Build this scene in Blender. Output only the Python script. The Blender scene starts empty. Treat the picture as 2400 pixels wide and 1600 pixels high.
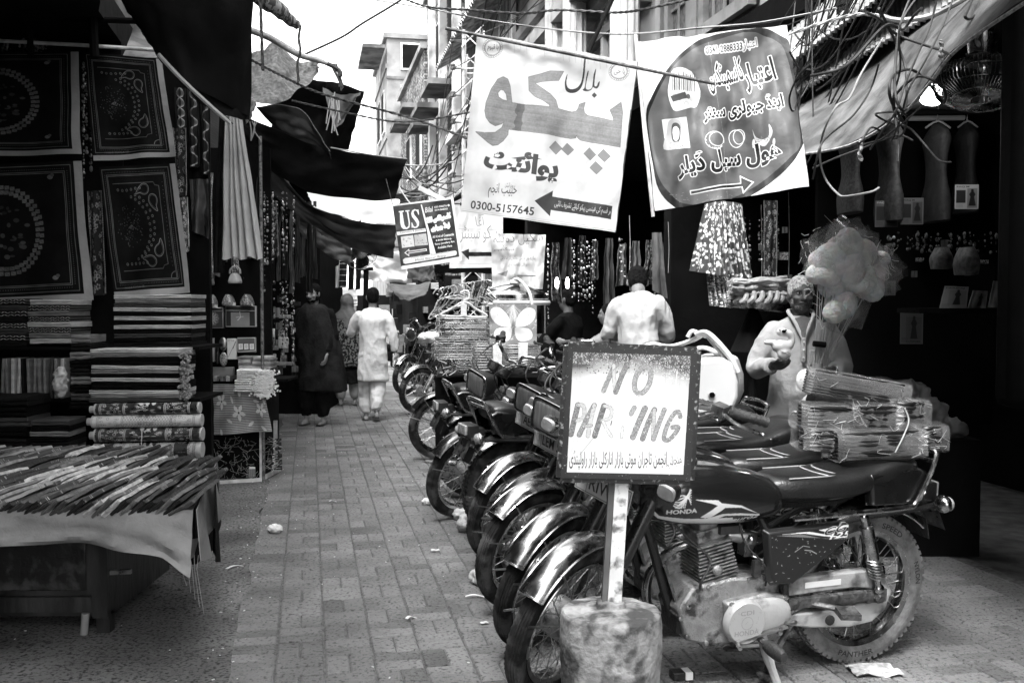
import bpy, bmesh, math, random
import numpy as np
from mathutils import Vector as V, Matrix, noise as mn
R = random.Random(7)
rad = math.radians
pi = math.pi
SC = bpy.context.scene
COL = SC.collection
# ---------------------------------------------------------------- camera, sky, sun, exposure
FPX, H0, PITCH = 2333.0, 1.52, rad(2.26)
cam = bpy.data.objects.new('camera', bpy.data.cameras.new('camera'))
COL.objects.link(cam)
cam.location = (0, 0, H0)
cam.rotation_euler = (pi/2 - PITCH, 0, 0)
cam.data.sensor_width = 36
cam.data.lens = 36*FPX/2400
cam.data.clip_start = .05
cam.data.clip_end = 500
SC.camera = cam
SUN_EL, SUN_AZ = rad(60), rad(-155)     # high, veiled sun; azimuth measured from +Y towards +X
world = bpy.data.worlds.new('World')
SC.world = world
world.use_nodes = True
wn = world.node_tree
wn.nodes.clear()
sky = wn.nodes.new('ShaderNodeTexSky')
sky.sky_type = 'NISHITA'
sky.sun_disc = False
sky.sun_elevation = SUN_EL
sky.sun_rotation = SUN_AZ
sky.air_density = 1.6
sky.dust_density = 4.0
bw = wn.nodes.new('ShaderNodeRGBToBW')  # the photograph is black and white
bgn = wn.nodes.new('ShaderNodeBackground')
bgn.inputs[1].default_value = .15
won = wn.nodes.new('ShaderNodeOutputWorld')
wn.links.new(sky.outputs[0], bw.inputs[0])
wn.links.new(bw.outputs[0], bgn.inputs[0])
wn.links.new(bgn.outputs[0], won.inputs[0])
sd = bpy.data.lights.new('sun', 'SUN')
sd.energy = .8
sd.angle = rad(22)
sun = bpy.data.objects.new('sun', sd)
COL.objects.link(sun)
sdir = V((math.cos(SUN_EL)*math.sin(SUN_AZ), math.cos(SUN_EL)*math.cos(SUN_AZ), math.sin(SUN_EL)))
sun.rotation_euler = sdir.to_track_quat('Z', 'Y').to_euler()
sun.location = (0, 0, 30)
SC.view_settings.view_transform = 'Standard'
SC.view_settings.look = 'None'
SC.view_settings.gamma = 1
SC.view_settings.use_curve_mapping = False
SC.view_settings.exposure = 2.7
SC.cycles.use_denoising = True
SC.cycles.max_bounces = 6
SC.cycles.diffuse_bounces = 2
SC.cycles.glossy_bounces = 3
SC.cycles.transparent_max_bounces = 10
SC.cycles.caustics_reflective = False
SC.cycles.caustics_refractive = False
# ---------------------------------------------------------------- places: a point of the photograph at a given depth
def P(px, py, Y):
 a, b = (px-1200)/FPX, (800-py)/FPX
 dy = math.cos(PITCH) + b*math.sin(PITCH)
 dz = -math.sin(PITCH) + b*math.cos(PITCH)
 k = Y/dy
 return V((a*k, Y, H0 + dz*k))
def G(px, py, z=0.0):
 b = (800-py)/FPX
 dy = math.cos(PITCH) + b*math.sin(PITCH)
 dz = -math.sin(PITCH) + b*math.cos(PITCH)
 return P(px, py, dy*(z-H0)/dz)
TH = math.atan2(475, FPX)               # the street runs this far to the left of the view
CT, ST = math.cos(TH), math.sin(TH)
def U(u, v, z=0.0):                     # street coordinates: across, along
 return V((u*CT - v*ST, u*ST + v*CT, z))
def W(px, py, u):                       # point of the photograph on the vertical street plane u
 a = (px-1200)/FPX
 b = (800-py)/FPX
 dy = math.cos(PITCH) + b*math.sin(PITCH)
 return P(px, py, u/((a/dy)*CT + ST))
# ---------------------------------------------------------------- materials
MC = {}
def mat(key, g, rough=.6, metal=0.0, var=.25, sc=8.0, bump=.0, bsc=60.0, spec=None, dirt=0, dg=.02, dsc=3.0, dth=.5, coat=0, img=None,
  emit=0, alpha=None, trans=0, stretch=None, two=None, voro=0, sheen=0, transl=0):
 """grey material: base value g varied by noise, optional second value `two` in blotches, dirt patches, bump; img multiplies"""
 if key in MC:
  return MC[key]
 m = bpy.data.materials.new(key)
 MC[key] = m
 m.use_nodes = True
 nt = m.node_tree
 N, L = nt.nodes, nt.links
 b = N['Principled BSDF']
 b.inputs['Roughness'].default_value = rough
 b.inputs['Metallic'].default_value = metal
 if spec is None and rough > .72:
  spec = .08
 if spec is not None:
  b.inputs['Specular IOR Level'].default_value = spec
 if coat:
  b.inputs['Coat Weight'].default_value = coat
  b.inputs['Coat Roughness'].default_value = .08
 if sheen:
  b.inputs['Sheen Weight'].default_value = sheen
 if trans:
  b.inputs['Transmission Weight'].default_value = trans
 tc = N.new('ShaderNodeTexCoord')
 src = tc.outputs['Object']
 if stretch:
  mp = N.new('ShaderNodeMapping')
  mp.inputs['Scale'].default_value = stretch
  L.new(src, mp.inputs[0])
  src = mp.outputs[0]
 def noise_(scale, det=4, dist=0.0):
  n = N.new('ShaderNodeTexNoise')
  n.inputs['Scale'].default_value = scale
  n.inputs['Detail'].default_value = det
  n.inputs['Distortion'].default_value = dist
  L.new(src, n.inputs['Vector'])
  return n
 def mathn(op, a, c):
  n = N.new('ShaderNodeMath')
  n.operation = op
  for i, x in enumerate((a, c)):
   if isinstance(x, (int, float)):
    n.inputs[i].default_value = x
   else:
    L.new(x, n.inputs[i])
  return n.outputs[0]
 def ramp(fac, p0, c0, p1, c1):
  r = N.new('ShaderNodeMapRange')
  r.inputs['From Min'].default_value = p0
  r.inputs['From Max'].default_value = p1
  r.inputs['To Min'].default_value = c0
  r.inputs['To Max'].default_value = c1
  L.new(fac, r.inputs['Value'])
  return r.outputs[0]
 n1 = noise_(sc, 5)
 lo, hi = g*(1-var), g*(1+var)
 if two is not None:
  lo, hi = g, two
 base = ramp(n1.outputs[0], .35 if two is None else .47, lo, .65 if two is None else .53, hi)
 if img is not None:
  ti = N.new('ShaderNodeTexImage')
  ti.image = img
  ti.extension = 'EXTEND'
  uv = N.new('ShaderNodeUVMap')
  uv.uv_map = 'UVMap'
  L.new(uv.outputs[0], ti.inputs[0])
  base = mathn('MULTIPLY', ti.outputs[0], ramp(n1.outputs[0], .3, 1-var, .7, 1+var*.4))
 if dirt:
  n2 = noise_(dsc, 8, .15)
  f = ramp(n2.outputs[0], dth-.06, 0, dth+.08, dirt)
  base = mathn('ADD', mathn('MULTIPLY', base, mathn('SUBTRACT', 1.0, f)), mathn('MULTIPLY', f, dg))
 cc = N.new('ShaderNodeCombineColor')
 for i in range(3):
  L.new(base, cc.inputs[i])
 L.new(cc.outputs[0], b.inputs['Base Color'])
 if transl:
  tl = N.new('ShaderNodeBsdfTranslucent'); mx = N.new('ShaderNodeMixShader'); mx.inputs[0].default_value = transl
  L.new(cc.outputs[0], tl.inputs[0]); L.new(b.outputs[0], mx.inputs[1]); L.new(tl.outputs[0], mx.inputs[2])
  L.new(mx.outputs[0], N['Material Output'].inputs[0])
 if emit:
  b.inputs['Emission Strength'].default_value = emit
  b.inputs['Emission Color'].default_value = (1, 1, 1, 1)
 if bump:
  if voro:
   vn = N.new('ShaderNodeTexVoronoi')
   vn.inputs['Scale'].default_value = bsc
   L.new(src, vn.inputs['Vector'])
   h = vn.outputs['Distance']
  else:
   h = noise_(bsc, 6, .2).outputs[0]
  bp = N.new('ShaderNodeBump')
  bp.inputs['Strength'].default_value = min(1, bump)
  bp.inputs['Distance'].default_value = .02
  L.new(h, bp.inputs['Height'])
  L.new(bp.outputs[0], b.inputs['Normal'])
 if metal > .5 or coat:
  rr = noise_(sc*2.2, 4)
  L.new(ramp(rr.outputs[0], .3, max(.02, rough*.6), .7, rough*1.7), b.inputs['Roughness'])
 if alpha is not None:
  b.inputs['Alpha'].default_value = alpha
 return m
# ---------------------------------------------------------------- mesh builder
class MB:
 def __init__(s):
  s.v, s.f, s.uv, s.hasuv = [], [], [], False
 def add(s, vs, fs, uvs=None, M=None):
  o = len(s.v)
  for i, p in enumerate(vs):
   s.v.append(M @ V(p) if M is not None else V(p))
   s.uv.append(uvs[i] if uvs else (0, 0))
  if uvs:
   s.hasuv = True
  for f in fs:
   s.f.append(tuple(o+i for i in f))
  return s
 def box(s, c, d, rz=0.0, M=None, taper=1.0):
  x, y, z = d[0]/2, d[1]/2, d[2]/2
  vs = []
  for k in (-1, 1):
   t = taper if k > 0 else 1
   for a, b in ((-1, -1), (1, -1), (1, 1), (-1, 1)):
    vs.append(V((a*x*t, b*y*t, k*z)))
  X = Matrix.Translation(V(c)) @ Matrix.Rotation(rz, 4, 'Z')
  if M is not None:
   X = M @ X
  return s.add(vs, [(0, 3, 2, 1), (4, 5, 6, 7), (0, 1, 5, 4), (1, 2, 6, 5), (2, 3, 7, 6), (3, 0, 4, 7)], None, X)
 def bar(s, a, b, w, h=None, up=(0, 0, 1)):
  """box of section w x h from a to b"""
  a, b = V(a), V(b)
  h = h or w
  t = (b-a).normalized()
  n = t.cross(V(up))
  if n.length < 1e-4:
   n = t.cross(V((0, 1, 0)))
  n.normalize()
  m = n.cross(t)
  vs = []
  for p in (a, b):
   for i, j in ((-1, -1), (1, -1), (1, 1), (-1, 1)):
    vs.append(p + n*i*w/2 + m*j*h/2)
  return s.add(vs, [(0, 1, 2, 3), (4, 7, 6, 5), (0, 4, 5, 1), (1, 5, 6, 2), (2, 6, 7, 3), (3, 7, 4, 0)])
 def tube(s, pts, r, n=8, caps=True, flat=1.0, M=None, closed=False):
  pts = [V(p) for p in pts]
  if len(pts) < 2:
   return s
  rs = r if isinstance(r, (list, tuple)) else [r]*len(pts)
  vs, fs = [], []
  t0 = (pts[1]-pts[0]).normalized()
  a = t0.cross(V((0, 0, 1)))
  if a.length < .05:
   a = t0.cross(V((0, 1, 0)))
  a.normalize()
  k = len(pts)
  for i, p in enumerate(pts):
   if closed:
    t = (pts[(i+1) % k]-pts[i-1]).normalized()
   else:
    t = (pts[min(i+1, k-1)]-pts[max(i-1, 0)]).normalized()
   a = (a - t*a.dot(t))
   if a.length < 1e-5:
    a = t.orthogonal()
   a.normalize()
   b = t.cross(a)
   for j in range(n):
    q = 2*pi*j/n
    vs.append(p + a*math.cos(q)*rs[i] + b*math.sin(q)*rs[i]*flat)
  for i in range(k if closed else k-1):
   i2 = (i+1) % k
   for j in range(n):
    j2 = (j+1) % n
    fs.append((i*n+j, i*n+j2, i2*n+j2, i2*n+j))
  if caps and not closed:
   fs.append(tuple(range(n-1, -1, -1)))
   fs.append(tuple((k-1)*n+j for j in range(n)))
  return s.add(vs, fs, None, M)
 def cyl(s, a, b, r0, r1=None, n=16, M=None):
  return s.tube([a, b], [r0, r1 if r1 is not None else r0], n, M=M)
 def lathe(s, prof, M=None, n=24, cap=True):
  """prof: (r, z) turned round z"""
  vs, fs = [], []
  for r, z in prof:
   for j in range(n):
    q = 2*pi*j/n
    vs.append((r*math.cos(q), r*math.sin(q), z))
  for i in range(len(prof)-1):
   for j in range(n):
    j2 = (j+1) % n
    fs.append((i*n+j, i*n+j2, (i+1)*n+j2, (i+1)*n+j))
  if cap:
   if prof[0][0] > 1e-4:
    fs.append(tuple(range(n-1, -1, -1)))
   if prof[-1][0] > 1e-4:
    fs.append(tuple((len(prof)-1)*n+j for j in range(n)))
  return s.add(vs, fs, None, M)
 def sheet(s, fn, nu, nv, thick=0.0, uvf=None, M=None):
  g, uv = [], []
  for j in range(nv+1):
   for i in range(nu+1):
    a, b = i/nu, j/nv
    g.append(V(fn(a, b)))
    uv.append(uvf(a, b) if uvf else (a, 1-b))
  w = nu+1
  fs = [(j*w+i, j*w+i+1, (j+1)*w+i+1, (j+1)*w+i) for j in range(nv) for i in range(nu)]
  if not thick:
   return s.add(g, fs, uv, M)
  k = len(g)
  nn = [V() for _ in g]
  for f in fs:
   q = (g[f[1]]-g[f[0]]).cross(g[f[3]]-g[f[0]])
   for i in f:
    nn[i] += q
  back = [g[i] - (nn[i].normalized()*thick if nn[i].length > 0 else V()) for i in range(k)]
  fs2 = [tuple(k+i for i in reversed(f)) for f in fs]
  e = [i for i in range(w)] + [j*w+nu for j in range(1, nv+1)] + [nv*w+i for i in range(nu-1, -1, -1)] + [j*w for j in range(nv-1, 0, -1)]
  for i in range(len(e)):
   a, b = e[i], e[(i+1) % len(e)]
   fs2.append((b, a, a+k, b+k))
  return s.add(g+back, fs+fs2, uv+uv, M)
 def prism(s, poly, d, M=None, uvf=None):
  """poly: list of (x, z) in the xz plane, extruded along y by +-d/2"""
  n = len(poly)
  vs = [V((x, -d/2, z)) for x, z in poly] + [V((x, d/2, z)) for x, z in poly]
  fs = [tuple(range(n)), tuple(range(2*n-1, n-1, -1))] + [(i, i+n, (i+1) % n+n, (i+1) % n) for i in range(n)]
  uvs = [uvf(p) for p in vs] if uvf else None
  return s.add(vs, fs, uvs, M)
 def loft(s, secs, n=20, sub=4, M=None, axis='x', uvf=None, cap=True):
  """secs: (t, cy, cz, ry, rz, pow[, flat bottom]) along an axis, interpolated smoothly"""
  S = [tuple(q)+(2.0,) if len(q) == 5 else tuple(q) for q in secs]
  out = []
  m = len(S)
  for i in range(m-1):
   p0, p1, p2, p3 = S[max(i-1, 0)], S[i], S[i+1], S[min(i+2, m-1)]
   for k in range(sub):
    t = k/sub
    out.append([.5*((2*b)+(-a+c)*t+(2*a-5*b+4*c-d)*t*t+(-a+3*b-3*c+d)*t**3) for a, b, c, d in zip(p0, p1, p2, p3)])
  out.append(list(S[-1]))
  vs, fs = [], []
  for q in out:
   for j in range(n):
    an = 2*pi*j/n
    c, si = math.cos(an), math.sin(an)
    e = 2/max(q[5], 1.2)
    y = q[1] + max(q[3], .0005)*math.copysign(abs(c)**e, c)
    z = q[2] + max(q[4], .0005)*math.copysign(abs(si)**e, si)
    vs.append({'x': V((q[0], y, z)), 'z': V((y, z, q[0])), 'y': V((z, q[0], y))}[axis])
  for i in range(len(out)-1):
   for j in range(n):
    j2 = (j+1) % n
    fs.append((i*n+j, i*n+j2, (i+1)*n+j2, (i+1)*n+j))
  if cap:
   fs.append(tuple(range(n-1, -1, -1)))
   fs.append(tuple((len(out)-1)*n+j for j in range(n)))
  return s.add(vs, fs, [uvf(p) for p in vs] if uvf else None, M)
 def ball(s, c, r, n=12, m=8, M=None):
  rr = r if isinstance(r, (tuple, list)) else (r, r, r)
  vs, fs = [V(c)+V((0, 0, rr[2]))], []
  for i in range(1, m):
   a = pi*i/m
   for j in range(n):
    q = 2*pi*j/n
    vs.append(V(c)+V((rr[0]*math.sin(a)*math.cos(q), rr[1]*math.sin(a)*math.sin(q), rr[2]*math.cos(a))))
  vs.append(V(c)-V((0, 0, rr[2])))
  for j in range(n):
   fs.append((0, 1+j, 1+(j+1) % n))
   for i in range(m-2):
    fs.append((1+i*n+j, 1+(i+1)*n+j, 1+(i+1)*n+(j+1) % n, 1+i*n+(j+1) % n))
   fs.append((1+(m-2)*n+j, len(vs)-1, 1+(m-2)*n+(j+1) % n))
  return s.add(vs, fs, None, M)
 def torus(s, R_, r, n=48, m=10, M=None, flat=1.0, prof=None):
  pts = prof or [(R_+r*math.cos(2*pi*j/m), r*flat*math.sin(2*pi*j/m)) for j in range(m)]
  m = len(pts)
  vs, fs = [], []
  for i in range(n):
   q = 2*pi*i/n
   for a, y in pts:
    vs.append((a*math.cos(q), y, a*math.sin(q)))
  for i in range(n):
   i2 = (i+1) % n
   for j in range(m):
    j2 = (j+1) % m
    fs.append((i*m+j, i*m+j2, i2*m+j2, i2*m+j))
  return s.add(vs, fs, None, M)
 def mesh(s, name='m', smooth=None):
  me = bpy.data.meshes.new(name)
  me.from_pydata([tuple(p) for p in s.v], [], s.f)
  if s.hasuv:
   l = me.uv_layers.new(name='UVMap')
   idx = np.empty(len(me.loops), dtype=np.int32)
   me.loops.foreach_get('vertex_index', idx)
   l.data.foreach_set('uv', np.array(s.uv, dtype=np.float32)[idx].ravel())
  return me
 def build(s, name, m, parent=None, smooth=40, W=True, bevel=0, kind=None, recalc=False):
  """W: the coordinates are world coordinates, taken into the parent's space"""
  me = s.mesh(name)
  if recalc:
   b = bmesh.new(); b.from_mesh(me)
   bmesh.ops.recalc_face_normals(b, faces=b.faces)
   b.to_mesh(me); b.free()
  o = bpy.data.objects.new(name, me)
  COL.objects.link(o)
  if m is not None:
   me.materials.append(m)
  if parent is not None:
   if W:
    me.transform(chain(parent).inverted())
   o.parent = parent
  if smooth:
   me.polygons.foreach_set('use_smooth', [True]*len(me.polygons))
   sharp_edges(me, rad(smooth))
  if bevel:
   bv = o.modifiers.new('bevel', 'BEVEL')
   bv.width = bevel
   bv.segments = 2
   bv.limit_method = 'ANGLE'
   bv.angle_limit = rad(35)
  if kind:
   o['kind'] = kind
  return o
def sharp_edges(me, ang):
 b = bmesh.new(); b.from_mesh(me)
 for e in b.edges:
  if len(e.link_faces) == 2 and e.calc_face_angle(0) > ang:
   e.smooth = False
 b.to_mesh(me); b.free()
def chain(o):
 m = o.matrix_basis.copy()
 while o.parent:
  o = o.parent
  m = o.matrix_basis @ m
 return m
def tag(o, label=None, cat=None, group=None, kind=None):
 if label: o['label'] = label
 if cat: o['category'] = cat
 if group: o['group'] = group
 if kind: o['kind'] = kind
 return o
def thing(name, label, cat, loc=(0, 0, 0), rz=0.0, group=None):
 o = bpy.data.objects.new(name, None)
 o.empty_display_size = .1
 COL.objects.link(o)
 o.location = loc
 o.rotation_euler = (0, 0, rz)
 return tag(o, label, cat, group)
def one(mb, name, m, label, cat, group=None, **k):
 return tag(mb.build(name, m, None, **k), label, cat, group)
def dup(o, loc=None, rz=None, label=None, parent=None, swap=None):
 c = o.copy()
 COL.objects.link(c)
 c.parent = parent
 if loc is not None: c.location = loc
 if rz is not None: c.rotation_euler[2] = rz
 if label: c['label'] = label
 for ch in o.children:
  dup(ch, parent=c)
 return c
def fused(mbs, name, m, parent=None, voxel=.012, smooth=4, W=True, wrinkle=0, wsc=8.0, wst=(1, 1, 1)):
 """several closed shapes joined into one continuous skin"""
 big = MB()
 for q in mbs:
  big.add(q.v, q.f)
 me = big.mesh('tmp')
 o = bpy.data.objects.new('tmp', me)
 COL.objects.link(o)
 r = o.modifiers.new('r', 'REMESH'); r.mode = 'VOXEL'; r.voxel_size = voxel
 if smooth:
  sm = o.modifiers.new('s', 'SMOOTH'); sm.iterations = smooth; sm.factor = .5
 dg = bpy.context.evaluated_depsgraph_get()
 dg.update()
 me2 = bpy.data.meshes.new_from_object(o.evaluated_get(dg))
 bpy.data.objects.remove(o)
 me2.name = name
 me2.materials.clear()
 me2.materials.append(m)
 if wrinkle:
  k = len(me2.vertices)
  co = np.empty(k*3); me2.vertices.foreach_get('co', co)
  no = np.empty(k*3); me2.vertices.foreach_get('normal', no)
  co = co.reshape(-1, 3); no = no.reshape(-1, 3)
  for i in range(k):
   p = V(co[i])
   q = V((p.x*wst[0], p.y*wst[1], p.z*wst[2]))*wsc
   d = 1-abs(mn.noise(q))*2.2
   d2 = 1-abs(mn.noise(q*2.3+V((5, 2, 9))))*2
   co[i] += no[i]*wrinkle*(d*.65+d2*.35-.4)
  me2.vertices.foreach_set('co', co.ravel())
 me2.polygons.foreach_set('use_smooth', [True]*len(me2.polygons))
 ob = bpy.data.objects.new(name, me2)
 COL.objects.link(ob)
 if parent is not None:
  if W:
   me2.transform(chain(parent).inverted())
  ob.parent = parent
 return ob
def cr(pts, k=6, closed=False):
 """Catmull-Rom through points (any dimension)"""
 pts = [V(p) for p in pts]
 out = []
 n = len(pts)
 rng = range(n if closed else n-1)
 for i in rng:
  if closed:
   a, b, c, d = pts[i-1], pts[i], pts[(i+1) % n], pts[(i+2) % n]
  else:
   a, b, c, d = pts[max(i-1, 0)], pts[i], pts[i+1], pts[min(i+2, n-1)]
  for j in range(k):
   t = j/k
   out.append(.5*((2*b)+(c-a)*t+(2*a-5*b+4*c-d)*t*t+(-a+3*b-3*c+d)*t**3))
 if not closed:
  out.append(pts[-1])
 return out
def sag(a, b, s, n=14):
 a, b = V(a), V(b)
 return [a.lerp(b, i/n) - V((0, 0, s*4*(i/n)*(1-i/n))) for i in range(n+1)]
# ---------------------------------------------------------------- flat print: a grey canvas drawn in code
FORMS = {}
def _f(ch, iso, fin=None, ini=None, med=None):
 FORMS[ch] = (iso, fin or iso, ini, med)
for ch, b, n in (('ا',0xFE8D,2),('ب',0xFE8F,4),('ت',0xFE95,4),('ث',0xFE99,4),('ج',0xFE9D,4),('ح',0xFEA1,4),('خ',0xFEA5,4),('د',0xFEA9,2),('ذ',0xFEAB,2),
                 ('ر',0xFEAD,2),('ز',0xFEAF,2),('س',0xFEB1,4),('ش',0xFEB5,4),('ص',0xFEB9,4),('ض',0xFEBD,4),('ط',0xFEC1,4),('ع',0xFEC9,4),('غ',0xFECD,4),
                 ('ف',0xFED1,4),('ق',0xFED5,4),('ل',0xFEDD,4),('م',0xFEE1,4),('ن',0xFEE5,4),('ه',0xFEE9,4),('و',0xFEED,2),('ئ',0xFE89,4),('آ',0xFE81,2),
                 ('پ',0xFB56,4),('ٹ',0xFB66,4),('چ',0xFB7A,4),('ڈ',0xFB88,2),('ڑ',0xFB8C,2),('ک',0xFB8E,4),('گ',0xFB92,4),('ں',0xFB9E,2),('ہ',0xFBA6,4),
                 ('ھ',0xFBAA,4),('ے',0xFBAE,2),('ی',0xFBFC,4)):
 _f(ch, chr(b), chr(b+1), chr(b+2) if n == 4 else None, chr(b+3) if n == 4 else None)
def shape_ur(t):
 out = []
 for i, ch in enumerate(t):
  if ch not in FORMS:
   out.append(ch)
   continue
  iso, fin, ini, med = FORMS[ch]
  prev = i > 0 and t[i-1] in FORMS and FORMS[t[i-1]][2] is not None
  nxt = i+1 < len(t) and t[i+1] in FORMS and ini is not None
  out.append(med if prev and nxt else fin if prev else ini if nxt else iso)
 return ''.join(reversed(out))
_TXT = {}
def glyph_tris(t, shear=0.0, bold=0.0):
 key = (t, shear, bold)
 if key not in _TXT:
  s = shape_ur(t) if any(c in FORMS for c in t) else t
  c = bpy.data.curves.new('t', 'FONT')
  c.body = s
  c.shear = shear
  c.offset = bold
  c.resolution_u = 3
  o = bpy.data.objects.new('t', c)
  COL.objects.link(o)
  dg = bpy.context.evaluated_depsgraph_get()
  dg.update()
  me = bpy.data.meshes.new_from_object(o.evaluated_get(dg))
  bpy.data.objects.remove(o)
  me.calc_loop_triangles()
  co = np.array([v.co[:2] for v in me.vertices]) if len(me.vertices) else np.zeros((1, 2))
  tr = np.array([lt.vertices[:] for lt in me.loop_triangles]) if len(me.loop_triangles) else np.zeros((0, 3), int)
  bpy.data.meshes.remove(me)
  _TXT[key] = (co, tr)
 return _TXT[key]
class Cv:
 """canvas whose drawing coordinates are those of `quad` (TL, TR, BR, BL), mapped to w x h pixels"""
 def __init__(s, w, h, bg=.8, quad=None):
  s.w, s.h = w, h
  s.a = np.full((h, w), float(bg))
  q = quad or ((0, 0), (w, 0), (w, h), (0, h))
  A, B = [], []
  for (x, y), (u, v) in zip(q, ((0, 0), (w, 0), (w, h), (0, h))):
   A.append([x, y, 1, 0, 0, 0, -u*x, -u*y]); B.append(u)
   A.append([0, 0, 0, x, y, 1, -v*x, -v*y]); B.append(v)
  k = np.linalg.solve(np.array(A, float), np.array(B, float))
  s.Hm = np.array([[k[0], k[1], k[2]], [k[3], k[4], k[5]], [k[6], k[7], 1]])
 def T(s, pts):
  p = np.atleast_2d(np.array([(q[0], q[1]) for q in pts], float))
  q = np.c_[p, np.ones(len(p))] @ s.Hm.T
  return q[:, :2]/q[:, 2:]
 def mpoly(s, pts):
  p = s.T(pts)
  x0, y0 = np.maximum(np.floor(p.min(0)).astype(int)-1, 0)
  x1, y1 = np.minimum(np.ceil(p.max(0)).astype(int)+2, [s.w, s.h])
  if x1 <= x0 or y1 <= y0:
   return None
  X, Y = np.meshgrid(np.arange(x0, x1)+.5, np.arange(y0, y1)+.5)
  ins = np.zeros(X.shape, bool)
  n = len(p)
  for i in range(n):
   ax, ay = p[i]; bx, by = p[(i+1) % n]
   if ay == by:
    continue
   c = ((ay > Y) != (by > Y)) & (X < (bx-ax)*(Y-ay)/(by-ay)+ax)
   ins ^= c
  m = np.zeros((s.h, s.w), bool)
  m[y0:y1, x0:x1] = ins
  return m
 def put(s, m, val, op=1.0):
  if m is not None:
   s.a[m] = s.a[m]*(1-op)+val*op
 def poly(s, pts, val, op=1.0, smooth=0):
  if smooth:
   pts = [(p.x, p.y) for p in cr([V((q[0], q[1], 0)) for q in pts], smooth, True)]
  m = s.mpoly(pts)
  s.put(m, val, op)
  return m
 def line(s, pts, wd, val, op=1.0, smooth=0):
  if smooth:
   pts = [(p.x, p.y) for p in cr([V((q[0], q[1], 0)) for q in pts], smooth)]
  p = s.T(pts)
  for i in range(len(p)-1):
   (ax, ay), (bx, by) = p[i], p[i+1]
   r = wd/2+1
   x0, x1 = int(max(0, min(ax, bx)-r)), int(min(s.w, max(ax, bx)+r+1))
   y0, y1 = int(max(0, min(ay, by)-r)), int(min(s.h, max(ay, by)+r+1))
   if x1 <= x0 or y1 <= y0:
    continue
   X, Y = np.meshgrid(np.arange(x0, x1)+.5, np.arange(y0, y1)+.5)
   dx, dy = bx-ax, by-ay
   l2 = dx*dx+dy*dy+1e-9
   t = np.clip(((X-ax)*dx+(Y-ay)*dy)/l2, 0, 1)
   m = (X-ax-t*dx)**2+(Y-ay-t*dy)**2 < (wd/2)**2
   blk = s.a[y0:y1, x0:x1]
   blk[m] = blk[m]*(1-op)+val*op
 def circ(s, x, y, rx, ry, val, wd=0, n=40, a0=0, a1=2*pi):
  pts = [(x+rx*math.cos(a0+(a1-a0)*i/n), y+ry*math.sin(a0+(a1-a0)*i/n)) for i in range(n+(1 if wd else 0))]
  if wd:
   s.line(pts, wd, val)
  else:
   s.poly(pts, val)
 def text(s, t, p0, p1, h, val, out=0, oval=.8, shear=0.0, bold=0.0, op=1.0):
  """t fitted between p0 and p1 (its left and right ends), glyph box h high above that line"""
  co, tr = glyph_tris(t, shear, bold)
  if not len(tr):
   return None
  mn_, mx = co.min(0), co.max(0)
  q = (co-mn_)/np.maximum(mx-mn_, 1e-6)
  p0, p1 = np.array(p0, float), np.array(p1, float)
  d = p1-p0
  up = np.array([d[1], -d[0]])
  up = up/np.linalg.norm(up)*h
  w = p0 + q[:, :1]*d + q[:, 1:]*up
  w = s.T(w)
  m = np.zeros((s.h, s.w), bool)
  for a, b, c in tr:
   A, B, C = w[a], w[b], w[c]
   x0 = int(max(0, math.floor(min(A[0], B[0], C[0])-.5))); x1 = int(min(s.w, math.ceil(max(A[0], B[0], C[0])+.5)))
   y0 = int(max(0, math.floor(min(A[1], B[1], C[1])-.5))); y1 = int(min(s.h, math.ceil(max(A[1], B[1], C[1])+.5)))
   if x1 <= x0 or y1 <= y0:
    continue
   X, Y = np.meshgrid(np.arange(x0, x1)+.5, np.arange(y0, y1)+.5)
   e0 = (B[0]-A[0])*(Y-A[1])-(B[1]-A[1])*(X-A[0])
   e1 = (C[0]-B[0])*(Y-B[1])-(C[1]-B[1])*(X-B[0])
   e2 = (A[0]-C[0])*(Y-C[1])-(A[1]-C[1])*(X-C[0])
   m[y0:y1, x0:x1] |= ((e0 >= 0) & (e1 >= 0) & (e2 >= 0)) | ((e0 <= 0) & (e1 <= 0) & (e2 <= 0))
  if out:
   s.put(s.grow(m, out), oval, op)
  s.put(m, val, op)
  return m
 def grow(s, m, k):
  for i in range(k):
   q = m.copy()
   q[1:] |= m[:-1]; q[:-1] |= m[1:]; q[:, 1:] |= m[:, :-1]; q[:, :-1] |= m[:, 1:]
   if i % 2:
    q[1:, 1:] |= m[:-1, :-1]; q[:-1, :-1] |= m[1:, 1:]; q[1:, :-1] |= m[:-1, 1:]; q[:-1, 1:] |= m[1:, :-1]
   m = q
  return m
 def noise(s, cell, seed=0):
  rg = np.random.RandomState(seed)
  gh, gw = s.h//cell+2, s.w//cell+2
  g = rg.rand(gh, gw)
  y, x = np.arange(s.h)/cell, np.arange(s.w)/cell
  yi, xi = y.astype(int), x.astype(int)
  fy, fx = (y-yi)[:, None], (x-xi)[None]
  fy, fx = fy*fy*(3-2*fy), fx*fx*(3-2*fx)
  return (g[yi][:, xi]*(1-fy)*(1-fx)+g[yi+1][:, xi]*fy*(1-fx)+g[yi][:, xi+1]*(1-fy)*fx+g[yi+1][:, xi+1]*fy*fx)
 def img(s, name):
  a = np.clip(s.a, 0, 1).astype(np.float32)[::-1]
  # box blur once to soften edges
  b = a.copy()
  b[1:-1, 1:-1] = (a[1:-1, 1:-1]*4+a[:-2, 1:-1]+a[2:, 1:-1]+a[1:-1, :-2]+a[1:-1, 2:])/8
  im = bpy.data.images.new(name, s.w, s.h, alpha=False, float_buffer=False)
  im.colorspace_settings.name = 'Non-Color'
  px = np.ones((s.h, s.w, 4), np.float32)
  px[..., 0] = px[..., 1] = px[..., 2] = b
  im.pixels.foreach_set(px.ravel())
  im.update()
  im.pack()
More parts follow.
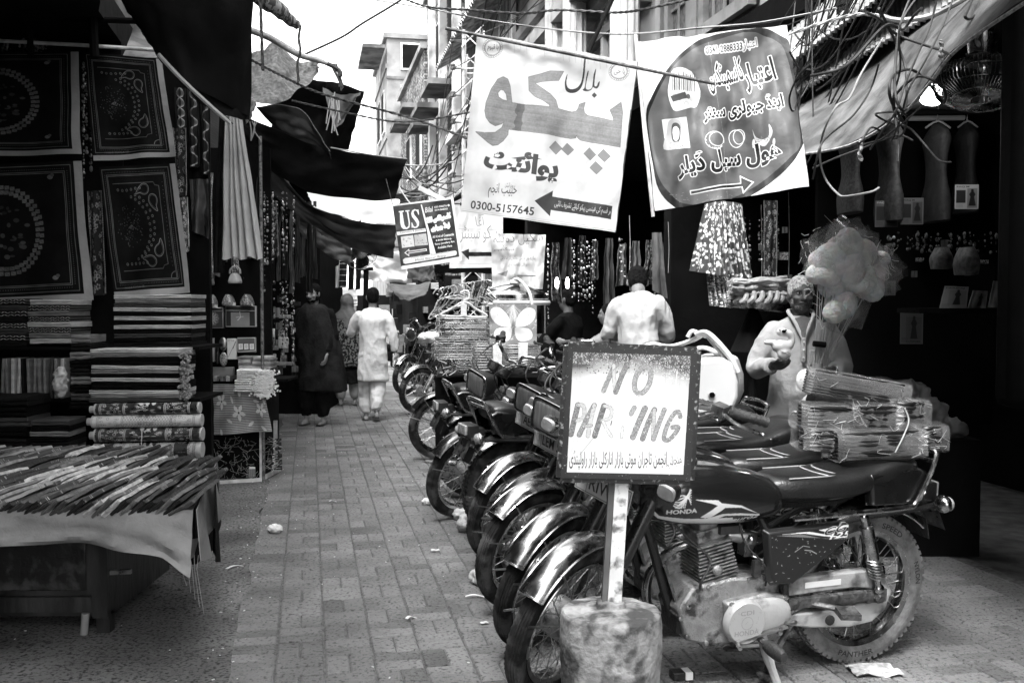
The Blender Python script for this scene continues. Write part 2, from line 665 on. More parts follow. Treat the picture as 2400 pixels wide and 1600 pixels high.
  return im
def quad4(A, B, C, D, fn=None):
 """bilinear patch TL, TR, BR, BL, with an offset function"""
 A, B, C, D = map(V, (A, B, C, D))
 def f(a, b):
  p = A*(1-a)*(1-b)+B*a*(1-b)+C*a*b+D*(1-a)*b
  return p+V(fn(a, b)) if fn else p
 return f
# ================================================================ SETTING
M_bed = mat('joint_sand', .12, .95, var=.3, sc=30)
def world_coords(m):
 """let the pattern run over the ground in world space"""
 nt = m.node_tree
 g = nt.nodes.new('ShaderNodeNewGeometry')
 for l in list(nt.links):
  if l.from_node.type == 'TEX_COORD':
   nt.links.new(g.outputs['Position'], l.to_socket)
 return m
M_paver = world_coords(mat('paver', .20, .82, var=.3, sc=1.6, bump=.9, bsc=95, dirt=.75, dg=.05, dsc=55, dth=.585))
M_paver2 = world_coords(mat('paver_dark', .175, .85, var=.3, sc=1.4, bump=.9, bsc=90, dirt=.75, dg=.045, dsc=60, dth=.58))
M_paver3 = world_coords(mat('paver_pale', .215, .8, var=.16, sc=1.5, bump=.9, bsc=95, dirt=.7, dg=.06, dsc=50, dth=.59))
M_conc = world_coords(mat('rough_concrete', .16, .9, var=.4, sc=1.3, bump=1, bsc=60, dirt=.85, dg=.02, dsc=62, dth=.56))
gm = MB().sheet(lambda a, b: (-45+90*a, -30+150*b, -.03), 2, 2)
gm.build('ground', mat('ground_dirt', .1, .95, var=.3, bump=.5, bsc=20), smooth=0, kind='structure')
# concrete strip with a ragged edge along the pavers
def strip_f(a, b):
 v = -6+40*b
 u = -7+(6.66+.05*mn.noise(V((v*2.1, 0, 0)))+.02*mn.noise(V((v*9, 4, 0))))*a
 p = U(u, v)
 p.z = .004+.012*mn.noise(V((p.x*1.3, p.y*1.3, 2)))*(1 if a < .97 else 0)
 return p
MB().sheet(lambda a, b: strip_f(a**.6, b), 46, 260).build('concrete_strip', M_conc, smooth=30, kind='structure')
street = MB().sheet(lambda a, b: U(-.36+4.2*a, -6+22.2*b, -.010), 2, 2).build('street_paving', M_bed, smooth=0, kind='structure')
# paving bricks in basket weave with a header course along the strip
def brick_mesh(w, l, m):
 b = .0055
 t = MB()
 vs = [(-w/2, -l/2, -.028), (w/2, -l/2, -.028), (w/2, l/2, -.028), (-w/2, l/2, -.028),
          (-w/2, -l/2, -b), (w/2, -l/2, -b), (w/2, l/2, -b), (-w/2, l/2, -b),
          (-w/2+b, -l/2+b, 0), (w/2-b, -l/2+b, 0), (w/2-b, l/2-b, 0), (-w/2+b, l/2-b, 0)]
 fs = [(0, 1, 5, 4), (1, 2, 6, 5), (2, 3, 7, 6), (3, 0, 4, 7), (4, 5, 9, 8), (5, 6, 10, 9), (6, 7, 11, 10), (7, 4, 8, 11), (8, 9, 10, 11)]
 t.add(vs, fs)
 me = t.mesh('brick')
 me.materials.append(m)
 return me, t
BR = [brick_mesh(.0955, .1965, m) for m in (M_paver, M_paver2, M_paver3)]
spots = []
for iu in range(-1, 19):
 for iv in range(14, 76):
  u0, v0 = -.15+iu*.205, iv*.205
  if iu == -1:
   for k in (0, 1):
    spots.append((u0+.1, v0+.05+k*.1025, 1))
  elif (iu+iv) % 2:
   spots += [(u0+.05, v0+.1, 0), (u0+.1525, v0+.1, 0)]
  else:
   spots += [(u0+.1, v0+.05, 1), (u0+.1, v0+.1525, 1)]
def inview(p):
 if p.y < .5: return False
 return abs(p.x/p.y) < .54 and 0 < (1.52-p.z)/p.y < .405
def isfree(p):      # not under the row of bikes
 u = p.x*CT+p.y*ST
 return True
cand = [(U(u, v), u, v, r) for u, v, r in spots]
cand.sort(key=lambda c: (not (inview(c[0]) and c[1] < 1.25 or (inview(c[0]) and c[0].y < 4.6)), c[0].length))
far = [MB(), MB(), MB()]
for i, (p, u, v, r) in enumerate(cand):
 p = p+V((0, 0, R.uniform(-.0022, .0018)+.004*mn.noise(V((p.x, p.y, 0))*.8)))
 rz = TH+(pi/2 if r else 0)+R.uniform(-.012, .012)
 k = R.choices((0, 1, 2), (.55, .25, .2))[0]
 if i < 296:
  o = bpy.data.objects.new('brick', BR[k][0])
  COL.objects.link(o)
  o.location = p
  o.rotation_euler = (R.uniform(-.008, .008), R.uniform(-.008, .008), rz)
  o.parent = street
 else:
  far[k].add(BR[k][1].v, BR[k][1].f, None, Matrix.Translation(p) @ Matrix.Rotation(R.uniform(-.006, .006), 4, 'X') @ Matrix.Rotation(rz, 4, 'Z'))
fm = MB()
mi = []
for k in range(3):
 o_ = len(fm.f)
 fm.add(far[k].v, far[k].f)
 mi += [k]*(len(fm.f)-o_)
fo = fm.build('brick_field', M_paver, street, smooth=0, kind='stuff')
fo.data.materials.append(M_paver2); fo.data.materials.append(M_paver3)
fo.data.polygons.foreach_set('material_index', mi)
MB().sheet(lambda a, b: U(-.6+4.4*a, 15.4+40*b, -.001), 2, 10).build('far_paving', world_coords(mat('far_paver', .19, .85, var=.35, sc=2.5, bump=.6, bsc=12)), smooth=0, kind='structure')
# ---- walls and rooms: dark shop rows on both sides, one building after the other
M_black = mat('black_and_shade', .0035, .8, var=.4, sc=3, bump=.3, bsc=9)  # near-black base carries the deep shade of the shops; also plain black parts
M_dark = mat('dark_and_shade', .006, .85, var=.5, sc=2, bump=.4, bsc=7)  # deep shop shade put into a near-black base; also dark goods
M_plaster = mat('old_plaster', .46, .85, var=.2, sc=1.2, bump=.5, bsc=6, dirt=.8, dg=.10, dsc=1.4, dth=.54)
M_plaster2 = mat('grey_plaster', .22, .85, var=.2, sc=1.2, bump=.5, bsc=6, dirt=.6, dg=.08, dsc=1.3, dth=.53)
M_slab = mat('stained_slab', .16, .9, var=.35, sc=1.5, bump=.4, bsc=6, dirt=.7, dg=.03, dsc=1.4, dth=.5)
M_pale = mat('pale_frame', .5, .6, var=.12, sc=4, dirt=.5, dg=.2, dsc=5, dth=.58)
def ubox(mb, u0, u1, v0, v1, z0, z1):
 c = U((u0+u1)/2, (v0+v1)/2, (z0+z1)/2)
 mb.box(c, (abs(u1-u0), abs(v1-v0), abs(z1-z0)), TH)
 return mb
def brickmat(key, a, b, sc, mort=.3, gm=.12):
 m = mat(key, a, .9, var=.2, sc=1.5, bump=.3, bsc=10)
 nt = m.node_tree
 N, L = nt.nodes, nt.links
 br = N.new('ShaderNodeTexBrick')
 g = N.new('ShaderNodeNewGeometry')
 vm = N.new('ShaderNodeVectorRotate'); vm.rotation_type = 'Z_AXIS'; vm.inputs['Angle'].default_value = -TH
 L.new(g.outputs['Position'], vm.inputs['Vector'])
 sp = N.new('ShaderNodeSeparateXYZ'); L.new(vm.outputs[0], sp.inputs[0])
 ad = N.new('ShaderNodeMath'); L.new(sp.outputs[0], ad.inputs[0]); L.new(sp.outputs[1], ad.inputs[1])
 cb = N.new('ShaderNodeCombineXYZ'); L.new(ad.outputs[0], cb.inputs[0]); L.new(sp.outputs[2], cb.inputs[1])
 L.new(cb.outputs[0], br.inputs['Vector'])
 br.inputs['Scale'].default_value = sc
 br.inputs['Color1'].default_value = (a, a, a, 1)
 br.inputs['Color2'].default_value = (b, b, b, 1)
 br.inputs['Mortar'].default_value = (gm, gm, gm, 1)
 br.inputs['Mortar Size'].default_value = .035
 br.inputs['Bias'].default_value = 0
 br.inputs['Brick Width'].default_value = .5
 br.inputs['Row Height'].default_value = .22
 p = N['Principled BSDF']
 nz = N.new('ShaderNodeTexNoise'); nz.inputs['Scale'].default_value = 1.7; nz.inputs['Detail'].default_value = 8
 L.new(g.outputs['Position'], nz.inputs['Vector'])
 mr = N.new('ShaderNodeMapRange'); mr.inputs['From Min'].default_value = .35; mr.inputs['From Max'].default_value = .65
 mr.inputs['To Min'].default_value = .55; mr.inputs['To Max'].default_value = 1.4
 L.new(nz.outputs[0], mr.inputs['Value'])
 mx = N.new('ShaderNodeVectorMath'); mx.operation = 'SCALE'
 L.new(br.outputs['Color'], mx.inputs[0]); L.new(mr.outputs[0], mx.inputs['Scale'])
 L.new(mx.outputs[0], p.inputs['Base Color'])
 bp = N.new('ShaderNodeBump'); bp.inputs['Strength'].default_value = .9; bp.inputs['Distance'].default_value = .05; bp.invert = True
 L.new(br.outputs['Fac'], bp.inputs['Height']); L.new(bp.outputs[0], p.inputs['Normal'])
 return m
M_brick = brickmat('rough_brickwork', .045, .28, 2.6, gm=.06)
# left row of shops
def shop_row(name, label, side, uo, ui, cuts, zc, ztop, mwall, mup):
 """open-fronted rooms between uo (street side) and ui (back), with the storey above"""
 t = thing(name, label, 'building', U(uo, cuts[0]))
 a, b = sorted((uo, ui))
 ubox(MB(), ui, ui+side*.25, cuts[0], cuts[-1], 0, zc).build('back_wall', mwall, t)
 for c in cuts:
  ubox(MB(), a, b, c-.1, c+.1, 0, zc).build('party_wall', mwall, t)
 ubox(MB(), a, b, cuts[0], cuts[-1], zc, zc+.22).build('ceiling', mwall, t)
 ubox(MB(), a+.02, b, cuts[0], cuts[-1], zc+.22, ztop).build('upper_wall', mup, t)
 return t
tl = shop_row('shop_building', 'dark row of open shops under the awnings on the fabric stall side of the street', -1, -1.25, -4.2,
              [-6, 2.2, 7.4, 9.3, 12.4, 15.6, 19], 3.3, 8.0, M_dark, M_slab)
# upper left row storey details: windows with shutters and a parapet
for v in (13.2, 16.4):
 w = ubox(MB(), -1.24, -1.2, v, v+1.2, 4.2, 5.6).build('window', M_pale, tl)
 ubox(MB(), -1.2, -1.19, v+.1, v+.55, 4.3, 5.5).build('pane', M_black, w)
 ubox(MB(), -1.2, -1.19, v+.65, v+1.1, 4.3, 5.5).build('pane', M_black, w)
# right: near block with shops below, plastered storeys above
tr = thing('shop_building', 'plastered building with balconies, fluted columns and grilled windows above the dark shops', 'building', U(3.45, 3))
for c in (-5, 3.2, 9.3, 15.8, 22.0):
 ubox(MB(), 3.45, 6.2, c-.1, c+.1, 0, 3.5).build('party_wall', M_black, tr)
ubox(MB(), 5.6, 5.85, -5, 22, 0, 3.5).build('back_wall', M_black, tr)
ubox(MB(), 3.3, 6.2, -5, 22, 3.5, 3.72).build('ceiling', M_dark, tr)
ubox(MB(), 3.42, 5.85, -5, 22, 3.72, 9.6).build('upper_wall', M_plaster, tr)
ubox(MB(), 3.0, 3.42, 9.6, 22.2, 5.02, 5.2).build('band', M_plaster, tr)
ubox(MB(), 2.62, 3.42, 8.7, 14.2, 6.1, 6.32).build('balcony_slab', M_slab, tr)
ubox(MB(), 2.6, 2.68, 8.7, 14.2, 6.32, 7.2).build('balcony_wall', M_plaster, tr)
ubox(MB(), 2.75, 3.42, -2, 8.9, 4.9, 5.1).build('balcony_slab', M_slab, tr)
# sloping beams and mouldings seen under the balcony
for z, d, h in ((4.55, .12, .1), (4.9, .2, .12), (5.75, .1, .14), (7.5, .1, .12)):
 ubox(MB(), 3.42-d, 3.418, 9.7, 22, z, z+h).build('moulding', M_plaster2 if z != 4.9 else M_plaster, tr)
def fluted(u, v, z0, z1, r=.13):
 c = U(u, v, z0)
 n = 20
 pr = [(r*1.35, 0), (r*1.35, .08), (r, .14), (r, z1-z0-.2), (r*1.3, z1-z0-.12), (r*1.45, z1-z0)]
 b = MB().lathe(pr, Matrix.Translation(c), n)
 o = b.build('column', M_pale, tr)
 f = MB()
 for j in range(12):
  q = 2*pi*j/12
  p = V((c.x+math.cos(q)*r, c.y+math.sin(q)*r, 0))
  f.tube([p+V((0, 0, z0+.16)), p+V((0, 0, z1-.22))], .016, 6)
 f.build('fluting', M_pale, o)
for v in (9.6, 11.5, 12.4):
 fluted(3.1, v, 5.2 if v < 0 else 3.72, 6.08)
M_win = mat('window_mesh', .25, .5, var=.6, sc=60, stretch=(1, 1, .35))
def grille_window(u, v0, v1, z0, z1, nv=2, nz=3, parent=tr):
 w = ubox(MB(), u-.02, u, v0, v1, z0, z1).build('window', M_black, parent)
 f = MB()
 for v in (v0, v1):
  ubox(f, u-.09, u-.022, v-.05, v+.05, z0-.05, z1+.05)
 for z in (z0, z1):
  ubox(f, u-.085, u-.024, v0+.05, v1-.05, z-.05, z+.05)
 f.build('frame', M_pale, w)
 for k in range(nv):
  a = v0+.06+(v1-v0-.06)*k/nv
  ubox(MB(), u-.035, u-.03, a, a+(v1-v0)/nv-.08, z0+.06, z1-.06).build('pane', M_win, w)
 g = MB()
 for k in range(1, nv*2):
  a = v0+(v1-v0)*k/(nv*2)
  ubox(g, u-.075, u-.06, a-.012, a+.012, z0+.05, z1-.05)
 for k in range(1, nz):
  a = z0+(z1-z0)*k/nz
  ubox(g, u-.06, u-.045, v0+.05, v1-.05, a-.012, a+.012)
 g.build('grille', M_pale, w)
grille_window(3.4, 7.25, 8.15, 3.85, 5.0)
grille_window(3.4, 8.45, 9.0, 3.85, 5.0, 1)
grille_window(3.4, 5.6, 6.6, 3.85, 5.0)
grille_window(3.4, 3.9, 4.9, 3.85, 5.0)
grille_window(3.4, 10.1, 11.1, 3.9, 4.9)
grille_window(3.4, 12.8, 13.8, 3.9, 4.9)
grille_window(3.4, 16.3, 17.4, 5.8, 7.2)
for v in (8.3, 6.9, 5.3, 9.2):
 ubox(MB(), 3.3, 3.41, v-.07, v+.07, 3.72, 4.9).build('pilaster', M_pale, tr)
# corrugated sunshades with a scalloped edge
M_corr = mat('asbestos_sheet', .38, .85, var=.3, sc=6, bump=.3, bsc=30, dirt=.6, dg=.05, dsc=5, dth=.5)
def corrugated(name, label, f, nw, amp, m, nu=None, nv=3, cat='roof', parent=None):
 A, B, C, D = [V(x) for x in f]
 n = (B-A).cross(D-A).normalized()
 nu = nu or nw*8
 fn = lambda a, b: A*(1-a)*(1-b)+B*a*(1-b)+C*a*b+D*(1-a)*b + n*amp*math.sin(a*nw*2*pi)
 mb = MB().sheet(fn, nu, nv, .012)
 if parent:
  return mb.build(name, m, parent, smooth=50)
 return one(mb, name, m, label, cat, smooth=50)
corrugated('sunshade', '', (U(3.42, 14.4, 6.95), U(3.42, 21.6, 6.95), U(2.72, 21.6, 6.55), U(2.72, 14.4, 6.55)), 40, .035, M_corr, parent=tr)
corrugated('sunshade', '', (U(3.42, 17.4, 3.9), U(3.42, 21.6, 3.9), U(2.8, 21.6, 3.6), U(2.8, 17.4, 3.6)), 24, .035, M_corr, parent=tr)
# brick buildings farther along the same side
def bld(label, u, v0, v1, z1, m, wins=(), shades=(), bands=(), par=True, mw=M_pale):
 t = thing('street_building', label, 'building', U(u, v0))
 ubox(MB(), u, u+3.5, v0, v1, 0, z1).build('wall', m, t)
 if par:
  ubox(MB(), u-.12, u+3.4, v0-.1, v1+.1, z1, z1+.18).build('parapet', M_plaster2, t)
 for (a, b, c, d) in wins:
  w = ubox(MB(), u-.06, u-.002, a, b, c, d).build('window', mw, t)
  n = max(1, round((b-a)/.6))
  for k in range(n):
   x = a+.07+(b-a-.07)*k/n
   ubox(MB(), u-.075, u-.062, x, x+(b-a)/n-.1, c+.07, d-.07).build('pane', M_black, w)
 for k in range(6):
  z = 2.4+k*1.55
  if z+1 < z1:
   w = ubox(MB(), u+.5, u+1.3, v0-.06, v0-.002, z, z+1.0).build('window', mw, t)
   ubox(MB(), u+.57, u+1.23, v0-.075, v0-.062, z+.07, z+.93).build('pane', M_black, w)
   ubox(MB(), u-.03, u+3, v0-.04, v0-.003, z-.35, z-.25).build('band', M_slab, t)
 for (a, b, z, d) in shades:
  ubox(MB(), u-d, u-.08, a, b, z, z+.13).build('sunshade', M_slab, t)
 for (a, b, z) in bands:
  ubox(MB(), u-.05, u-.003, a, b, z, z+.16).build('band', M_plaster2, t)
 return t
b2 = bld('tall rough brick building with dark concrete sunshades beyond the plastered block', 3.4, 22.3, 29, 10.1, M_brick,
 [(23.2, 24.2, 7.6, 9.0), (25.4, 26.4, 7.6, 8.8), (23.2, 24.2, 4.6, 6.1), (25.4, 26.4, 4.6, 6.0), (27.4, 28.2, 4.6, 6)],
 [(22.4, 24.6, 9.35, .75), (25.1, 26.9, 6.4, .7), (22.8, 24.5, 6.5, .7), (27.1, 28.6, 6.3, .6)], [(22.3, 29, 7.0), (22.3, 29, 4.0)])
for v in (22.45, 24.8, 27.0):
 ubox(MB(), 3.22, 3.397, v, v+.25, 3.5, 10.1).build('pilaster', M_plaster, b2)
b3 = bld('lower brick building with stepped roof behind the tall brick one', 3.35, 29.3, 37, 8.9, M_brick,
 [(30, 31.2, 5.6, 7.0), (33, 34.2, 5.6, 7.0)], [(29.8, 31.4, 7.3, .6), (32.6, 34.5, 7.3, .6), (29.5, 36, 4.7, .9)], [(29.3, 37, 5.0)])
b4 = bld('pale narrow building with a dark overhanging roof slab at the far bend', 2.9, 37.5, 44, 11.3, M_plaster2,
 [(38.5, 39.6, 8.0, 9.6), (40.5, 42, 8.0, 9.6)], [(37.4, 41, 10.9, .9)], [(37.5, 44, 10.2), (37.5, 44, 7.6)])
b5 = thing('street_building', 'flat whitewashed building closing the far end of the street under the sky', 'building', U(-2, 52))
ubox(MB(), -6, 3.2, 52, 56, 0, 9.6).build('wall', mat('whitewash', .8, .9, var=.07, sc=.8, dirt=.3, dg=.5, dsc=.7, dth=.5), b5)
ubox(MB(), -6.1, -1.2, 51.7, 51.98, 9.6, 10.3).build('parapet', M_plaster, b5)
ubox(MB(), .8, 2.0, 51.7, 51.98, 4, 7.4).build('window', M_slab, b5)
# left far row
b6 = bld('far shop building past the awnings on the fabric stall side', -4.9, 20, 34, 5.2, M_plaster2, par=False)
# steel lattice pole with insulators
M_galv = mat('painted_steel', .62, .45, var=.2, sc=10, dirt=.5, dg=.15, dsc=9, dth=.53)
pb = U(2.55, 15.6)
pt = thing('lattice_pole', 'pale steel lattice power pole with insulators behind the large white banner', 'power pole', pb)
m_ = MB()
LW = .17
for a, b in ((-1, -1), (1, -1), (1, 1), (-1, 1)):
 m_.bar(pb+V((a*LW, b*LW, 0)), pb+V((a*LW*.8, b*LW*.8, 5.75)), .035)
m_.build('post', M_galv, pt)
m_ = MB()
for k in range(17):
 z = .2+k*.33
 for a, b, c, d in ((-1, -1, 1, -1), (1, 1, -1, 1), (-1, 1, -1, -1), (1, -1, 1, 1)):
  m_.bar(pb+V((a*LW, b*LW, z)), pb+V((c*LW, d*LW, z+.33)), .016)
  if k % 3 == 0:
   m_.bar(pb+V((a*LW, b*LW, z)), pb+V((c*LW, d*LW, z)), .016)
m_.build('bracing', M_galv, pt)
POLE = []
for k in range(6):
 z = 3.5+k*.42
 q = pb+V((-LW-.14, -.05, z))
 ins = MB().lathe([(.02, -.03), (.045, -.02), (.045, .01), (.028, .02), (.04, .03), (.04, .05), (.015, .07)], Matrix.Translation(q), 10)
 ins.bar(q+V((0, 0, 0)), q+V((.16, .05, 0)), .02)
 ins.build('insulator', M_slab, pt)
 POLE.append(q)
# unseen awnings added beside and behind the viewer to darken both street sides
for a_, b_, z_, lb in ((2.1, 3.35, 2.75, 'added dark awning out of view, shading the wall side of the motorcycles'), (-3.2, -.95, 2.7, 'added dark awning out of view, shading the fabric stall side')):
 mb = MB().sheet(lambda a, b: U(a_+(b_-a_)*a, -6+(9.3 if a_ > 0 else 9.2)*b, z_+(.5*a if a_ > 0 else .4-.4*a)+.04*math.sin(b*14)), 8, 30, .006)
 one(mb, 'awning', mat('shading_awning', .02, .85, var=.4, sc=3), lb, 'awning')
# ================================================================ MOTORCYCLES
M_tyre = mat('tyre_rubber', .022, .75, var=.35, sc=25, bump=.35, bsc=120, dirt=.55, dg=.14, dsc=9, dth=.52)
M_tyre2 = mat('dusty_tyre', .14, .8, var=.3, sc=25, bump=.4, bsc=120, dirt=.5, dg=.26, dsc=9, dth=.5)
M_chrome = mat('chrome', .5, .2, 1, var=.25, sc=9, dirt=.7, dg=.1, dsc=9, dth=.57)
M_steel = mat('dull_steel', .5, .32, 1, var=.25, sc=14, dirt=.7, dg=.08, dsc=14, dth=.55)
M_alu = mat('cast_aluminium', .36, .4, .5, var=.3, sc=16, bump=.35, bsc=160, dirt=.9, dg=.02, dsc=16, dth=.545)
M_case = mat('silver_paint', .42, .4, .2, var=.12, sc=7, bump=.15, bsc=60, dirt=.9, dg=.05, dsc=9, dth=.57)
M_bpaint = mat('black_gloss_paint', .006, .22, 0, var=.3, sc=6, coat=.6, bump=.04, bsc=200)
M_bplas = mat('black_plastic', .012, .42, 0, var=.4, sc=10, bump=.3, bsc=150)
M_seat = mat('black_vinyl', .010, .3, 0, var=.3, sc=8, bump=.16, bsc=130)
M_seat2 = mat('worn_grey_vinyl', .2, .5, 0, var=.35, sc=9, bump=.5, bsc=70, dirt=.5, dg=.05, dsc=8)
M_lens = mat('headlamp_glass', .22, .06, .5, var=.3, sc=60, bump=.12, bsc=90, stretch=(1, 1, .15))
M_amber = mat('indicator_lens', .3, .2, 0, var=.2, sc=20, coat=.5)
M_grease = mat('greasy_metal', .06, .5, .5, var=.5, sc=14, bump=.5, bsc=60, dirt=.6, dg=.2, dsc=16, dth=.54)
M_rubber = mat('rubber', .03, .6, 0, var=.3, sc=20, bump=.3, bsc=90)
M_white = mat('white_print', .75, .6, var=.08, sc=6)
def tank_print(kind):
 c = Cv(520, 234, .012, quad=((-110, 125), (886, 125), (886, 575), (-110, 575)))
 if kind == 0:
  w = .8
  c.poly([(150, 328), (205, 385), (330, 398), (600, 408), (610, 425), (700, 452), (560, 448), (330, 430), (205, 402), (170, 370), (140, 330)], w)
  c.poly([(370, 290), (500, 300), (520, 318), (640, 340), (760, 400), (640, 352), (545, 345), (470, 395), (440, 400), (410, 392), (500, 330), (470, 318)], w)
  c.poly([(450, 400), (540, 380), (640, 385), (765, 403), (768, 412), (640, 398), (550, 392), (500, 412)], w)
  c.poly([(250, 450), (480, 452), (620, 460), (420, 462)], .35)
  for k in range(5):
   c.line([(262+4*k, 322-k*10), (300, 330-k*16), (345-2*k, 235+k*10)], 3.2, .5, smooth=5)
  for k in range(7):
   c.line([(270+k*8, 335), (300+k*5, 300-k*4), (350, 238+k*13)], 1.6, .62, smooth=5)
  c.text('HONDA', (234, 372), (385, 362), 24, .55, out=1, oval=.2, bold=.01)
  c.text('euro2', (603, 438), (766, 424), 26, .85, shear=.4, bold=.015)
  c.line([(40, 440), (100, 497), (790, 462)], 3, .12)
 elif kind == 1:
  c.poly([(100, 300), (300, 400), (700, 380), (500, 440), (260, 440)], .7)
  c.text('HONDA', (300, 340), (560, 340), 50, .7)
 else:
  c.poly([(60, 380), (800, 440), (800, 470), (80, 450)], .55)
  c.poly([(60, 330), (800, 410), (800, 425), (80, 360)], .4)
 return c.img('tank_print%d' % kind)
def cover_print():
 c = Cv(340, 222, .014, quad=((601, 439), (1241, 439), (1241, 857), (601, 857)))
 c.poly([(730, 515), (900, 512), (1020, 540), (1180, 572), (1010, 548), (870, 520)], .8)
 c.poly([(960, 508), (1165, 490), (1168, 505), (1000, 520)], .7)
 c.poly([(700, 520), (860, 525), (1000, 560), (1180, 580), (900, 545)], .2)
 c.text('CG', (1000, 545), (1150, 520), 40, .012, out=1, oval=.8, shear=.35, bold=.02)
 c.text('125', (1030, 568), (1170, 560), 34, .8, shear=.3, bold=.02)
 rg = np.random.RandomState(3)
 for k in range(60):
  x, y = 680+rg.rand()*480, 520+rg.rand()*300
  c.line([(x, y), (x+rg.randn()*6, y+rg.randn()*4)], 1.2, .35+.3*rg.rand())
 c.line([(820, 620), (870, 590), (910, 600)], 1.6, .4)
 c.line([(880, 615), (920, 622), (955, 642)], 2, .4)
 return c.img('cover_print')
def tail_print():
 c = Cv(200, 140, .014)
 c.line([(12, 12), (188, 12), (188, 128), (12, 128), (12, 12)], 3, .3)
 c.text('HONDA', (40, 62), (165, 58), 24, .8, bold=.03)
 c.text('Ru', (62, 108), (118, 104), 34, .75, shear=.5)
 c.line([(118, 102), (128, 96), (136, 104), (146, 96), (158, 103)], 4, .75, smooth=4)
 return c.img('tail_print')
IMG_T = [tank_print(k) for k in range(3)]
M_tank = [mat('tank%d' % k, 1, .16, 0, var=.1, coat=.7, img=IMG_T[k]) for k in range(3)]
M_cover = mat('side_cover', 1, .35, 0, var=.1, bump=.08, bsc=60, img=cover_print())
M_tailR = mat('tail_cover_print', 1, .3, 0, var=.1, img=tail_print())
def plate_img(t, name):
 c = Cv(200, 70, .72)
 c.line([(4, 4), (196, 4), (196, 66), (4, 66), (4, 4)], 3, .05)
 c.line([(42, 4), (42, 66)], 2, .1)
 c.circ(23, 35, 10, 14, .4, 2)
 c.text(t, (50, 56), (190, 56), 42, .03, bold=.01)
 return mat(name, 1, .5, var=.12, img=c.img(name))
M_plate = {t: plate_img(t, 'plate_'+t.replace(' ', '')) for t in ('LEM 583', 'AEL 457', 'RIW 72')}
def case_print():
 c = Cv(160, 160, .42)
 c.circ(80, 80, 74, 74, .4, 2)
 c.circ(80, 78, 24, 24, .3, 2.5)
 c.text('CDI', (50, 48), (108, 46), 17, .28, bold=.02)
 c.text('HONDA', (28, 126), (132, 124), 20, .28, bold=.02)
 rg = np.random.RandomState(5)
 for k in range(40):
  x, y = rg.rand(2)*160
  c.line([(x, y), (x+rg.randn()*6, y+rg.randn()*6)], 1, .25)
 return c.img('case_print')
M_caseprint = mat('engine_cover_print', 1, .4, .2, var=.1, bump=.1, bsc=50, img=case_print())
def wheel(parent, cx, cz, r, tw, knob, name, sub, tyre_m, M=None, full=True):
 """wheel in the xz plane; M moves it (steering)"""
 T = (M or Matrix()) @ Matrix.Translation((cx, 0, cz))
 h = r-.225
 rr = .228
 rim = MB().torus(0, 0, sub, M=T, prof=[(rr-.012, -.024), (rr+.008, -.03), (rr+.012, -.022), (rr, -.014), (rr-.004, 0), (rr, .014), (rr+.012, .022), (rr+.008, .03), (rr-.012, .024), (rr-.02, 0)])
 ro = rim.build(name, M_chrome, parent, W=False, smooth=50)
 a, w = r-rr, tw/2
 prof = [(rr+.004, -w*.62), (rr+a*.35, -w*.98), (rr+a*.62, -w), (rr+a*.86, -w*.84), (r-.004, -w*.5), (r, 0), (r-.004, w*.5), (rr+a*.86, w*.84), (rr+a*.62, w), (rr+a*.35, w*.98), (rr+.004, w*.62)]
 t = MB().torus(0, 0, sub+8, M=T, prof=prof)
 n = 66 if knob else 0
 for k in range(n):
  q = 2*pi*k/n
  for s_, dq in ((-1, 0), (1, .5)):
   X = T @ Matrix.Rotation(-(q+dq*2*pi/n), 4, 'Y')
   t.box((r-.0075, s_*w*.64, 0), (.012, w*.46, .017), M=X)
  if k % 1 == 0:
   X = T @ Matrix.Rotation(-q, 4, 'Y')
   t.box((r-.001, 0, 0), (.009, w*.42, .019), rz=0, M=X)
 if not knob:
  for yy in (-.55, -.28, 0, .28, .55):
   t.torus(0, 0, sub+8, M=T, prof=[(r-.003-abs(yy)*.008, yy*w-.004), (r+.0035-abs(yy)*.012, yy*w-.003), (r+.0035-abs(yy)*.012, yy*w+.003), (r-.003-abs(yy)*.008, yy*w+.004)])
  for k in range(72):
   q = 2*pi*k/72
   for s_ in (-1, 1):
    t.box((r-.0135, s_*w*.76, 0), (.008, w*.3, .010), M=T @ Matrix.Rotation(-(q+.02*s_), 4, 'Y'))
 t.build('tyre', tyre_m, ro, W=False, smooth=35)
 hub = MB().tube([(0, -.055, 0), (0, -.05, 0), (0, -.05, 0), (0, .05, 0), (0, .05, 0), (0, .055, 0)], [.03, .055, .075, .075, .055, .03], 20, M=T)
 hub.tube([(0, -.1, 0), (0, .1, 0)], .009, 8, M=T)
 hub.build('hub', M_alu, ro, W=False)
 s = MB()
 ns = 36 if full else 24
 for k in range(ns):
  q = 2*pi*k/ns
  sd_ = 1 if k % 2 else -1
  dq = (.55 if (k//2) % 2 else -.55)
  a_ = V((.066*math.cos(q+dq), sd_*.035, .066*math.sin(q+dq)))
  b_ = V(((rr-.008)*math.cos(q), sd_*.006, (rr-.008)*math.sin(q)))
  s.tube([a_, b_], .0019, 4, caps=False, M=T)
  s.tube([b_, b_.lerp(a_, .07)], .0035, 4, caps=False, M=T)
 s.build('spokes', M_steel, ro, W=False, kind='stuff')
 return ro
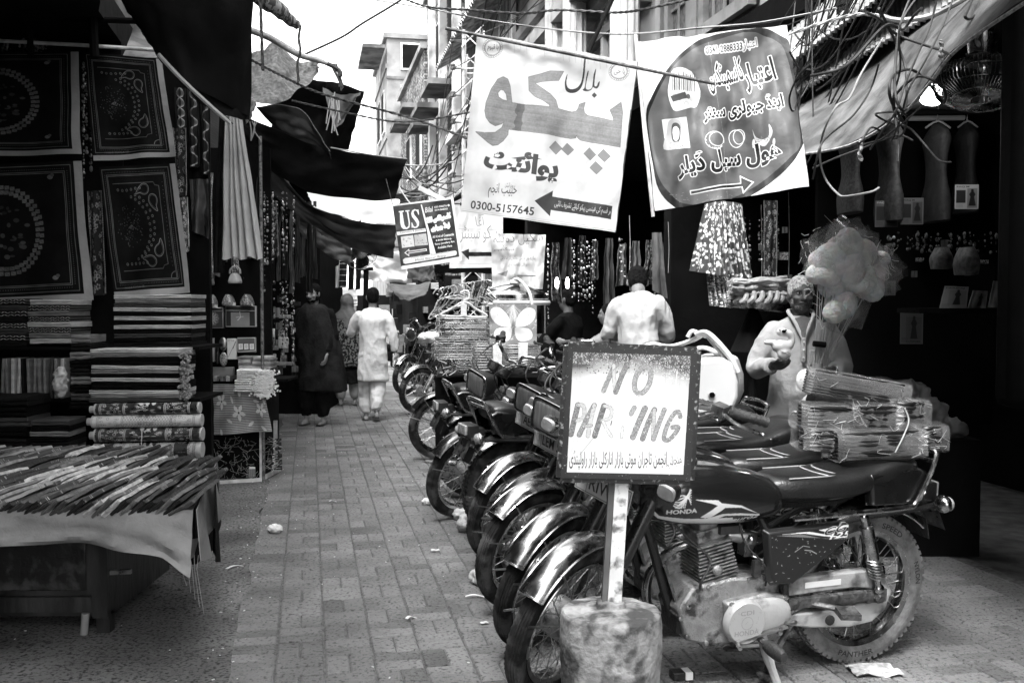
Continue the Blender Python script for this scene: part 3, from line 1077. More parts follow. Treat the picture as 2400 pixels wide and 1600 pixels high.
def arc_fender(r0, r1, a0, a1, w, thick, cx, cz, M=None, lip=True, nu=30, drop=.35):
 def f(a, b):
  q = a0+(a1-a0)*a
  t = (b-.5)*2
  r = r0 + (r1-r0)*a - drop*w*(abs(t)**2.6)
  return V((cx+r*math.cos(q), t*w, cz+r*math.sin(q)))
 mb = MB().sheet(f, nu, 12, thick, M=M)
 if lip:
  e = [f(a/nu, 0) for a in range(nu+1)]
  mb.tube(e, .0045, 5, M=M)
  mb.tube([f(a/nu, 1) for a in range(nu+1)], .0045, 5, M=M)
  mb.tube([f(0, b/10) for b in range(11)], .0045, 5, M=M)
  mb.tube([f(1, b/10) for b in range(11)], .0045, 5, M=M)
 return mb
def motorcycle(label, loc, rz, steer=30, lean=-.07, lamp='square', tank=0, tyre=None, plate=None, front_plate=False, cowl=None, seat=None,
               fend='chrome', hi=True, group='motorcycles parked in a row along the shops', rear_plate=None, knob_front=False, box=False, scale=1.06, bars=0.0, fa=38, words=False):
 t = thing('motorcycle', label, 'motorcycle', loc, rz, group)
 t.rotation_euler = (lean, 0, rz)
 t.scale = (scale,)*3
 tyre = tyre or M_tyre
 sub = 72 if hi else 40
 def B(mb, name, m, par=t, **k):
  return mb.build(name, m, par, W=False, **k)
 # rear wheel at x=0, front at x=1.24
 wheel(t, 0, .303, .303, .085, True, 'rear_wheel', sub, tyre, full=hi)
 HX, HZ = .985, .80           # steering head
 rake = rad(27)
 ax = V((-math.sin(rake), 0, math.cos(rake)))
 S = Matrix.Translation((HX, 0, HZ)) @ Matrix.Rotation(rad(steer), 4, ax) @ Matrix.Translation((-HX, 0, -HZ))
 fx, fz = 1.25, .297
 wheel(t, fx, fz, .297, .07, knob_front, 'front_wheel', sub, M_tyre, M=S, full=hi)
 # frame
 f = MB()
 f.tube(cr([(HX, 0, HZ+.02), (.8, 0, .74), (.5, 0, .68), (.2, 0, .66), (-.05, 0, .66)], 4), .022, 8)
 f.tube(cr([(HX, 0, HZ-.06), (.93, 0, .6), (.87, 0, .42), (.82, 0, .27)], 4), .019, 8)
 f.tube([(HX, 0, HZ-.09), (HX-.05, 0, HZ+.06)], .03, 10)
 for s in (-1, 1):
  f.tube(cr([(.5, s*.03, .66), (.42, s*.1, .45), (.4, s*.1, .28)], 4), .016, 8)
  f.tube(cr([(.42, s*.1, .5), (.2, s*.11, .6), (-.1, s*.11, .63), (-.3, s*.1, .64)], 4), .013, 8)
 f.bar((.8, -.06, .27), (.8, .06, .27), .06, .1)
 B(f, 'frame', M_bplas)
 # tank
 def uvt(p):
  return (.261+(.97-p[0])*1.43, (p[2]-.55)/.3)
 tk = MB().loft([(.40, 0, .68, .055, .035, 2.4), (.44, 0, .70, .1, .07, 2.6), (.55, 0, .715, .125, .098, 2.8), (.7, 0, .73, .135, .112, 2.8), (.84, 0, .735, .128, .108, 2.7), (.93, 0, .735, .1, .09, 2.5), (.98, 0, .735, .06, .06, 2.2)], 28, 5, uvf=uvt)
 B(tk, 'fuel_tank', M_tank[tank], smooth=60)
 c = MB().lathe([(.034, 0), (.038, .012), (.034, .022), (.01, .026)], Matrix.Translation((.78, 0, .838)), 18)
 B(c, 'filler_cap', M_chrome)
 # seat
 sm = seat or M_seat
 st = MB().loft([(.47, 0, .735, .06, .02, 3), (.44, 0, .735, .085, .045, 3.2), (.36, 0, .735, .11, .052, 3.2), (.22, 0, .735, .13, .052, 3.2), (.08, 0, .752, .135, .054, 3.2), (-.06, 0, .785, .135, .058, 3.4), (-.15, 0, .79, .12, .05, 3.2), (-.18, 0, .79, .09, .03, 3)], 28, 5)
 so = B(st, 'seat', sm, smooth=60)
 if hi:
  rb = MB()
  for k in range(9):
   x = .36-k*.052
   z = .786 + max(0, .15-x)*.13 - (.0 if x < .3 else .006)
   rb.tube(cr([(x-.03, -.085, z-.004), (x, -.05, z+.001), (x+.008, 0, z+.002), (x, .05, z+.001), (x-.03, .085, z-.004)], 3), .0035, 5)
  for s in (-1, 1):
   rb.tube([(.4-k*.06, s*.088, .780+max(0, .15-(.4-k*.06))*.12) for k in range(10)], .0035, 5)
  B(rb, 'seat_piping', mat('seat_piping', .3, .5), so)
 # side covers
 def uvc(p):
  return ((.55-p[0])/.45, (p[2]-.36)/.28)
 for s in (1, -1):
  pts = [(.525, .605), (.15, .615), (.15, .55), (.22, .5), (.40, .385), (.48, .39), (.5, .42)]
  q = MB()
  base = cr([V((x, 0, z)) for x, z in pts], 1, True)
  n = len(pts)
  vs = [V((x, s*.115, z)) for x, z in pts] + [V((.34+(x-.34)*.93, s*.142, .52+(z-.52)*.9)) for x, z in pts]
  fs = [(i, (i+1) % n, n+(i+1) % n, n+i) for i in range(n)] + [tuple(range(n, 2*n))]
  q.add(vs, fs, [uvc(p) for p in vs])
  B(q, 'side_cover', M_cover, smooth=30, bevel=.006, recalc=True)
  tc_ = MB()
  pts = [(.08, .79), (.06, .66), (-.09, .655), (-.17, .67), (-.205, .785), (-.15, .808), (0, .8)]
  vs = [V((x, s*.10, z)) for x, z in pts] + [V((-.1+(x+.1)*.95, s*.135, .73+(z-.73)*.92)) for x, z in pts]
  uv_ = [((.1-p[0])/.42, (p[2]-.63)/.2) for p in vs]
  tc_.add(vs, [(i, (i+1) % 7, 7+(i+1) % 7, 7+i) for i in range(7)] + [tuple(range(7, 14))], uv_)
  B(tc_, 'tail_cowl', cowl or M_bpaint, smooth=30, bevel=.01, recalc=True)
 # grab rail
 g = MB()
 for s in (1, -1):
  g.tube(cr([(.4, s*.13, .64), (.1, s*.15, .65), (-.08, s*.152, .655), (-.14, s*.152, .68), (-.225, s*.14, .84), (-.235, s*.1, .86)], 5), .0105, 8)
 g.tube(cr([(-.235, .1, .86), (-.24, .04, .865), (-.24, -.04, .865), (-.235, -.1, .86)], 4), .0105, 8)
 g.tube([(-.215, .14, .825), (-.215, -.14, .825)], .009, 8)
 B(g, 'grab_rail', M_chrome)
 # rear fender, tail lamp
 rf = arc_fender(.365, .372, rad(62), rad(134), .085, .003, 0, .303, drop=.4)
 B(rf, 'rear_fender', M_chrome if fend == 'chrome' else M_bpaint, smooth=60)
 fl = MB().sheet(lambda a, b: V((-.262-.03*b, (a-.5)*(.14-.02*b), .58-.09*b)), 4, 6, .004)
 B(fl, 'mud_flap', M_rubber)
 tb = MB().box((-.27, 0, .68), (.07, .14, .08)).box((-.22, 0, .67), (.08, .06, .05))
 to = B(tb, 'tail_lamp', M_bplas, bevel=.006)
 B(MB().box((-.313, 0, .69), (.02, .12, .06)), 'lens', M_amber, to, bevel=.006)
 pl = MB()
 pl.add([(-.29, -.09, .63), (-.29, .09, .63), (-.34, .09, .53), (-.34, -.09, .53)], [(0, 1, 2, 3)], [(0, 1), (1, 1), (1, 0), (0, 0)])
 pl.bar((-.28, -.09, .62), (-.28, .09, .62), .012)
 B(pl, 'rear_plate', plate if rear_plate else M_steel)
 for s in (1, -1):
  q = MB().tube([(-.26, s*.04, .65), (-.26, s*.13, .655)], .007, 6).ball((-.265, s*.15, .657), (.03, .038, .034), 12, 8)
  io = B(q, 'rear_indicator', M_chrome)
  B(MB().ball((-.282, s*.152, .657), (.02, .033, .029), 12, 8), 'lens', M_amber, io)
 # shocks
 for s in (1, -1):
  a, b = V((.09, s*.135, .625)), V((.0, s*.135, .335))
  d = b-a
  q = MB().tube([a, a+d*.12, a+d*.12, a+d*.58, a+d*.58, a+d*.6], [.014, .018, .026, .026, .028, .014], 14)
  q.tube([a+d*.6, b], .012, 10).ball(b, (.022, .014, .022)).ball(a, (.02, .014, .02))
  so_ = B(q, 'shock_absorber', M_chrome)
  sp = []
  for k in range(64):
   w_ = k/63
   c_ = a+d*(.585+.25*w_)
   q_ = k*.62
   sp.append(c_+V((math.cos(q_)*.026, math.sin(q_)*.026, 0)))
  B(MB().tube(sp, .0048, 5), 'spring', M_steel, so_)
 # swing arm and chain case
 q = MB()
 for s in (1, -1):
  q.tube([(.42, s*.095, .30), (.1, s*.115, .31), (-.03, s*.115, .305)], .017, 8, flat=1.4)
  q.box((-.0, s*.118, .305), (.09, .014, .05))
  q.lathe([(.022, 0), (.022, .02), (.012, .028)], Matrix.Translation((0, s*.125, .303)) @ Matrix.Rotation(-s*pi/2, 4, 'X'), 6)
 B(q, 'swing_arm', M_grease)
 cc_ = [(.40, .40), (.2, .405), (.03, .405), (-.045, .375), (-.085, .31), (-.06, .24), (0, .195), (.1, .185), (.28, .2), (.4, .225), (.4, .265), (.25, .262), (.1, .27), (.02, .275), (-.005, .3), (.02, .33), (.1, .34), (.25, .338), (.4, .335)]
 q = MB()
 n = len(cc_)
 q.prism(cc_, .045, M=Matrix.Translation((0, .085, 0)))
 co = B(q, 'chain_case', M_case, bevel=.007)
 q = MB().lathe([(.02, 0), (.02, .006), (.01, .008)], Matrix.Translation((.2, .108, .225)) @ Matrix.Rotation(-pi/2, 4, 'X'), 12)
 B(q, 'inspection_plug', M_rubber, co)
 q = MB().box((.24, .1095, .372), (.16, .002, .022))
 B(q, 'warning_sticker', M_white, co)
 # engine
 e = MB()
 e.prism([(.84, .32), (.80, .20), (.7, .17), (.48, .17), (.40, .22), (.38, .36), (.46, .41), (.62, .42), (.78, .40)], .17)
 e.prism([(.66, .34), (.64, .2), (.58, .19), (.42, .2), (.385, .28), (.40, .345), (.5, .36)], .24, M=Matrix.Translation((0, .0, 0)))
 eo = B(e, 'crankcase', M_alu, bevel=.01)
 q = MB()
 Mx = Matrix.Translation((.59, .12, .268)) @ Matrix.Rotation(-pi/2, 4, 'X')
 vs, fs, uv_ = [], [], []
 for r_, y_ in ((.085, 0), (.085, .018), (.075, .03), (0.0001, .032)):
  for j in range(32):
   a_ = 2*pi*j/32
   vs.append((r_*math.cos(a_), r_*math.sin(a_), y_))
   uv_.append((.5-.5*r_/.078*math.cos(a_), .5-.5*r_/.078*math.sin(a_)))
 for i in range(3):
  for j in range(32):
   fs.append((i*32+j, i*32+(j+1) % 32, (i+1)*32+(j+1) % 32, (i+1)*32+j))
 q.add(vs, fs, uv_, Mx)
 B(q, 'generator_cover', M_caseprint, eo)
 q = MB().loft([(.118, 0, 0, .11, .062, 2.4), (.135, 0, 0, .105, .058, 2.4), (.143, 0, 0, .085, .04, 2.4)], 28, 2, axis='y')
 q2 = MB().add([V((p.x*0+.50+p.z, p.y, .285+p.x)) for p in q.v], q.f)
 B(q2, 'sprocket_cover', M_case, eo)
 for (x, z) in ((.66, .2), (.66, .35), (.41, .22), (.42, .345), (.54, .365)):
  pass
 cy = MB()
 tilt = Matrix.Translation((.665, 0, .40)) @ Matrix.Rotation(rad(11), 4, 'Y')
 cy.box((0, 0, .07), (.1, .1, .2), M=tilt)
 co2 = B(cy, 'cylinder', M_alu)
 fi = MB()
 for k in range(12):
  w_ = .15+.008*math.sin(k*.5)
  fi.box((0, 0, .005+k*.0135), (w_, .155, .0045), M=tilt)
 B(fi, 'cooling_fins', M_alu, co2, kind='stuff')
 B(MB().box((0, 0, .185), (.12, .12, .045), M=tilt).box((0, 0, .215), (.08, .1, .03), M=tilt).lathe([(.02, 0), (.02, .016), (.01, .02)], tilt @ Matrix.Translation((.01, .078, .06)) @ Matrix.Rotation(-pi/2, 4, 'X'), 12), 'cylinder_head', M_alu, co2, bevel=.006)
 cb = MB().tube([(.60, 0, .56), (.53, .02, .55), (.47, .02, .54)], [.022, .03, .022], 12).box((.53, .03, .52), (.05, .05, .07)).ball((.53, .055, .55), .018)
 cb.tube(cr([(.55, .04, .58), (.6, .06, .63), (.5, .07, .64)], 4), .004, 5).tube(cr([(.53, .04, .49), (.47, .09, .46), (.45, .09, .4)], 4), .004, 5)
 B(cb, 'carburettor', M_steel, bevel=.003)
 ex = MB().tube(cr([(.72, -.02, .53), (.8, -.05, .5), (.87, -.09, .4), (.86, -.11, .27), (.76, -.12, .19), (.6, -.125, .17), (.3, -.14, .2)], 6), .018, 10)
 ex.tube(cr([(.3, -.15, .2), (.26, -.155, .21), (-.2, -.165, .28), (-.24, -.165, .285)], 4), [.018]+[.03]*3+[.042]*8+[.034], 14)
 B(ex, 'exhaust_pipe', M_chrome)
 el = MB().bar((.87, .02, .47), (.8, .03, .27), .035, .012).bar((.84, .05, .3), (.77, .05, .2), .05, .008)
 el.lathe([(.012, 0), (.012, .01)], Matrix.Translation((.8, .056, .25)) @ Matrix.Rotation(-pi/2, 4, 'X'), 10)
 B(el, 'engine_mount', M_grease)
 bo = MB()
 for x, y, z in ((.80, .087, .22), (.72, .087, .185), (.80, .087, .33), (.64, .122, .335), (.41, .122, .34), (.395, .122, .27), (.43, .122, .205), (.64, .122, .205), (.72, .087, .395), (.55, .087, .41), (.83, .087, .29), (.47, .087, .39)):
  bo.lathe([(.009, -.004), (.009, .006), (.004, .008)], Matrix.Translation((x, y, z)) @ Matrix.Rotation(-pi/2, 4, 'X'), 8)
 B(bo, 'bolts', M_steel, eo, kind='stuff')
 cl = MB()
 cl.tube(cr([(.73, .05, .36), (.76, .1, .42), (.72, .09, .5), (.8, .06, .58), (.92, .05, .7)], 5), .0045, 6)
 cl.tube(cr([(.48, .09, .38), (.5, .12, .46), (.58, .1, .55), (.6, .08, .63)], 5), .0035, 6)
 cl.box((.63, .06, .60), (.09, .04, .03)).box((.53, .1, .455), (.03, .02, .06))
 B(cl, 'cables', M_rubber, kind='stuff')
 if words:
  def ring_text(t_, r_, a0, a1, h_, cx, y_):
   co, trr = glyph_tris(t_, 0, .015)
   mn0, mx0 = co.min(0), co.max(0)
   q_ = (co-mn0)/(mx0-mn0)
   vs = []
   for u_, w_ in q_:
    a_ = a0+(a1-a0)*u_; rr_ = r_+h_*(w_ if a1 > a0 else 1-w_)
    vs.append((cx+rr_*math.cos(a_), y_-.2*abs(w_-.5)*.0, .303+rr_*math.sin(a_)))
   return vs, [tuple(int(i) for i in f) for f in trr]
  tw = MB()
  for t_, a0, a1 in (('PANTHER', rad(-68), rad(-104)), ('SPEED', rad(106), rad(130)), ('NYLON', rad(160), rad(180))):
   v_, f_ = ring_text(t_, .252, a0, a1, .022, 0, .0438)
   tw.add(v_, f_)
  B(tw, 'tyre_lettering', mat('tyre_letters', .045, .8), t, smooth=0, kind='stuff')
 # pegs, levers, stands
 for s in (1, -1):
  pg = MB()
  pg.tube([(.3, s*.1, .3), (.2, s*.17, .29)], .012, 6)
  pg.tube([(.3, s*.1, .3), (.52, s*.1, .2)], .01, 6)
  pg.box((.2, s*.21, .29), (.075, .09, .022), rz=-s*.35)
  pg.tube([(.52, s*.1, .2), (.52, s*.2, .19)], .012, 6)
  B(pg, 'footpeg_bracket', M_grease)
 for s in (1, -1):
  B(MB().loft([(.17, 0, 0, .02, .016, 2.5), (.2, 0, 0, .027, .019, 2.5), (.26, 0, 0, .027, .019, 2.5), (.285, 0, 0, .018, .014, 2.5)], 12, 2, axis='y', M=Matrix.Translation((.52, 0, .188)) @ Matrix.Scale(s, 4, (0, 1, 0))), 'footpeg', M_rubber)
 gl = MB().bar((.62, .14, .2), (.42, .15, .24), .02, .008).tube([(.62, .12, .2), (.64, .19, .195)], .008, 6).tube([(.42, .12, .24), (.41, .19, .27)], .008, 6)
 B(gl, 'gear_lever', M_steel)
 ss = MB().tube(cr([(.5, .11, .2), (.49, .15, .12), (.475, .22, .01)], 4), [.019]*5+[.015]*4, 8).box((.475, .225, .006), (.06, .05, .01)).tube([(.47, .22, .02), (.33, .26, .035)], .008, 6)
 B(ss, 'side_stand', M_galv)
 cs = MB()
 for s in (1, -1):
  cs.tube([(.36, s*.09, .22), (.36, 0, .22)], .012, 6).tube([(.36, s*.09, .22), (.48, s*.12, .06)], .012, 6).box((.485, s*.12, .05), (.05, .03, .01))
 B(cs, 'centre_stand', M_grease)
 # front end, steered
 fk = MB()
 base = V((fx-.01, 0, fz))
 off = .045
 for s in (1, -1):
  lo, up = MB(), MB()
  p0 = V((fx-.03, s*.085, fz-.01))
  p1 = p0 + ax*.26
  p2 = p0 + ax*.62
  lo.tube([p0, p0+ax*.02, p1, p1], [.018, .024, .024, .016], 12, M=S)
  lo.ball(p0, (.024, .03, .024), M=S)
  up.tube([p1, p1, p2], [.02, .029, .029], 12, M=S)
  lo.tube([p1, p0+ax*.64], .016, 10, M=S)
  B(lo, 'fork_slider', M_alu)
  B(up, 'fork_cover', M_bpaint if fend == 'chrome' else M_steel)
 # front fender
 ff = arc_fender(.345, .34, rad(146), rad(fa), .050, .0025, fx, fz, M=S, drop=.5)
 fo_ = B(ff, 'front_fender', M_chrome if fend == 'chrome' else M_bpaint, smooth=60)
 st_ = MB()
 for s in (1, -1):
  for a_ in (25, 60, 120):
   q_ = rad(a_)
   st_.tube([(fx+.335*math.cos(q_), s*.055, fz+.335*math.sin(q_)-.01), (fx, s*.075, fz+.02)], .004, 5, M=S)
 B(st_, 'fender_stay', M_steel, fo_)
 # headlamp
 hc = V((HX+.12, 0, HZ+.14))
 if lamp == 'square':
  hb = MB().loft([(0, 0, 0, .05, .045, 3), (.05, 0, 0, .085, .066, 4), (.1, 0, 0, .097, .075, 5), (.13, 0, 0, .1, .078, 6)], 28, 3, M=S @ Matrix.Translation(hc))
  ho = B(hb, 'headlamp', M_bplas, smooth=50)
  B(MB().loft([(.128, 0, 0, .101, .079, 6), (.135, 0, 0, .104, .082, 6), (.142, 0, 0, .1, .078, 6), (.143, 0, 0, .09, .068, 6)], 28, 2, M=S @ Matrix.Translation(hc), cap=False), 'bezel', M_chrome, ho)
  B(MB().loft([(.132, 0, 0, .092, .07, 6), (.143, 0, 0, .085, .063, 6), (.148, 0, 0, .05, .035, 5), (.149, 0, 0, .005, .003, 4)], 28, 2, M=S @ Matrix.Translation(hc)), 'lens', M_lens, ho)
 else:
  hb = MB().loft([(-.02, 0, 0, .03, .03, 2), (.02, 0, 0, .07, .07, 2), (.07, 0, 0, .088, .088, 2), (.12, 0, 0, .092, .092, 2)], 28, 3, M=S @ Matrix.Translation(hc))
  ho = B(hb, 'headlamp', M_bpaint if fend != 'chrome' else M_chrome, smooth=50)
  B(MB().loft([(.118, 0, 0, .094, .094, 2), (.126, 0, 0, .097, .097, 2), (.134, 0, 0, .09, .09, 2)], 28, 2, M=S @ Matrix.Translation(hc), cap=False), 'bezel', M_chrome, ho)
  B(MB().loft([(.124, 0, 0, .088, .088, 2), (.145, 0, 0, .05, .05, 2), (.15, 0, 0, .004, .004, 2)], 28, 3, M=S @ Matrix.Translation(hc)), 'lens', M_lens, ho)
 for s in (1, -1):
  q = MB().tube([hc+V((.02, s*.08, -.04)), hc+V((.02, s*.19, -.05))], .008, 6, M=S).loft([(-.03, 0, 0, .02, .016, 2.5), (0, 0, 0, .038, .03, 3), (.03, 0, 0, .038, .03, 3.5)], 14, 2, M=S @ Matrix.Translation(hc+V((.02, s*.215, -.05))))
  io = B(q, 'front_indicator', M_bplas if lamp == 'square' else M_chrome)
  B(MB().loft([(.028, 0, 0, .036, .028, 3.5), (.04, 0, 0, .03, .022, 3)], 14, 2, M=S @ Matrix.Translation(hc+V((.02, s*.215, -.05)))), 'lens', M_amber, io)
 # instruments
 for s in ((1, -1) if lamp != 'round' else (1,)):
  Mi = S @ Matrix.Translation(hc+V((-.05, s*.055, .10))) @ Matrix.Rotation(rad(-35), 4, 'Y')
  io = B(MB().lathe([(.02, -.06), (.042, -.05), (.046, -.01), (.046, 0)], Mi, 20), 'instrument', M_bplas)
  B(MB().lathe([(.045, 0), (.05, .003), (.046, .008), (.04, .008)], Mi, 20, cap=False), 'bezel', M_chrome, io)
  B(MB().lathe([(.041, .004), (.03, .007), (.001, .008)], Mi, 20), 'dial', M_lens, io)
 # handlebar
 bz = HZ+.25
 hb = MB()
 L_ = [(HX-.04, 0, bz), (HX-.03, .06, bz), (HX+.0, .12, bz+.08+bars), (HX-.05, .18, bz+.09+bars), (HX-.12, .26, bz+.085+bars), (HX-.18, .34, bz+.075+bars)]
 pts = [V((x, -y, z)) for x, y, z in reversed(L_)] + [V(q) for q in L_[1:]]
 hb.tube(cr(pts, 4), .0115, 8, M=S)
 ho2 = B(hb, 'handlebar', M_chrome)
 for s in (1, -1):
  a, b = V((HX-.10, s*.235, bz+.088+bars)), V((HX-.185, s*.345, bz+.074+bars))
  q = MB().tube([a, a, b, b], [.013, .018, .0175, .012], 12, M=S)
  for k in range(7):
   c_ = a.lerp(b, (k+.5)/7)
   q.tube([c_, c_+(b-a)*.04], .0195, 10, M=S)
  q.tube([a.lerp(b, 0), a.lerp(b, .06)], .024, 12, M=S)
  B(q, 'grip', M_rubber, ho2)
  lv = MB().box(a+V((.03, -s*.02, 0)), (.05, .045, .045), M=S)
  lv.tube(cr([a+V((.035, -s*.01, 0)), a+V((.055, s*.06, -.01)), b+V((.075, s*.0, -.02)), b+V((.07, s*.02, -.022))], 4), .0065, 6, M=S).ball(b+V((.07, s*.022, -.022)), .009, M=S)
  B(lv, 'lever', M_steel if s > 0 else M_bplas, ho2)
  cb = MB()
  cb.tube(cr([a+V((.03, -s*.02, 0)), hc+V((.06, s*.12, .12)), hc+V((.02, s*.07, .0)), V((HX, s*.03, HZ-.05))], 6), .0045, 6, M=S)
  cb.tube(cr([a+V((.02, -s*.03, 0)), hc+V((.0, s*.13, .16)), hc+V((-.06, s*.04, .05)), V((HX-.05, s*.03, HZ-.02))], 6), .004, 6, M=S)
  B(cb, 'cable', M_rubber, ho2)
 if front_plate:
  pl = MB()
  c0 = hc+V((.09, 0, -.13))
  vs = [c0+V((0, y, z)) for y, z in ((-.115, .045), (.115, .045), (.115, -.045), (-.115, -.045))]
  vs2 = [v_+V((-.003, 0, 0)) for v_ in vs]
  pl.add(vs+vs2, [(0, 1, 2, 3), (7, 6, 5, 4), (0, 4, 5, 1), (1, 5, 6, 2), (2, 6, 7, 3), (3, 7, 4, 0)], [(0, 1), (1, 1), (1, 0), (0, 0)]*2, M=S)
  pl2 = MB().bar(c0+V((-.02, -.02, .04)), c0+V((-.02, -.02, -.04)), .01)
  B(pl, 'number_plate', plate)
 if box:
  pass
 return t
def bike_at(label, front, head, **k):
 """front: where the front tyre touches the ground; head: heading angle"""
 sc = k.get('scale', 1.06)
 d = V((math.cos(head), math.sin(head), 0))
 return motorcycle(label, V(front)-d*1.25*sc, head, **k)
HD = pi+.33
bike_at('black motorcycle with silver engine and a sticker striped tank, nearest the no parking board', (.19, 3.76, 0), HD, steer=35, words=True, front_plate=True, plate=M_plate['RIW 72'], scale=1.065, tyre=M_tyre2)
bike_at('black motorcycle with chrome front fender, second from the concrete sign foot', (.14, 4.32, 0), HD-.05, steer=38, fa=34, lamp='round', tank=2, hi=True)
bike_at('black motorcycle carrying the white plastic shell, third from the concrete sign foot', (.07, 4.88, 0), HD-.02, steer=26, fa=44, lamp='square', tank=1, front_plate=True, plate=M_plate['LEM 583'])
bike_at('black motorcycle squeezed behind the white plastic shell, mudguard half hidden', (.10, 5.25, 0), HD-.16, steer=36, fa=30, fend='black', lamp='square', tank=2)
bike_at('black motorcycle with long chrome mudguard beside the reversed one', (-.02, 5.78, 0), HD-.06, steer=32, fa=36, lamp='square', tank=1, front_plate=True, plate=M_plate['AEL 457'])
motorcycle('reversed motorcycle showing its knobbly rear tyre and chrome rear fender to the street', (-.02, 6.35, 0), .42, steer=20, rear_plate=None, hi=True, tank=1, lean=.05)
bike_at('motorcycle with thin ribbed front tyre between the two reversed ones', (-.33, 6.95, 0), HD-.15, steer=30, lamp='square', tank=2, fend='black')
motorcycle('reversed motorcycle with black seat and curved grab rail', (-.28, 7.75, 0), .3, steer=10, tank=2, hi=False, lean=.05)
hb_ = bike_at('motorcycle with lettered side panel parked sideways by the hanger cart', (-.69, 9.6, 0), pi+.12, steer=12, lamp='round', tank=0, fend='black', cowl=None, hi=True)
q = MB()
q.add([(.0, .15, .56), (.34, .15, .56), (.36, .17, .78), (.30, .17, .82), (.03, .17, .82), (-.02, .17, .78)], [(5, 4, 3, 2, 1, 0)], [(1, 0), (0, 0), (0, .8), (.1, 1), (.9, 1), (1, .8)])
q.box((.17, .125, .69), (.34, .045, .24))
q.build('side_panel', M_tailR, hb_, W=False, bevel=.008, smooth=30)
MB().tube(cr([(-.03, .18, .54), (-.04, .19, .8), (.04, .19, .86), (.3, .19, .86), (.39, .19, .8), (.37, .18, .54)], 5), .012, 8).build('guard_rail', M_chrome, hb_, W=False)
bike_at('motorcycle with a cloth on its tank parked past the hanger cart', (-1.28, 13.6, 0), pi+.5, steer=10, lamp='square', tank=2, hi=False)
bike_at('motorcycle with round mirror parked farthest along the shops', (-1.75, 16.3, 0), pi+.8, steer=10, lamp='round', tank=1, hi=False)
# ================================================================ PEOPLE
M_skin = mat('skin', .13, .55, var=.18, sc=14, bump=.15, bsc=110, spec=.3)
M_skinl = mat('skin_light', .26, .55, var=.15, sc=14, spec=.3)
M_hair = mat('dark_hair', .006, .85, var=.5, sc=40, bump=.8, bsc=140)
M_greyhair = mat('grey_hair', .42, .7, var=.5, sc=60, bump=.9, bsc=170)
M_eye = mat('eye_white', .35, .3)
M_kam = mat('pale_cotton', .6, .9, var=.07, sc=5, bump=.35, bsc=28, sheen=.2)
M_kam2 = mat('grey_cotton', .28, .9, var=.1, sc=5, bump=.35, bsc=28)
M_kam3 = mat('soft_grey_cotton', .36, .9, var=.1, sc=5, bump=.3, bsc=24)
M_blk = mat('black_wool', .008, .95, var=.4, sc=8, bump=.4, bsc=40)
M_shoe = mat('dark_leather', .03, .4, var=.3, sc=10)
def basis(o, fwd, up=(0, 0, 1)):
 """matrix with x along fwd, z near up"""
 x = V(fwd).normalized()
 y = V(up).cross(x).normalized()
 z = x.cross(y)
 m = Matrix((x, y, z)).transposed().to_4x4()
 m.translation = V(o)
 return m
def head_mb(T, s=1.0):
 h = MB()
 S_ = T @ Matrix.Scale(s, 4)
 h.ball((-.012, 0, .025), (.098, .078, .1), 20, 14, M=S_)
 h.ball((.018, 0, -.025), (.072, .062, .092), 18, 12, M=S_)
 h.ball((.045, 0, -.085), (.036, .034, .03), 14, 10, M=S_)
 h.ball((.0, 0, -.06), (.06, .058, .045), 14, 10, M=S_)
 h.tube([(.082, 0, .03), (.098, 0, .0), (.113, 0, -.022), (.088, 0, -.032)], [.009, .012, .016, .012], 10, M=S_)
 for y in (-1, 1):
  h.ball((.098, y*.014, -.026), .0085, 8, 6, M=S_)
  h.ball((.056, y*.042, -.02), (.026, .024, .02), 10, 8, M=S_)
  h.tube([(.083, y*.012, .032), (.088, y*.03, .036), (.068, y*.052, .03)], [.008, .009, .007], 8, M=S_)
  h.loft([(-.03, 0, 0, .006, .01, 2), (-.01, 0, 0, .014, .014, 2), (.02, 0, 0, .016, .012, 2), (.034, 0, 0, .008, .006, 2)], 10, 2, axis='z', M=S_ @ Matrix.Translation((-.005, y*.079, -.005)))
 h.tube([(.079, -.026, -.056), (.091, 0, -.055), (.079, .026, -.056)], [.005, .008, .005], 8, M=S_)
 h.tube([(.076, -.022, -.067), (.087, 0, -.069), (.076, .022, -.067)], [.005, .009, .005], 8, M=S_)
 return h
def eyes(parent, T, W=False):
 for y in (-1, 1):
  MB().ball((.071, y*.031, .014), (.0125, .0135, .0095), 12, 8, M=T).build('eye', M_eye, parent, W=W)
  MB().ball((.0805, y*.031, .014), (.0045, .0062, .0062), 8, 6, M=T).build('pupil', M_hair, parent, W=W)
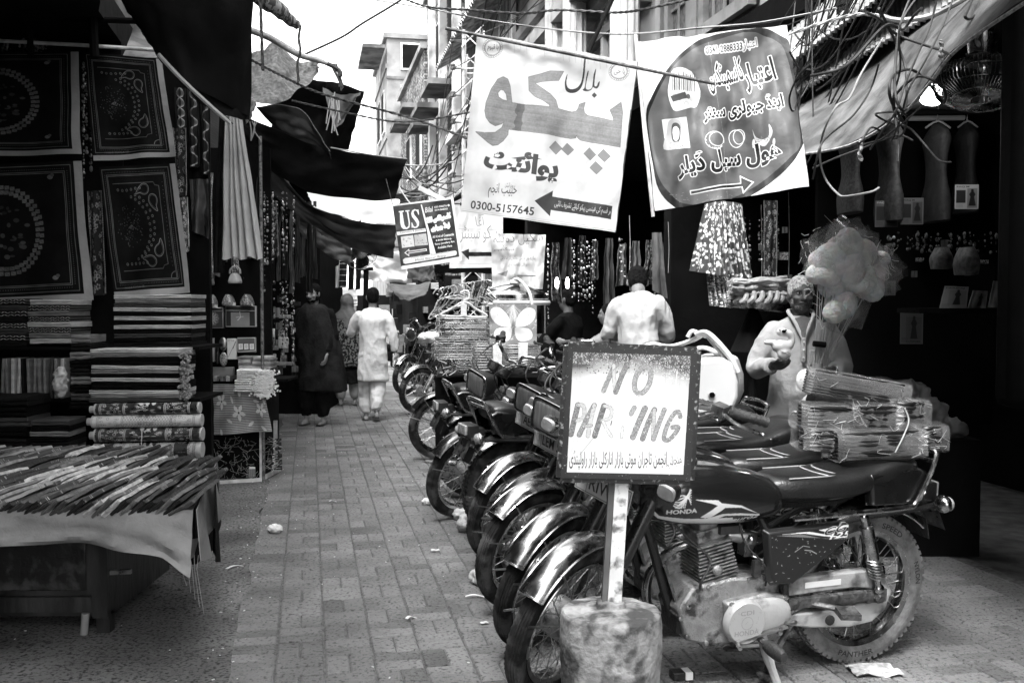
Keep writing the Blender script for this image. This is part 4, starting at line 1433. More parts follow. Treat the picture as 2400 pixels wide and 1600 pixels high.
def hand_mb(wrist, d, n, side=1, curl=.5, s=1.0, thumb_in=.4):
 """d: finger direction, n: palm faces this way, side: which way the thumb lies"""
 d, n = V(d).normalized(), V(n)
 n = (n-d*n.dot(d)).normalized()
 t = d.cross(n)*side
 w = V(wrist)
 out = MB()
 def pt(a, b, c):
  return w + (d*a + t*b + n*c)*s
 out.tube([pt(-.03, 0, 0), pt(.0, 0, 0), pt(.02, .002, 0)], [.026*s, .025*s, .027*s], 10)
 for k in range(4):
  b = .033-.022*k
  out.tube([pt(.005, b*.55, 0), pt(.05, b*.95, 0), pt(.088-.004*abs(k-1), b, .0)], [.014*s, .015*s, .0115*s], 8)
  L = (.04, .045, .042, .033)[k]
  r = .0098*s if k < 3 else .0085*s
  p = pt(.088-.004*abs(k-1), b, 0)
  a_ = curl*.55
  pts, rs = [p], [r*1.12]
  for j in range(3):
   dd = d*math.cos(a_)+n*math.sin(a_)
   p = p+dd*L*(1, .68, .55)[j]*s
   pts.append(p); rs.append(r*(.98, .92, .75)[j])
   a_ += curl*1.05
  out.tube(cr(pts, 3), [r*1.05]*3+[r]*3+[r*.95]*3+[r*.75], 8)
 p = pt(.015, .02, .004)
 pts = [p, pt(.04, .045, .012), pt(.066, .052-.02*thumb_in, .02+.025*thumb_in), pt(.086, .05-.035*thumb_in, .026+.04*thumb_in)]
 out.tube(cr(pts, 3), [.015*s]*3+[.0125*s]*3+[.011*s]*3+[.0085*s], 8)
 return out
def limb(pts, rs, n=12, k=4):
 P_ = [V(p) for p in pts]
 q = cr([V((p.x, p.y, p.z)) for p in P_], k)
 r = []
 for i in range(len(rs)-1):
  r += [rs[i]+(rs[i+1]-rs[i])*j/k for j in range(k)]
 r.append(rs[-1])
 mb = MB().tube(q, r, n)
 mb.ball(P_[0], rs[0]*.98, n, 6)
 return mb
def hair_mb(T, kind='short', n=18):
 h = MB()
 h.ball((-.02, 0, .04), (.1, .083, .094), 20, 14, M=T)
 h.ball((-.04, 0, .0), (.075, .08, .085), 18, 12, M=T)
 for y in (-1, 1):
  h.ball((.0, y*.07, .02), (.03, .014, .035), 10, 8, M=T)
 return h
def person(label, loc, rz, h=1.72, hair=M_hair, skin=M_skin, top=M_kam, bottom=M_kam, arms=None, legs=None, lean=0.0, head_yaw=0.0, head_pitch=0.0, voxel=.012,
           tunic=(1.42, .62), group=None, beard=None, sleeves=True, feet=True, face=True, width=1.0, hem=1.0, wr=.02, hand=(.5, .5), handn=None, name='person', waist=1.0, head_off=(0, 0)):
 """local axes: x forwards, y to the left, z up; measures for a height of 1.72"""
 t = thing(name, label, 'person', loc, rz, group)
 k = h/1.72
 t.scale = (k,)*3
 lx = lambda z: lean*max(0, z-.9)
 sh = [V((lx(1.4)-.01, s*.19*width, 1.4)) for s in (1, -1)]
 arms = arms or [[(0.0, .26, 1.12), (.04, .27, .86)], [(0.0, -.26, 1.12), (.04, -.27, .86)]]
 legs = legs or [[(.0, .1, .88), (.02, .11, .48), (.0, .11, .08)], [(.0, -.1, .88), (.02, -.11, .48), (.0, -.11, .08)]]
 TH_ = Matrix.Translation((lx(1.62)+.02+head_off[0], 0, 1.6+head_off[1])) @ Matrix.Rotation(head_yaw, 4, 'Z') @ Matrix.Rotation(head_pitch, 4, 'Y')
 body = [head_mb(TH_)]
 body.append(limb([(lx(1.38)-.01, 0, 1.36), (lx(1.45)+.0, 0, 1.46), TH_ @ V((-.015, 0, -.05))], [.07, .056, .054]))
 body.append(MB().loft([(.86, 0, lx(.86), .13, .09, 2.3), (1.0, 0, lx(1.0), .14, .095, 2.3), (1.2, 0, lx(1.2), .15, .1, 2.3), (1.34, 0, lx(1.34), .14, .075, 2.2), (1.4, 0, lx(1.4), .08, .05, 2)], 20, 3, axis='z',
    M=Matrix(((0, 1, 0, 0), (1, 0, 0, 0), (0, 0, 1, 0), (0, 0, 0, 1)))))
 for i, s in enumerate((1, -1)):
  e, w = V(arms[i][0]), V(arms[i][1])
  body.append(limb([sh[i]+V((0, 0, -.04)), e, w], [.036, .034, .024]))
  d = (w-e).normalized()
  hn = V(handn[i]) if handn and handn[i] else V((0, -s, 0))
  body.append(hand_mb(w+d*.0, d if len(arms[i]) < 3 else V(arms[i][2]), hn, side=(1 if i == 0 else -1)*(1 if not handn else 1), curl=hand[i]))
  hp, kn, an = legs[i]
  body.append(limb([hp, kn, an], [.08, .055, .035]))
  if feet:
   a = V(an)
   fd = V((1, 0, 0))
   body.append(MB().tube([a+V((-.04, 0, -.035)), a+V((.03, 0, -.045)), a+V((.12, 0, -.06)), a+V((.16, 0, -.063))], [.03, .034, .03, .016], 10))
 b = fused(body, 'body', skin, t, voxel*.8 if face else voxel, 3, W=False)
 if face:
  eyes(t, TH_)
 if hair:
  fused([hair_mb(TH_)], 'hair', hair, t, voxel*.8, 2, W=False, wrinkle=.006, wsc=45)
 if beard:
  q = MB()
  q.ball((.035, 0, -.075), (.05, .05, .038), 14, 10, M=TH_)
  q.tube([(.078, -.03, -.05), (.097, 0, -.045), (.078, .03, -.05)], [.006, .009, .006], 8, M=TH_)
  for y in (-1, 1):
   q.ball((.01, y*.058, -.05), (.035, .014, .035), 10, 8, M=TH_)
  fused([q], 'beard', beard, t, voxel*.6, 1, W=False, wrinkle=.003, wsc=60)
 # tunic
 z1, z0 = tunic
 W2 = width
 fl = hem
 Mz = Matrix(((0, 1, 0, 0), (1, 0, 0, 0), (0, 0, 1, 0), (0, 0, 0, 1)))
 tn = [MB().loft([(z0, 0, lx(z0), .235*fl*W2, .15*fl, 2.3), (.8, 0, lx(.8), .215*W2*fl, .15, 2.3), (.98, 0, lx(.98), .19*W2*waist, .145*waist, 2.3), (1.15, 0, lx(1.15), .19*W2*waist, .14*waist, 2.3), (1.3, 0, lx(1.3), .205*W2, .135, 2.4),
                     (1.4, 0, lx(1.4), .185*W2, .1, 2.3), (1.445, 0, lx(1.44), .1, .075, 2), (1.465, 0, lx(1.46), .066, .062, 2)], 28, 4, axis='z', M=Mz)]
 if sleeves:
  for i in (0, 1):
   e, w = V(arms[i][0]), V(arms[i][1])
   cuff = e.lerp(w, .93)
   tn.append(limb([sh[i]+V((0, 0, -.03)), sh[i].lerp(e, .5), e, e.lerp(cuff, .5), cuff], [.064, .07, .064, .058, .052], 14, 3))
 fused(tn, 'tunic', top, t, voxel, 8, W=False, wrinkle=wr, wsc=7, wst=(1, 1, .55))
 tr_ = []
 for hp, kn, an in legs:
  hp, kn, an = V(hp), V(kn), V(an)
  tr_.append(limb([hp, hp.lerp(kn, .6), kn, kn.lerp(an, .6), an+V((0, 0, .03))], [.12, .12, .105, .085, .06], 14, 3))
 fused(tr_, 'trousers', bottom, t, voxel, 3, W=False, wrinkle=wr, wsc=7, wst=(1, 1, .7))
 if feet:
  for hp, kn, an in legs:
   a = V(an)
   MB().loft([(-.07, 0, 0, .03, .012, 3), (0, 0, 0, .042, .014, 3), (.12, 0, 0, .05, .014, 3), (.19, 0, 0, .03, .01, 3)], 14, 3, M=Matrix.Translation(a+V((0, 0, -.066)))).build('sandal', M_shoe, t, W=False)
 return t
def face_dir(dx, dy):
 return math.atan2(dy, dx)
AWAY = face_dir(-ST, CT)
# the man in white walking away
wk = person('man in white tunic and trousers walking away down the street, hand near his ear', G(875, 985), AWAY+.02, 1.70, arms=[[(.1, .28, 1.14), (.24, .17, 1.26), (.2, -.3, .8)], [(-.04, -.24, 1.14), (-.02, -.29, .88)]], width=.9,
       legs=[[(.0, .06, .86), (.1, .085, .5), (.06, .09, .07)], [(.0, -.06, .86), (.0, -.06, .48), (-.12, -.03, .12)]], head_yaw=.1, voxel=.013, tunic=(1.42, .52), hem=.95, wr=.02, waist=.98, skin=M_skinl)
# man in dark shawl and beard, walking towards the camera
dk = person('bearded man in black clothes and long dark shawl walking towards the camera', G(738, 995), AWAY+pi-.35, 1.74, skin=M_skinl, top=M_blk, bottom=M_blk, beard=M_hair, arms=[[(.02, .25, 1.1), (.14, .22, .88)], [(.0, -.27, 1.12), (.03, -.26, .86)]],
   tunic=(1.42, .5), voxel=.012, wr=.02, hem=1.05, head_yaw=-.25, head_pitch=.1)
MzS = Matrix(((0, 1, 0, 0), (1, 0, 0, 0), (0, 0, 1, 0), (0, 0, 0, 1)))
fused([MB().loft([(.42, .1, 0.0, .30, .2, 2.2), (.8, .08, 0, .28, .19, 2.2), (1.15, .02, 0, .26, .17, 2.2), (1.38, 0, 0, .2, .13, 2.2), (1.48, 0, 0, .1, .09, 2)], 24, 4, axis='z', M=MzS)], 'shawl', mat('charcoal_shawl', .02, .95, var=.4, sc=6, bump=.5, bsc=30), dk, .016, 3, W=False, wrinkle=.03, wsc=6, wst=(1, 1, .3))
# woman in patterned shawl behind him
wm = person('woman in dotted dark shawl and head scarf walking away beside the bearded man', G(815, 950), AWAY, 1.62, hair=None, top=M_blk, bottom=M_kam2, voxel=.016, face=False, tunic=(1.42, .35), hem=1.15, skin=M_skinl)
TW = Matrix.Translation((.0, 0, 1.6))
fused([MB().ball((-.01, 0, .02), (.125, .105, .125), 16, 12, M=TW), MB().loft([(1.2, 0, -.02, .25, .19, 2), (1.38, 0, -.02, .21, .16, 2), (1.5, 0, -.01, .11, .11, 2), (1.62, 0, -.01, .1, .11, 2)], 20, 3, axis='z', M=MzS)], 'head_scarf',
      mat('faded_scarf', .14, .95, var=.25, sc=6, bump=.4, bsc=26), wm, .016, 3, W=False, wrinkle=.02, wsc=7, wst=(1, 1, .4))
c = Cv(128, 128, .03)
for i in range(8):
 for j in range(8):
  c.circ(8+16*i+(8 if j % 2 else 0), 8+16*j, 2, 2.6, .35)
M_dots = mat('dotted_shawl', 1, .9, var=.2, img=c.img('dots'))
fused([MB().loft([(.62, .02, -.02, .29, .2, 2.2), (.9, 0, -.02, .28, .2, 2.2), (1.15, 0, -.02, .27, .19, 2.2), (1.35, 0, -.02, .21, .16, 2.2), (1.4, 0, -.02, .12, .1, 2)], 24, 4, axis='z', M=MzS)], 'shawl', mat('dark_dotted_wool', .012, .9, var=.2, sc=30, two=.16), wm, .018, 3, W=False, wrinkle=.02, wsc=6, wst=(1, 1, .3))
# people farther off
person('person in dark clothes walking past the white tunic, mostly hidden', G(778, 905), AWAY, 1.66, top=M_blk, bottom=M_kam2, voxel=.02, face=False)
person('small figure in black jacket standing under the hanging clothes', G(735+25, 842), AWAY+pi, 1.68, top=M_blk, bottom=M_blk, voxel=.025, face=False)
person('man in grey shirt seen from behind between far motorcycles', G(992, 868), AWAY-.3, 1.62, top=M_kam2, bottom=M_blk, voxel=.02, face=False, arms=[[(.1, .28, 1.15), (.3, .2, 1.2)], [(.1, -.28, 1.15), (.3, -.2, 1.2)]])
person('man in darker shirt beside the grey shirt, past the parked motorcycles', G(1032, 864), AWAY+.4, 1.7, top=M_dark, bottom=M_blk, voxel=.02, face=False)
# customer in a pale tunic with bowed head at the shop counter
bk = person('broad man in pale tunic bowing over the shop counter, seen from behind', V((1.02, 8.0, .12)), AWAY-.25, 1.74, top=M_kam3, bottom=M_kam2, voxel=.012, width=.82, lean=.08, head_pitch=.55, tunic=(1.42, .55), hem=1.1,
   arms=[[(.1, .235, 1.12), (.34, .12, 1.15)], [(.1, -.235, 1.12), (.34, -.12, 1.15)]], wr=.026, waist=1.0, head_off=(.09, -.06))
person('person in dark jacket inside the trinket shop behind the steel drum', V((.6, 10.6, 0)), 2.6, 1.66, top=M_dark, bottom=M_blk, voxel=.018, face=True, arms=[[(.2, .26, 1.1), (.42, .1, 1.2)], [(.2, -.26, 1.1), (.4, -.12, 1.2)]])
person('shop boy reaching sideways in pale grey sleeves inside the dark shop', V((.95, 9.7, 0)), 2.9, 1.5, top=mat('mid_grey_cloth', .16, .9, var=.2, sc=6), bottom=M_blk, voxel=.016, face=False, arms=[[(.24, .24, 1.2), (.46, .16, 1.28)], [(.2, -.26, 1.1), (.4, -.1, 1.0)]])
# ================================================================ FABRIC STALL AND TRINKET STALL
ORD = ['topmost', 'second', 'third', 'fourth', 'fifth', 'sixth', 'seventh', 'eighth', 'ninth', 'tenth', 'eleventh', 'twelfth', 'thirteenth', 'fourteenth', 'fifteenth', 'sixteenth', 'seventeenth',
       'eighteenth', 'nineteenth', 'twentieth', 'twenty-first', 'twenty-second', 'twenty-third', 'twenty-fourth', 'twenty-fifth', 'twenty-sixth', 'twenty-seventh', 'twenty-eighth', 'twenty-ninth', 'thirtieth']
def ordn(i): return 'first' if i == 0 else ORD[i] if i < 30 else 'later'
# printed sheets
def border(c, w, h, m=14):
 for k, q in ((m, 2), (m+6, 1)):
  c.line([(k, k), (w-k, k), (w-k, h-k), (k, h-k), (k, k)], q, .32)
 k = m+24
 c.line([(k, k), (w-k, k), (w-k, h-k), (k, h-k), (k, k)], 3, .3)
 c.line([(k+6, k+6), (w-k-6, k+6), (w-k-6, h-k-6), (k+6, h-k-6), (k+6, k+6)], 1.3, .3)
 for x in range(k, w-k, 9):
  c.circ(x, h-m-14, 1.2, 1.2, .4, n=6); c.circ(x, m+14, 1.2, 1.2, .4, n=6)
 for y in range(k, h-k, 9):
  c.circ(m+14, y, 1.2, 1.2, .4, n=6); c.circ(w-m-14, y, 1.2, 1.2, .4, n=6)
def ring_print():
 w, h = 420, 540
 c = Cv(w, h, .012)
 border(c, w, h)
 cx, cy = 120, 270
 for k in range(44):
  a = 2*pi*k/44
  for r in (135, 153):
   x, y = cx+r*math.cos(a), cy+r*1.15*math.sin(a)
   c.poly([(x-9, y-8), (x+9, y-8), (x+9, y+8), (x-9, y+8)], .22+.1*R.random())
   c.line([(x-9, y-8), (x+9, y+8)], 1.2, .05)
 for k in range(46):
  a, r = R.random()*6.3, R.random()**.5*95
  x, y = cx+r*math.cos(a), cy+r*1.2*math.sin(a)
  c.circ(x, y, 5+7*R.random(), 4+6*R.random(), .04+.12*R.random())
 for y in (60, 470):
  c.circ(320, y, 12, 9, .3); c.circ(330, y-8, 8, 7, .16)
 for k in range(9):
  c.line([(15, 240+k*12), (70, 240+k*12)], 3, .5 if k % 2 else .1)
 return c.img('ring_print')
def paisley_print():
 w, h = 420, 560
 c = Cv(w, h, .012)
 border(c, w, h)
 c.line([(70, 78), (310, 78), (318, 92), (340, 96), (340, 450), (318, 456), (310, 470), (70, 470)], 1.6, .3)
 def pais(x, y, s, a):
  pts = []
  for q in ((0, -46), (16, -26), (24, 0), (16, 20), (0, 26), (-16, 16), (-20, 0), (-14, -14), (-4, -26)):
   pts.append((x+s*(q[0]*math.cos(a)-q[1]*math.sin(a)), y+s*(q[0]*math.sin(a)+q[1]*math.cos(a))))
  for wd, k in ((2, 1),):
   pp = [(p.x, p.y) for p in cr([V((p[0], p[1], 0)) for p in pts], 5, True)]
   c.line(pp+[pp[0]], wd, .5)
  pp = [(x+(p[0]-x)*.8, y+(p[1]-y)*.8) for p in pp]
  c.line(pp+[pp[0]], 1, .35)
 for (x, y, a) in ((250, 110, -1.9), (300, 160, 2.8), (300, 385, .3), (250, 435, 5.0)):
  pais(x, y, 1.15, a)
 rg = random.Random(4)
 for k in range(14):
  a = -1.2+2.4*k/13
  x, y = 140+150*math.cos(a), 272+150*math.sin(a)
  c.circ(x, y, 5, 5, .45, 1.6)
  c.circ(x-26, y+8, 5, 5, .4, 1.6)
 for k in range(6):
  c.circ(95+k*26, 106+4*math.sin(k), 5, 5, .4, 1.6); c.circ(95+k*26, 440, 5, 5, .4, 1.6)
 for k in range(150):
  a, r = rg.random()*6.3, rg.random()*75
  x, y = 140+r*math.cos(a), 272+r*1.3*math.sin(a)
  c.line([(x, y), (x+rg.uniform(-5, 5), y+rg.uniform(-5, 5))], 1.4, rg.uniform(.1, .4))
 for k in range(22):
  c.circ(362, 80+k*18, 1.6, 1.6, .35, n=6)
 c.text('MODZ TEXTILE 122', (60, h-10), (190, h-12), 8, .3)
 c.circ(372, 512, 26, 26, .4, 2, a0=pi, a1=1.5*pi)
 return c.img('paisley_print')
I_ring, I_pais = [mat('sheet'+i.name, .6, .8, var=.4, img=i, bump=.15, bsc=60) for i in (ring_print(), paisley_print())]
for m_ in (I_ring, I_pais):
 for n_ in m_.node_tree.nodes:
  if n_.type == 'MAP_RANGE': n_.inputs['To Min'].default_value *= .5; n_.inputs['To Max'].default_value *= .6
def hung(name, label, q, Y, img, cat='cloth', edge=0, amp=.022, seed=0, group=None, shade=1.0, tk=.004, rough=.8, th=None):
 if not isinstance(Y, (list, tuple)): Y = [Y]*4
 A, B, C, D = [P(x, y, z) for (x, y), z in zip(q, Y)]
 fn = quad4(A, B, C, D, lambda a, b: (0, amp*math.sin(a*9+seed+b*2)*b+amp*.8*mn.noise(V((a*3, b*3, seed))), 0))
 m = img if isinstance(img, bpy.types.Material) else mat('cloth_'+img.name, shade, rough, var=.15, img=img, bump=.15, bsc=60)
 mb = MB().sheet(fn, 22, 26, tk)
 if edge:
  t = thing(name, label, cat, D, 0, group)
  mb.build('panel', m, t)
  e = MB()
  m_h = M_kam2
  def rim(a, b):
   p = fn(.0+1.0*a, 1+.055*b); p.y -= .003; return p
  e.sheet(lambda a, b: fn(a, 1+.05*b), 20, 2, .004)
  e.sheet(lambda a, b: fn(1+.075*a, b*1.05), 2, 20, .004)
  e.build('hem', m_h, t)
  return t
 return one(mb, name, m, label, cat, group)
gs = 'printed bedsheets hung on the stall front'
hung('printed_sheet', 'black bedsheet with ring of pale tiles, upper one at the stall corner', ((-70, 124), (166, 122), (172, 350), (-70, 356)), 6.5, I_ring, 'bedsheet', 1, seed=1, group=gs)
hung('printed_sheet', 'black bedsheet with ring of pale tiles, lower one above the folded blankets', ((-70, 388), (172, 378), (196, 688), (-50, 700)), 6.42, I_ring, 'bedsheet', 1, seed=2, group=gs)
hung('printed_sheet', 'black bedsheet with paisley and small rings, upper one half under the awning', ((196, 122), (366, 138), (396, 356), (222, 366)), 6.6, I_pais, 'bedsheet', 1, seed=3, group=gs)
hung('printed_sheet', 'black bedsheet with paisley and small rings, lower one above the folded stack', ((232, 392), (398, 384), (432, 672), (268, 684)), 6.5, I_pais, 'bedsheet', 1, seed=4, group=gs)
def lace_print(name, seed, bg=.03, fg=.4, n=60, w=120, h=360, leaf=True):
 rg = random.Random(seed)
 c = Cv(w, h, bg)
 for k in range(n):
  x, y = rg.random()*w, rg.random()*h
  s = rg.uniform(5, 12)
  v = fg*rg.uniform(.4, 1)
  for j in range(5):
   a = j*1.257+k
   c.circ(x+s*.7*math.cos(a), y+s*.7*math.sin(a), s*.35, s*.35, v, 1.2 if not leaf else 0, n=8)
 for x in (3, w-3):
  for y in range(0, h, 8):
   c.circ(x, y, 3, 3, fg, 1.2, n=8)
 return c.img(name)
I_lace = lace_print('lace', 3); I_lace2 = lace_print('lace2', 5, .02, .28, 90); I_lace3 = lace_print('lace3', 8, .08, .6, 120)
hung('lace_strip', 'dark embroidered strip hanging between the lower bedsheets', ((204, 448), (238, 446), (252, 690), (214, 694)), 6.56, I_lace2, 'cloth')
hung('lace_strip', 'speckled pale lace strip hanging beside the lower paisley sheet', ((418, 462), (440, 462), (446, 580), (432, 600)), 6.62, I_lace3, 'cloth')
hung('lace_strip', 'dark leaf lace strip hanging beside the upper paisley sheet', ((404, 300), (436, 300), (440, 460), (414, 460)), 6.7, I_lace2, 'cloth')
for i, (a, b, y1) in enumerate(((408, 436, 400), (438, 466, 392), (468, 492, 410))):
 c = Cv(80, 400, .015)
 for k in range(26):
  for s in (0, 1):
   pts = [(40+(14-j*2)*math.sin((yy+s*15)/15*pi), k*0+yy) for j, yy in enumerate(range(0, 1))]
 for j in range(4):
  c.line([(40+(26-6*j)*math.sin(y/24*pi/2+(pi if i else 0)), y) for y in range(0, 400, 4)], 1.8, .5-.1*j)
  c.line([(40-(26-6*j)*math.sin(y/24*pi/2), y) for y in range(0, 400, 4)], 1.8, .5-.1*j)
 hung('lace_ribbon', ('wavy lace ribbon with bright top nearest the paisley sheet', 'wavy lace ribbon in the middle under the awning edge', 'wavy lace ribbon closest to the dark tarpaulin')[i], ((a, 205+i*3), (b, 208+i*4), (b+4, y1), (a+6, y1)), 6.9, c.img('lace_ribbon%d' % i), 'ribbon')
# display wall behind
tl_w = MB()
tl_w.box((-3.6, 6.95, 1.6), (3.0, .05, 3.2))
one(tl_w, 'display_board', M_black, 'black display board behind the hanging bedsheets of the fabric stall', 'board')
# folded cloth bundles
FM = [mat('fold%d' % i, g, .9, var=.2, sc=9, bump=.45, bsc=45, stretch=(1, 1, 3)) for i, g in enumerate((.004, .01, .05, .17, .42, .6))]
c = Cv(256, 32, .02)
for k in range(64):
 c.line([(k*4, 16+8*math.sin(k*.8)), (k*4+3, 16+8*math.sin(k*.8+1.5))], 2, R.uniform(.2, .7))
M_fpat = mat('fold_pattern', 1, .8, var=.3, img=c.img('fold_pattern'))
def folded(label, c, w, h, d, m, rz=0.0, tilt=0.0, group=None, layers=2):
 """a folded length of cloth with its rounded fold to the front (-y)"""
 mb = MB()
 n = 8
 lh = h/layers
 for l in range(layers):
  z0 = -h/2+lh*l
  pr = [(-d/2+lh*.45-lh*.45*math.cos(a), z0+lh*.5+lh*.48*math.sin(a)) for a in [(-pi/2)+pi*j/n for j in range(n+1)]]
  pr = [(-d/2+lh*.4 - lh*.4*math.cos(-pi/2+pi*j/n), z0+lh*.5+lh*.48*math.sin(-pi/2+pi*j/n)) for j in range(n+1)]
  poly = pr+[(d/2, z0+lh*.98), (d/2, z0+lh*.02)]
  nx = 10
  vs, fs, uv = [], [], []
  s1 = R.random()*50
  for i in range(nx+1):
   x = -w/2+w*i/nx
   for (y, z) in poly:
    vs.append((x, y+.006*mn.noise(V((i*.5, s1, l))), z+.22*lh*mn.noise(V((i*.45+s1, l*3, y*4)))))
    uv.append((i/nx, (z-z0)/lh))
  k = len(poly)
  for i in range(nx):
   for j in range(k):
    fs.append((i*k+j, i*k+(j+1) % k, (i+1)*k+(j+1) % k, (i+1)*k+j))
  fs += [tuple(range(k-1, -1, -1)), tuple(nx*k+j for j in range(k))]
  mb.add(vs, fs, uv)
 o = mb.build('folded_cloth', m, None, W=False, smooth=50)
 o.location = c
 o.rotation_euler = (0, tilt, rz)
 return tag(o, label, 'folded cloth', group)
SH = ['black', 'near black', 'dark grey', 'grey', 'pale grey', 'whitish']
def pile(x0, x1, ytop, ybot, Y, shades, where, d=.3, rz=0.0):
 n = len(shades)
 hpx = (ybot-ytop)/n
 for i, s in enumerate(shades):
  a, b = P(x0+R.uniform(-3, 3), ytop+hpx*(i+.5), Y), P(x1+R.uniform(-3, 3), ytop+hpx*(i+.5), Y)
  h = hpx/FPX*Y
  nm = 'patterned' if s == 9 else SH[s]
  folded('%s folded cloth, %s one down in the %s' % (nm, ordn(i), where), (a+b)/2+V((0, d/2, 0)), (b-a).length, h*.94, d, M_fpat if s == 9 else FM[s], rz+R.uniform(-.03, .03), R.uniform(-.012, .012), 'folded cloth of the '+where)
pile(268, 448, 690, 812, 6.35, [4, 3, 2, 4, 0, 4, 0, 4, 0, 2, 0, 1], 'stack under the paisley sheet')
pile(212, 420, 818, 943, 5.95, [4, 3, 0, 0, 4, 3, 0, 4, 0, 0, 4, 3, 2], 'stack on the rolled mats')
pile(68, 165, 702, 806, 6.2, [4, 9, 3, 9, 4, 9, 3, 4], 'stack under the ring sheet')
pile(-60, 62, 700, 812, 6.2, [9, 2, 9, 1, 9, 2, 9, 1], 'sequinned corner stack', d=.25)
pile(165, 212, 785, 960, 6.1, [3, 1, 3, 0, 1, 3, 0, 2, 0], 'small heap beside the tall stack', d=.25)
pile(70, 160, 985, 1062, 5.85, [2, 0, 3, 0, 1, 3], 'slanting heap behind the table', d=.25)
pile(-60, 62, 930, 1050, 5.9, [1, 0, 2, 0, 1], 'low heap behind the table', d=.3)
# frayed fringe ends at the right of the middle stack
mb = MB()
for k in range(150):
 y = R.uniform(826, 940)
 a = P(424+R.uniform(-4, 6), y, 5.95)
 mb.ball(a+V((R.uniform(0, .03), R.uniform(-.04, .1), 0)), (R.uniform(.006, .014),)*3, 6, 4)
tag(mb.build('tassel_trim', mat('tassel', .22, .9, var=.6, sc=60, bump=.5, bsc=60)), 'knobbly tassel trim down the ends of the tall folded stack', 'trim', kind='stuff')
for i in range(13):
 x = 10+i*12.5
 a, b = P(x, 930, 6.3), P(x+R.uniform(-6, 6), 838, 6.3)
 g = R.choice((0, 1, 3, 3, 4, 2))
 mb = MB().bar(a, b, .016+.006*R.random(), .2, up=(0, 1, 0))
 one(mb, 'upright_bolt', FM[g], '%s cloth bolt upright on the shelf, %s from the stall corner' % (SH[g], ordn(i)), 'cloth bolt', 'upright cloth bolts on the dark shelf', bevel=.004)
# shelf planks
s_ = MB().box(((-2.9), 6.45, P(0, 934, 6.3).z), (1.9, .5, .02)).box((-2.9, 6.45, P(0, 816, 6.2).z), (1.9, .5, .02)).box((-2.6, 6.05, .3), (1.2, .5, .6))
one(s_, 'stall_shelf', M_black, 'black wooden shelves holding the folded cloth', 'shelf')
# crumpled plastic bag
q = MB().ball(P(142, 895, 6.0), (.045, .04, .09), 16, 12)
fused([q], 'plastic_bag', mat('bag_film', .4, .3, var=.3, sc=12), None, .008, 1, wrinkle=.02, wsc=25)
tag(bpy.data.objects['plastic_bag'], 'small crumpled plastic bag hanging beside the upright cloth bolts', 'bag')
# rolled mats
def roll_print(k):
 rg = random.Random(k)
 c = Cv(520, 130, (.02, .5, .03, .42, .5, .6)[k])
 fg = (.55, .15, .5, .04, .12, .2)[k]
 if k in (1,):
  for i in range(-10, 60):
   c.line([(i*14, 0), (i*14+65, 130)], 1.6, fg); c.line([(i*14, 0), (i*14-65, 130)], 1.6, fg)
  c.poly([(0, 0), (150, 0), (130, 130), (0, 130)], .5); c.poly([(390, 0), (520, 0), (520, 130), (400, 130)], .5)
 if k == 3:
  for x in (60, 430):
   c.poly([(x-34, 0), (x+34, 0), (x+34, 130), (x-34, 130)], .03)
   for r in (8, 15, 22): c.circ(x, 65, r, r, .6, 2)
  for x in (180, 300, 385):
   for i in range(3):
    for j in range(2): c.poly([(x+i*12, 55+j*14), (x+9+i*12, 55+j*14), (x+9+i*12, 65+j*14), (x+i*12, 65+j*14)], .03)
 if k == 4:
  for r in range(20, 160, 9): c.circ(330, 150, r, r*.9, .1, 3)
  for x in range(0, 150, 12): c.line([(x, 0), (x+20, 130)], 2, .15)
  c.poly([(430, 0), (505, 0), (505, 130), (430, 130)], .75)
 xs = ((20, 150), (350, 480)) if k in (0, 2) else ((20, 150), (380, 500))
 for x0, x1 in xs:
  for x in (x0, x0+9, x1, x1-9): c.line([(x, 0), (x, 130)], 2, fg)
  for i in range(34):
   x, y = rg.uniform(x0+14, x1-14), rg.uniform(0, 130)
   c.circ(x, y, rg.uniform(3, 9), rg.uniform(3, 9), fg, 2, n=10)
  for i in range(16):
   y = i*8.4
   c.line([(x0+3, y), (x0+6, y+4)], 2, fg); c.line([(x1-6, y), (x1-3, y+4)], 2, fg)
 for i in range(26):
  x, y = rg.gauss(250, 45), rg.uniform(5, 125)
  a = rg.uniform(0, 6)
  c.line([(x, y), (x+16*math.cos(a), y+12*math.sin(a))], 3, fg); c.circ(x, y, 7, 6, fg, 1.6, n=9)
 for i in range(3):
  x = 215+i*32
  c.poly([(x, 70), (x+12, 30), (x+26, 40), (x+18, 75)], fg, smooth=4)
 return c.img('roll_print%d' % k)
rls = [(228, 466, 957, 13.5), (222, 470, 986, 15), (228, 472, 1018, 16), (226, 471, 1055, 19), (240, 472, 1088, 15), (300, 474, 1113, 15)]
nm = ['black rolled mat with ornate pale bands, topmost of the roll pile', 'pale rolled mat with diamond lattice print', 'black rolled mat with leaf print, third of the roll pile', 'silvery rolled mat with dark rosettes and key squares',
      'pale rolled mat with concentric curve print', 'whitish rolled mat at the bottom of the roll pile']
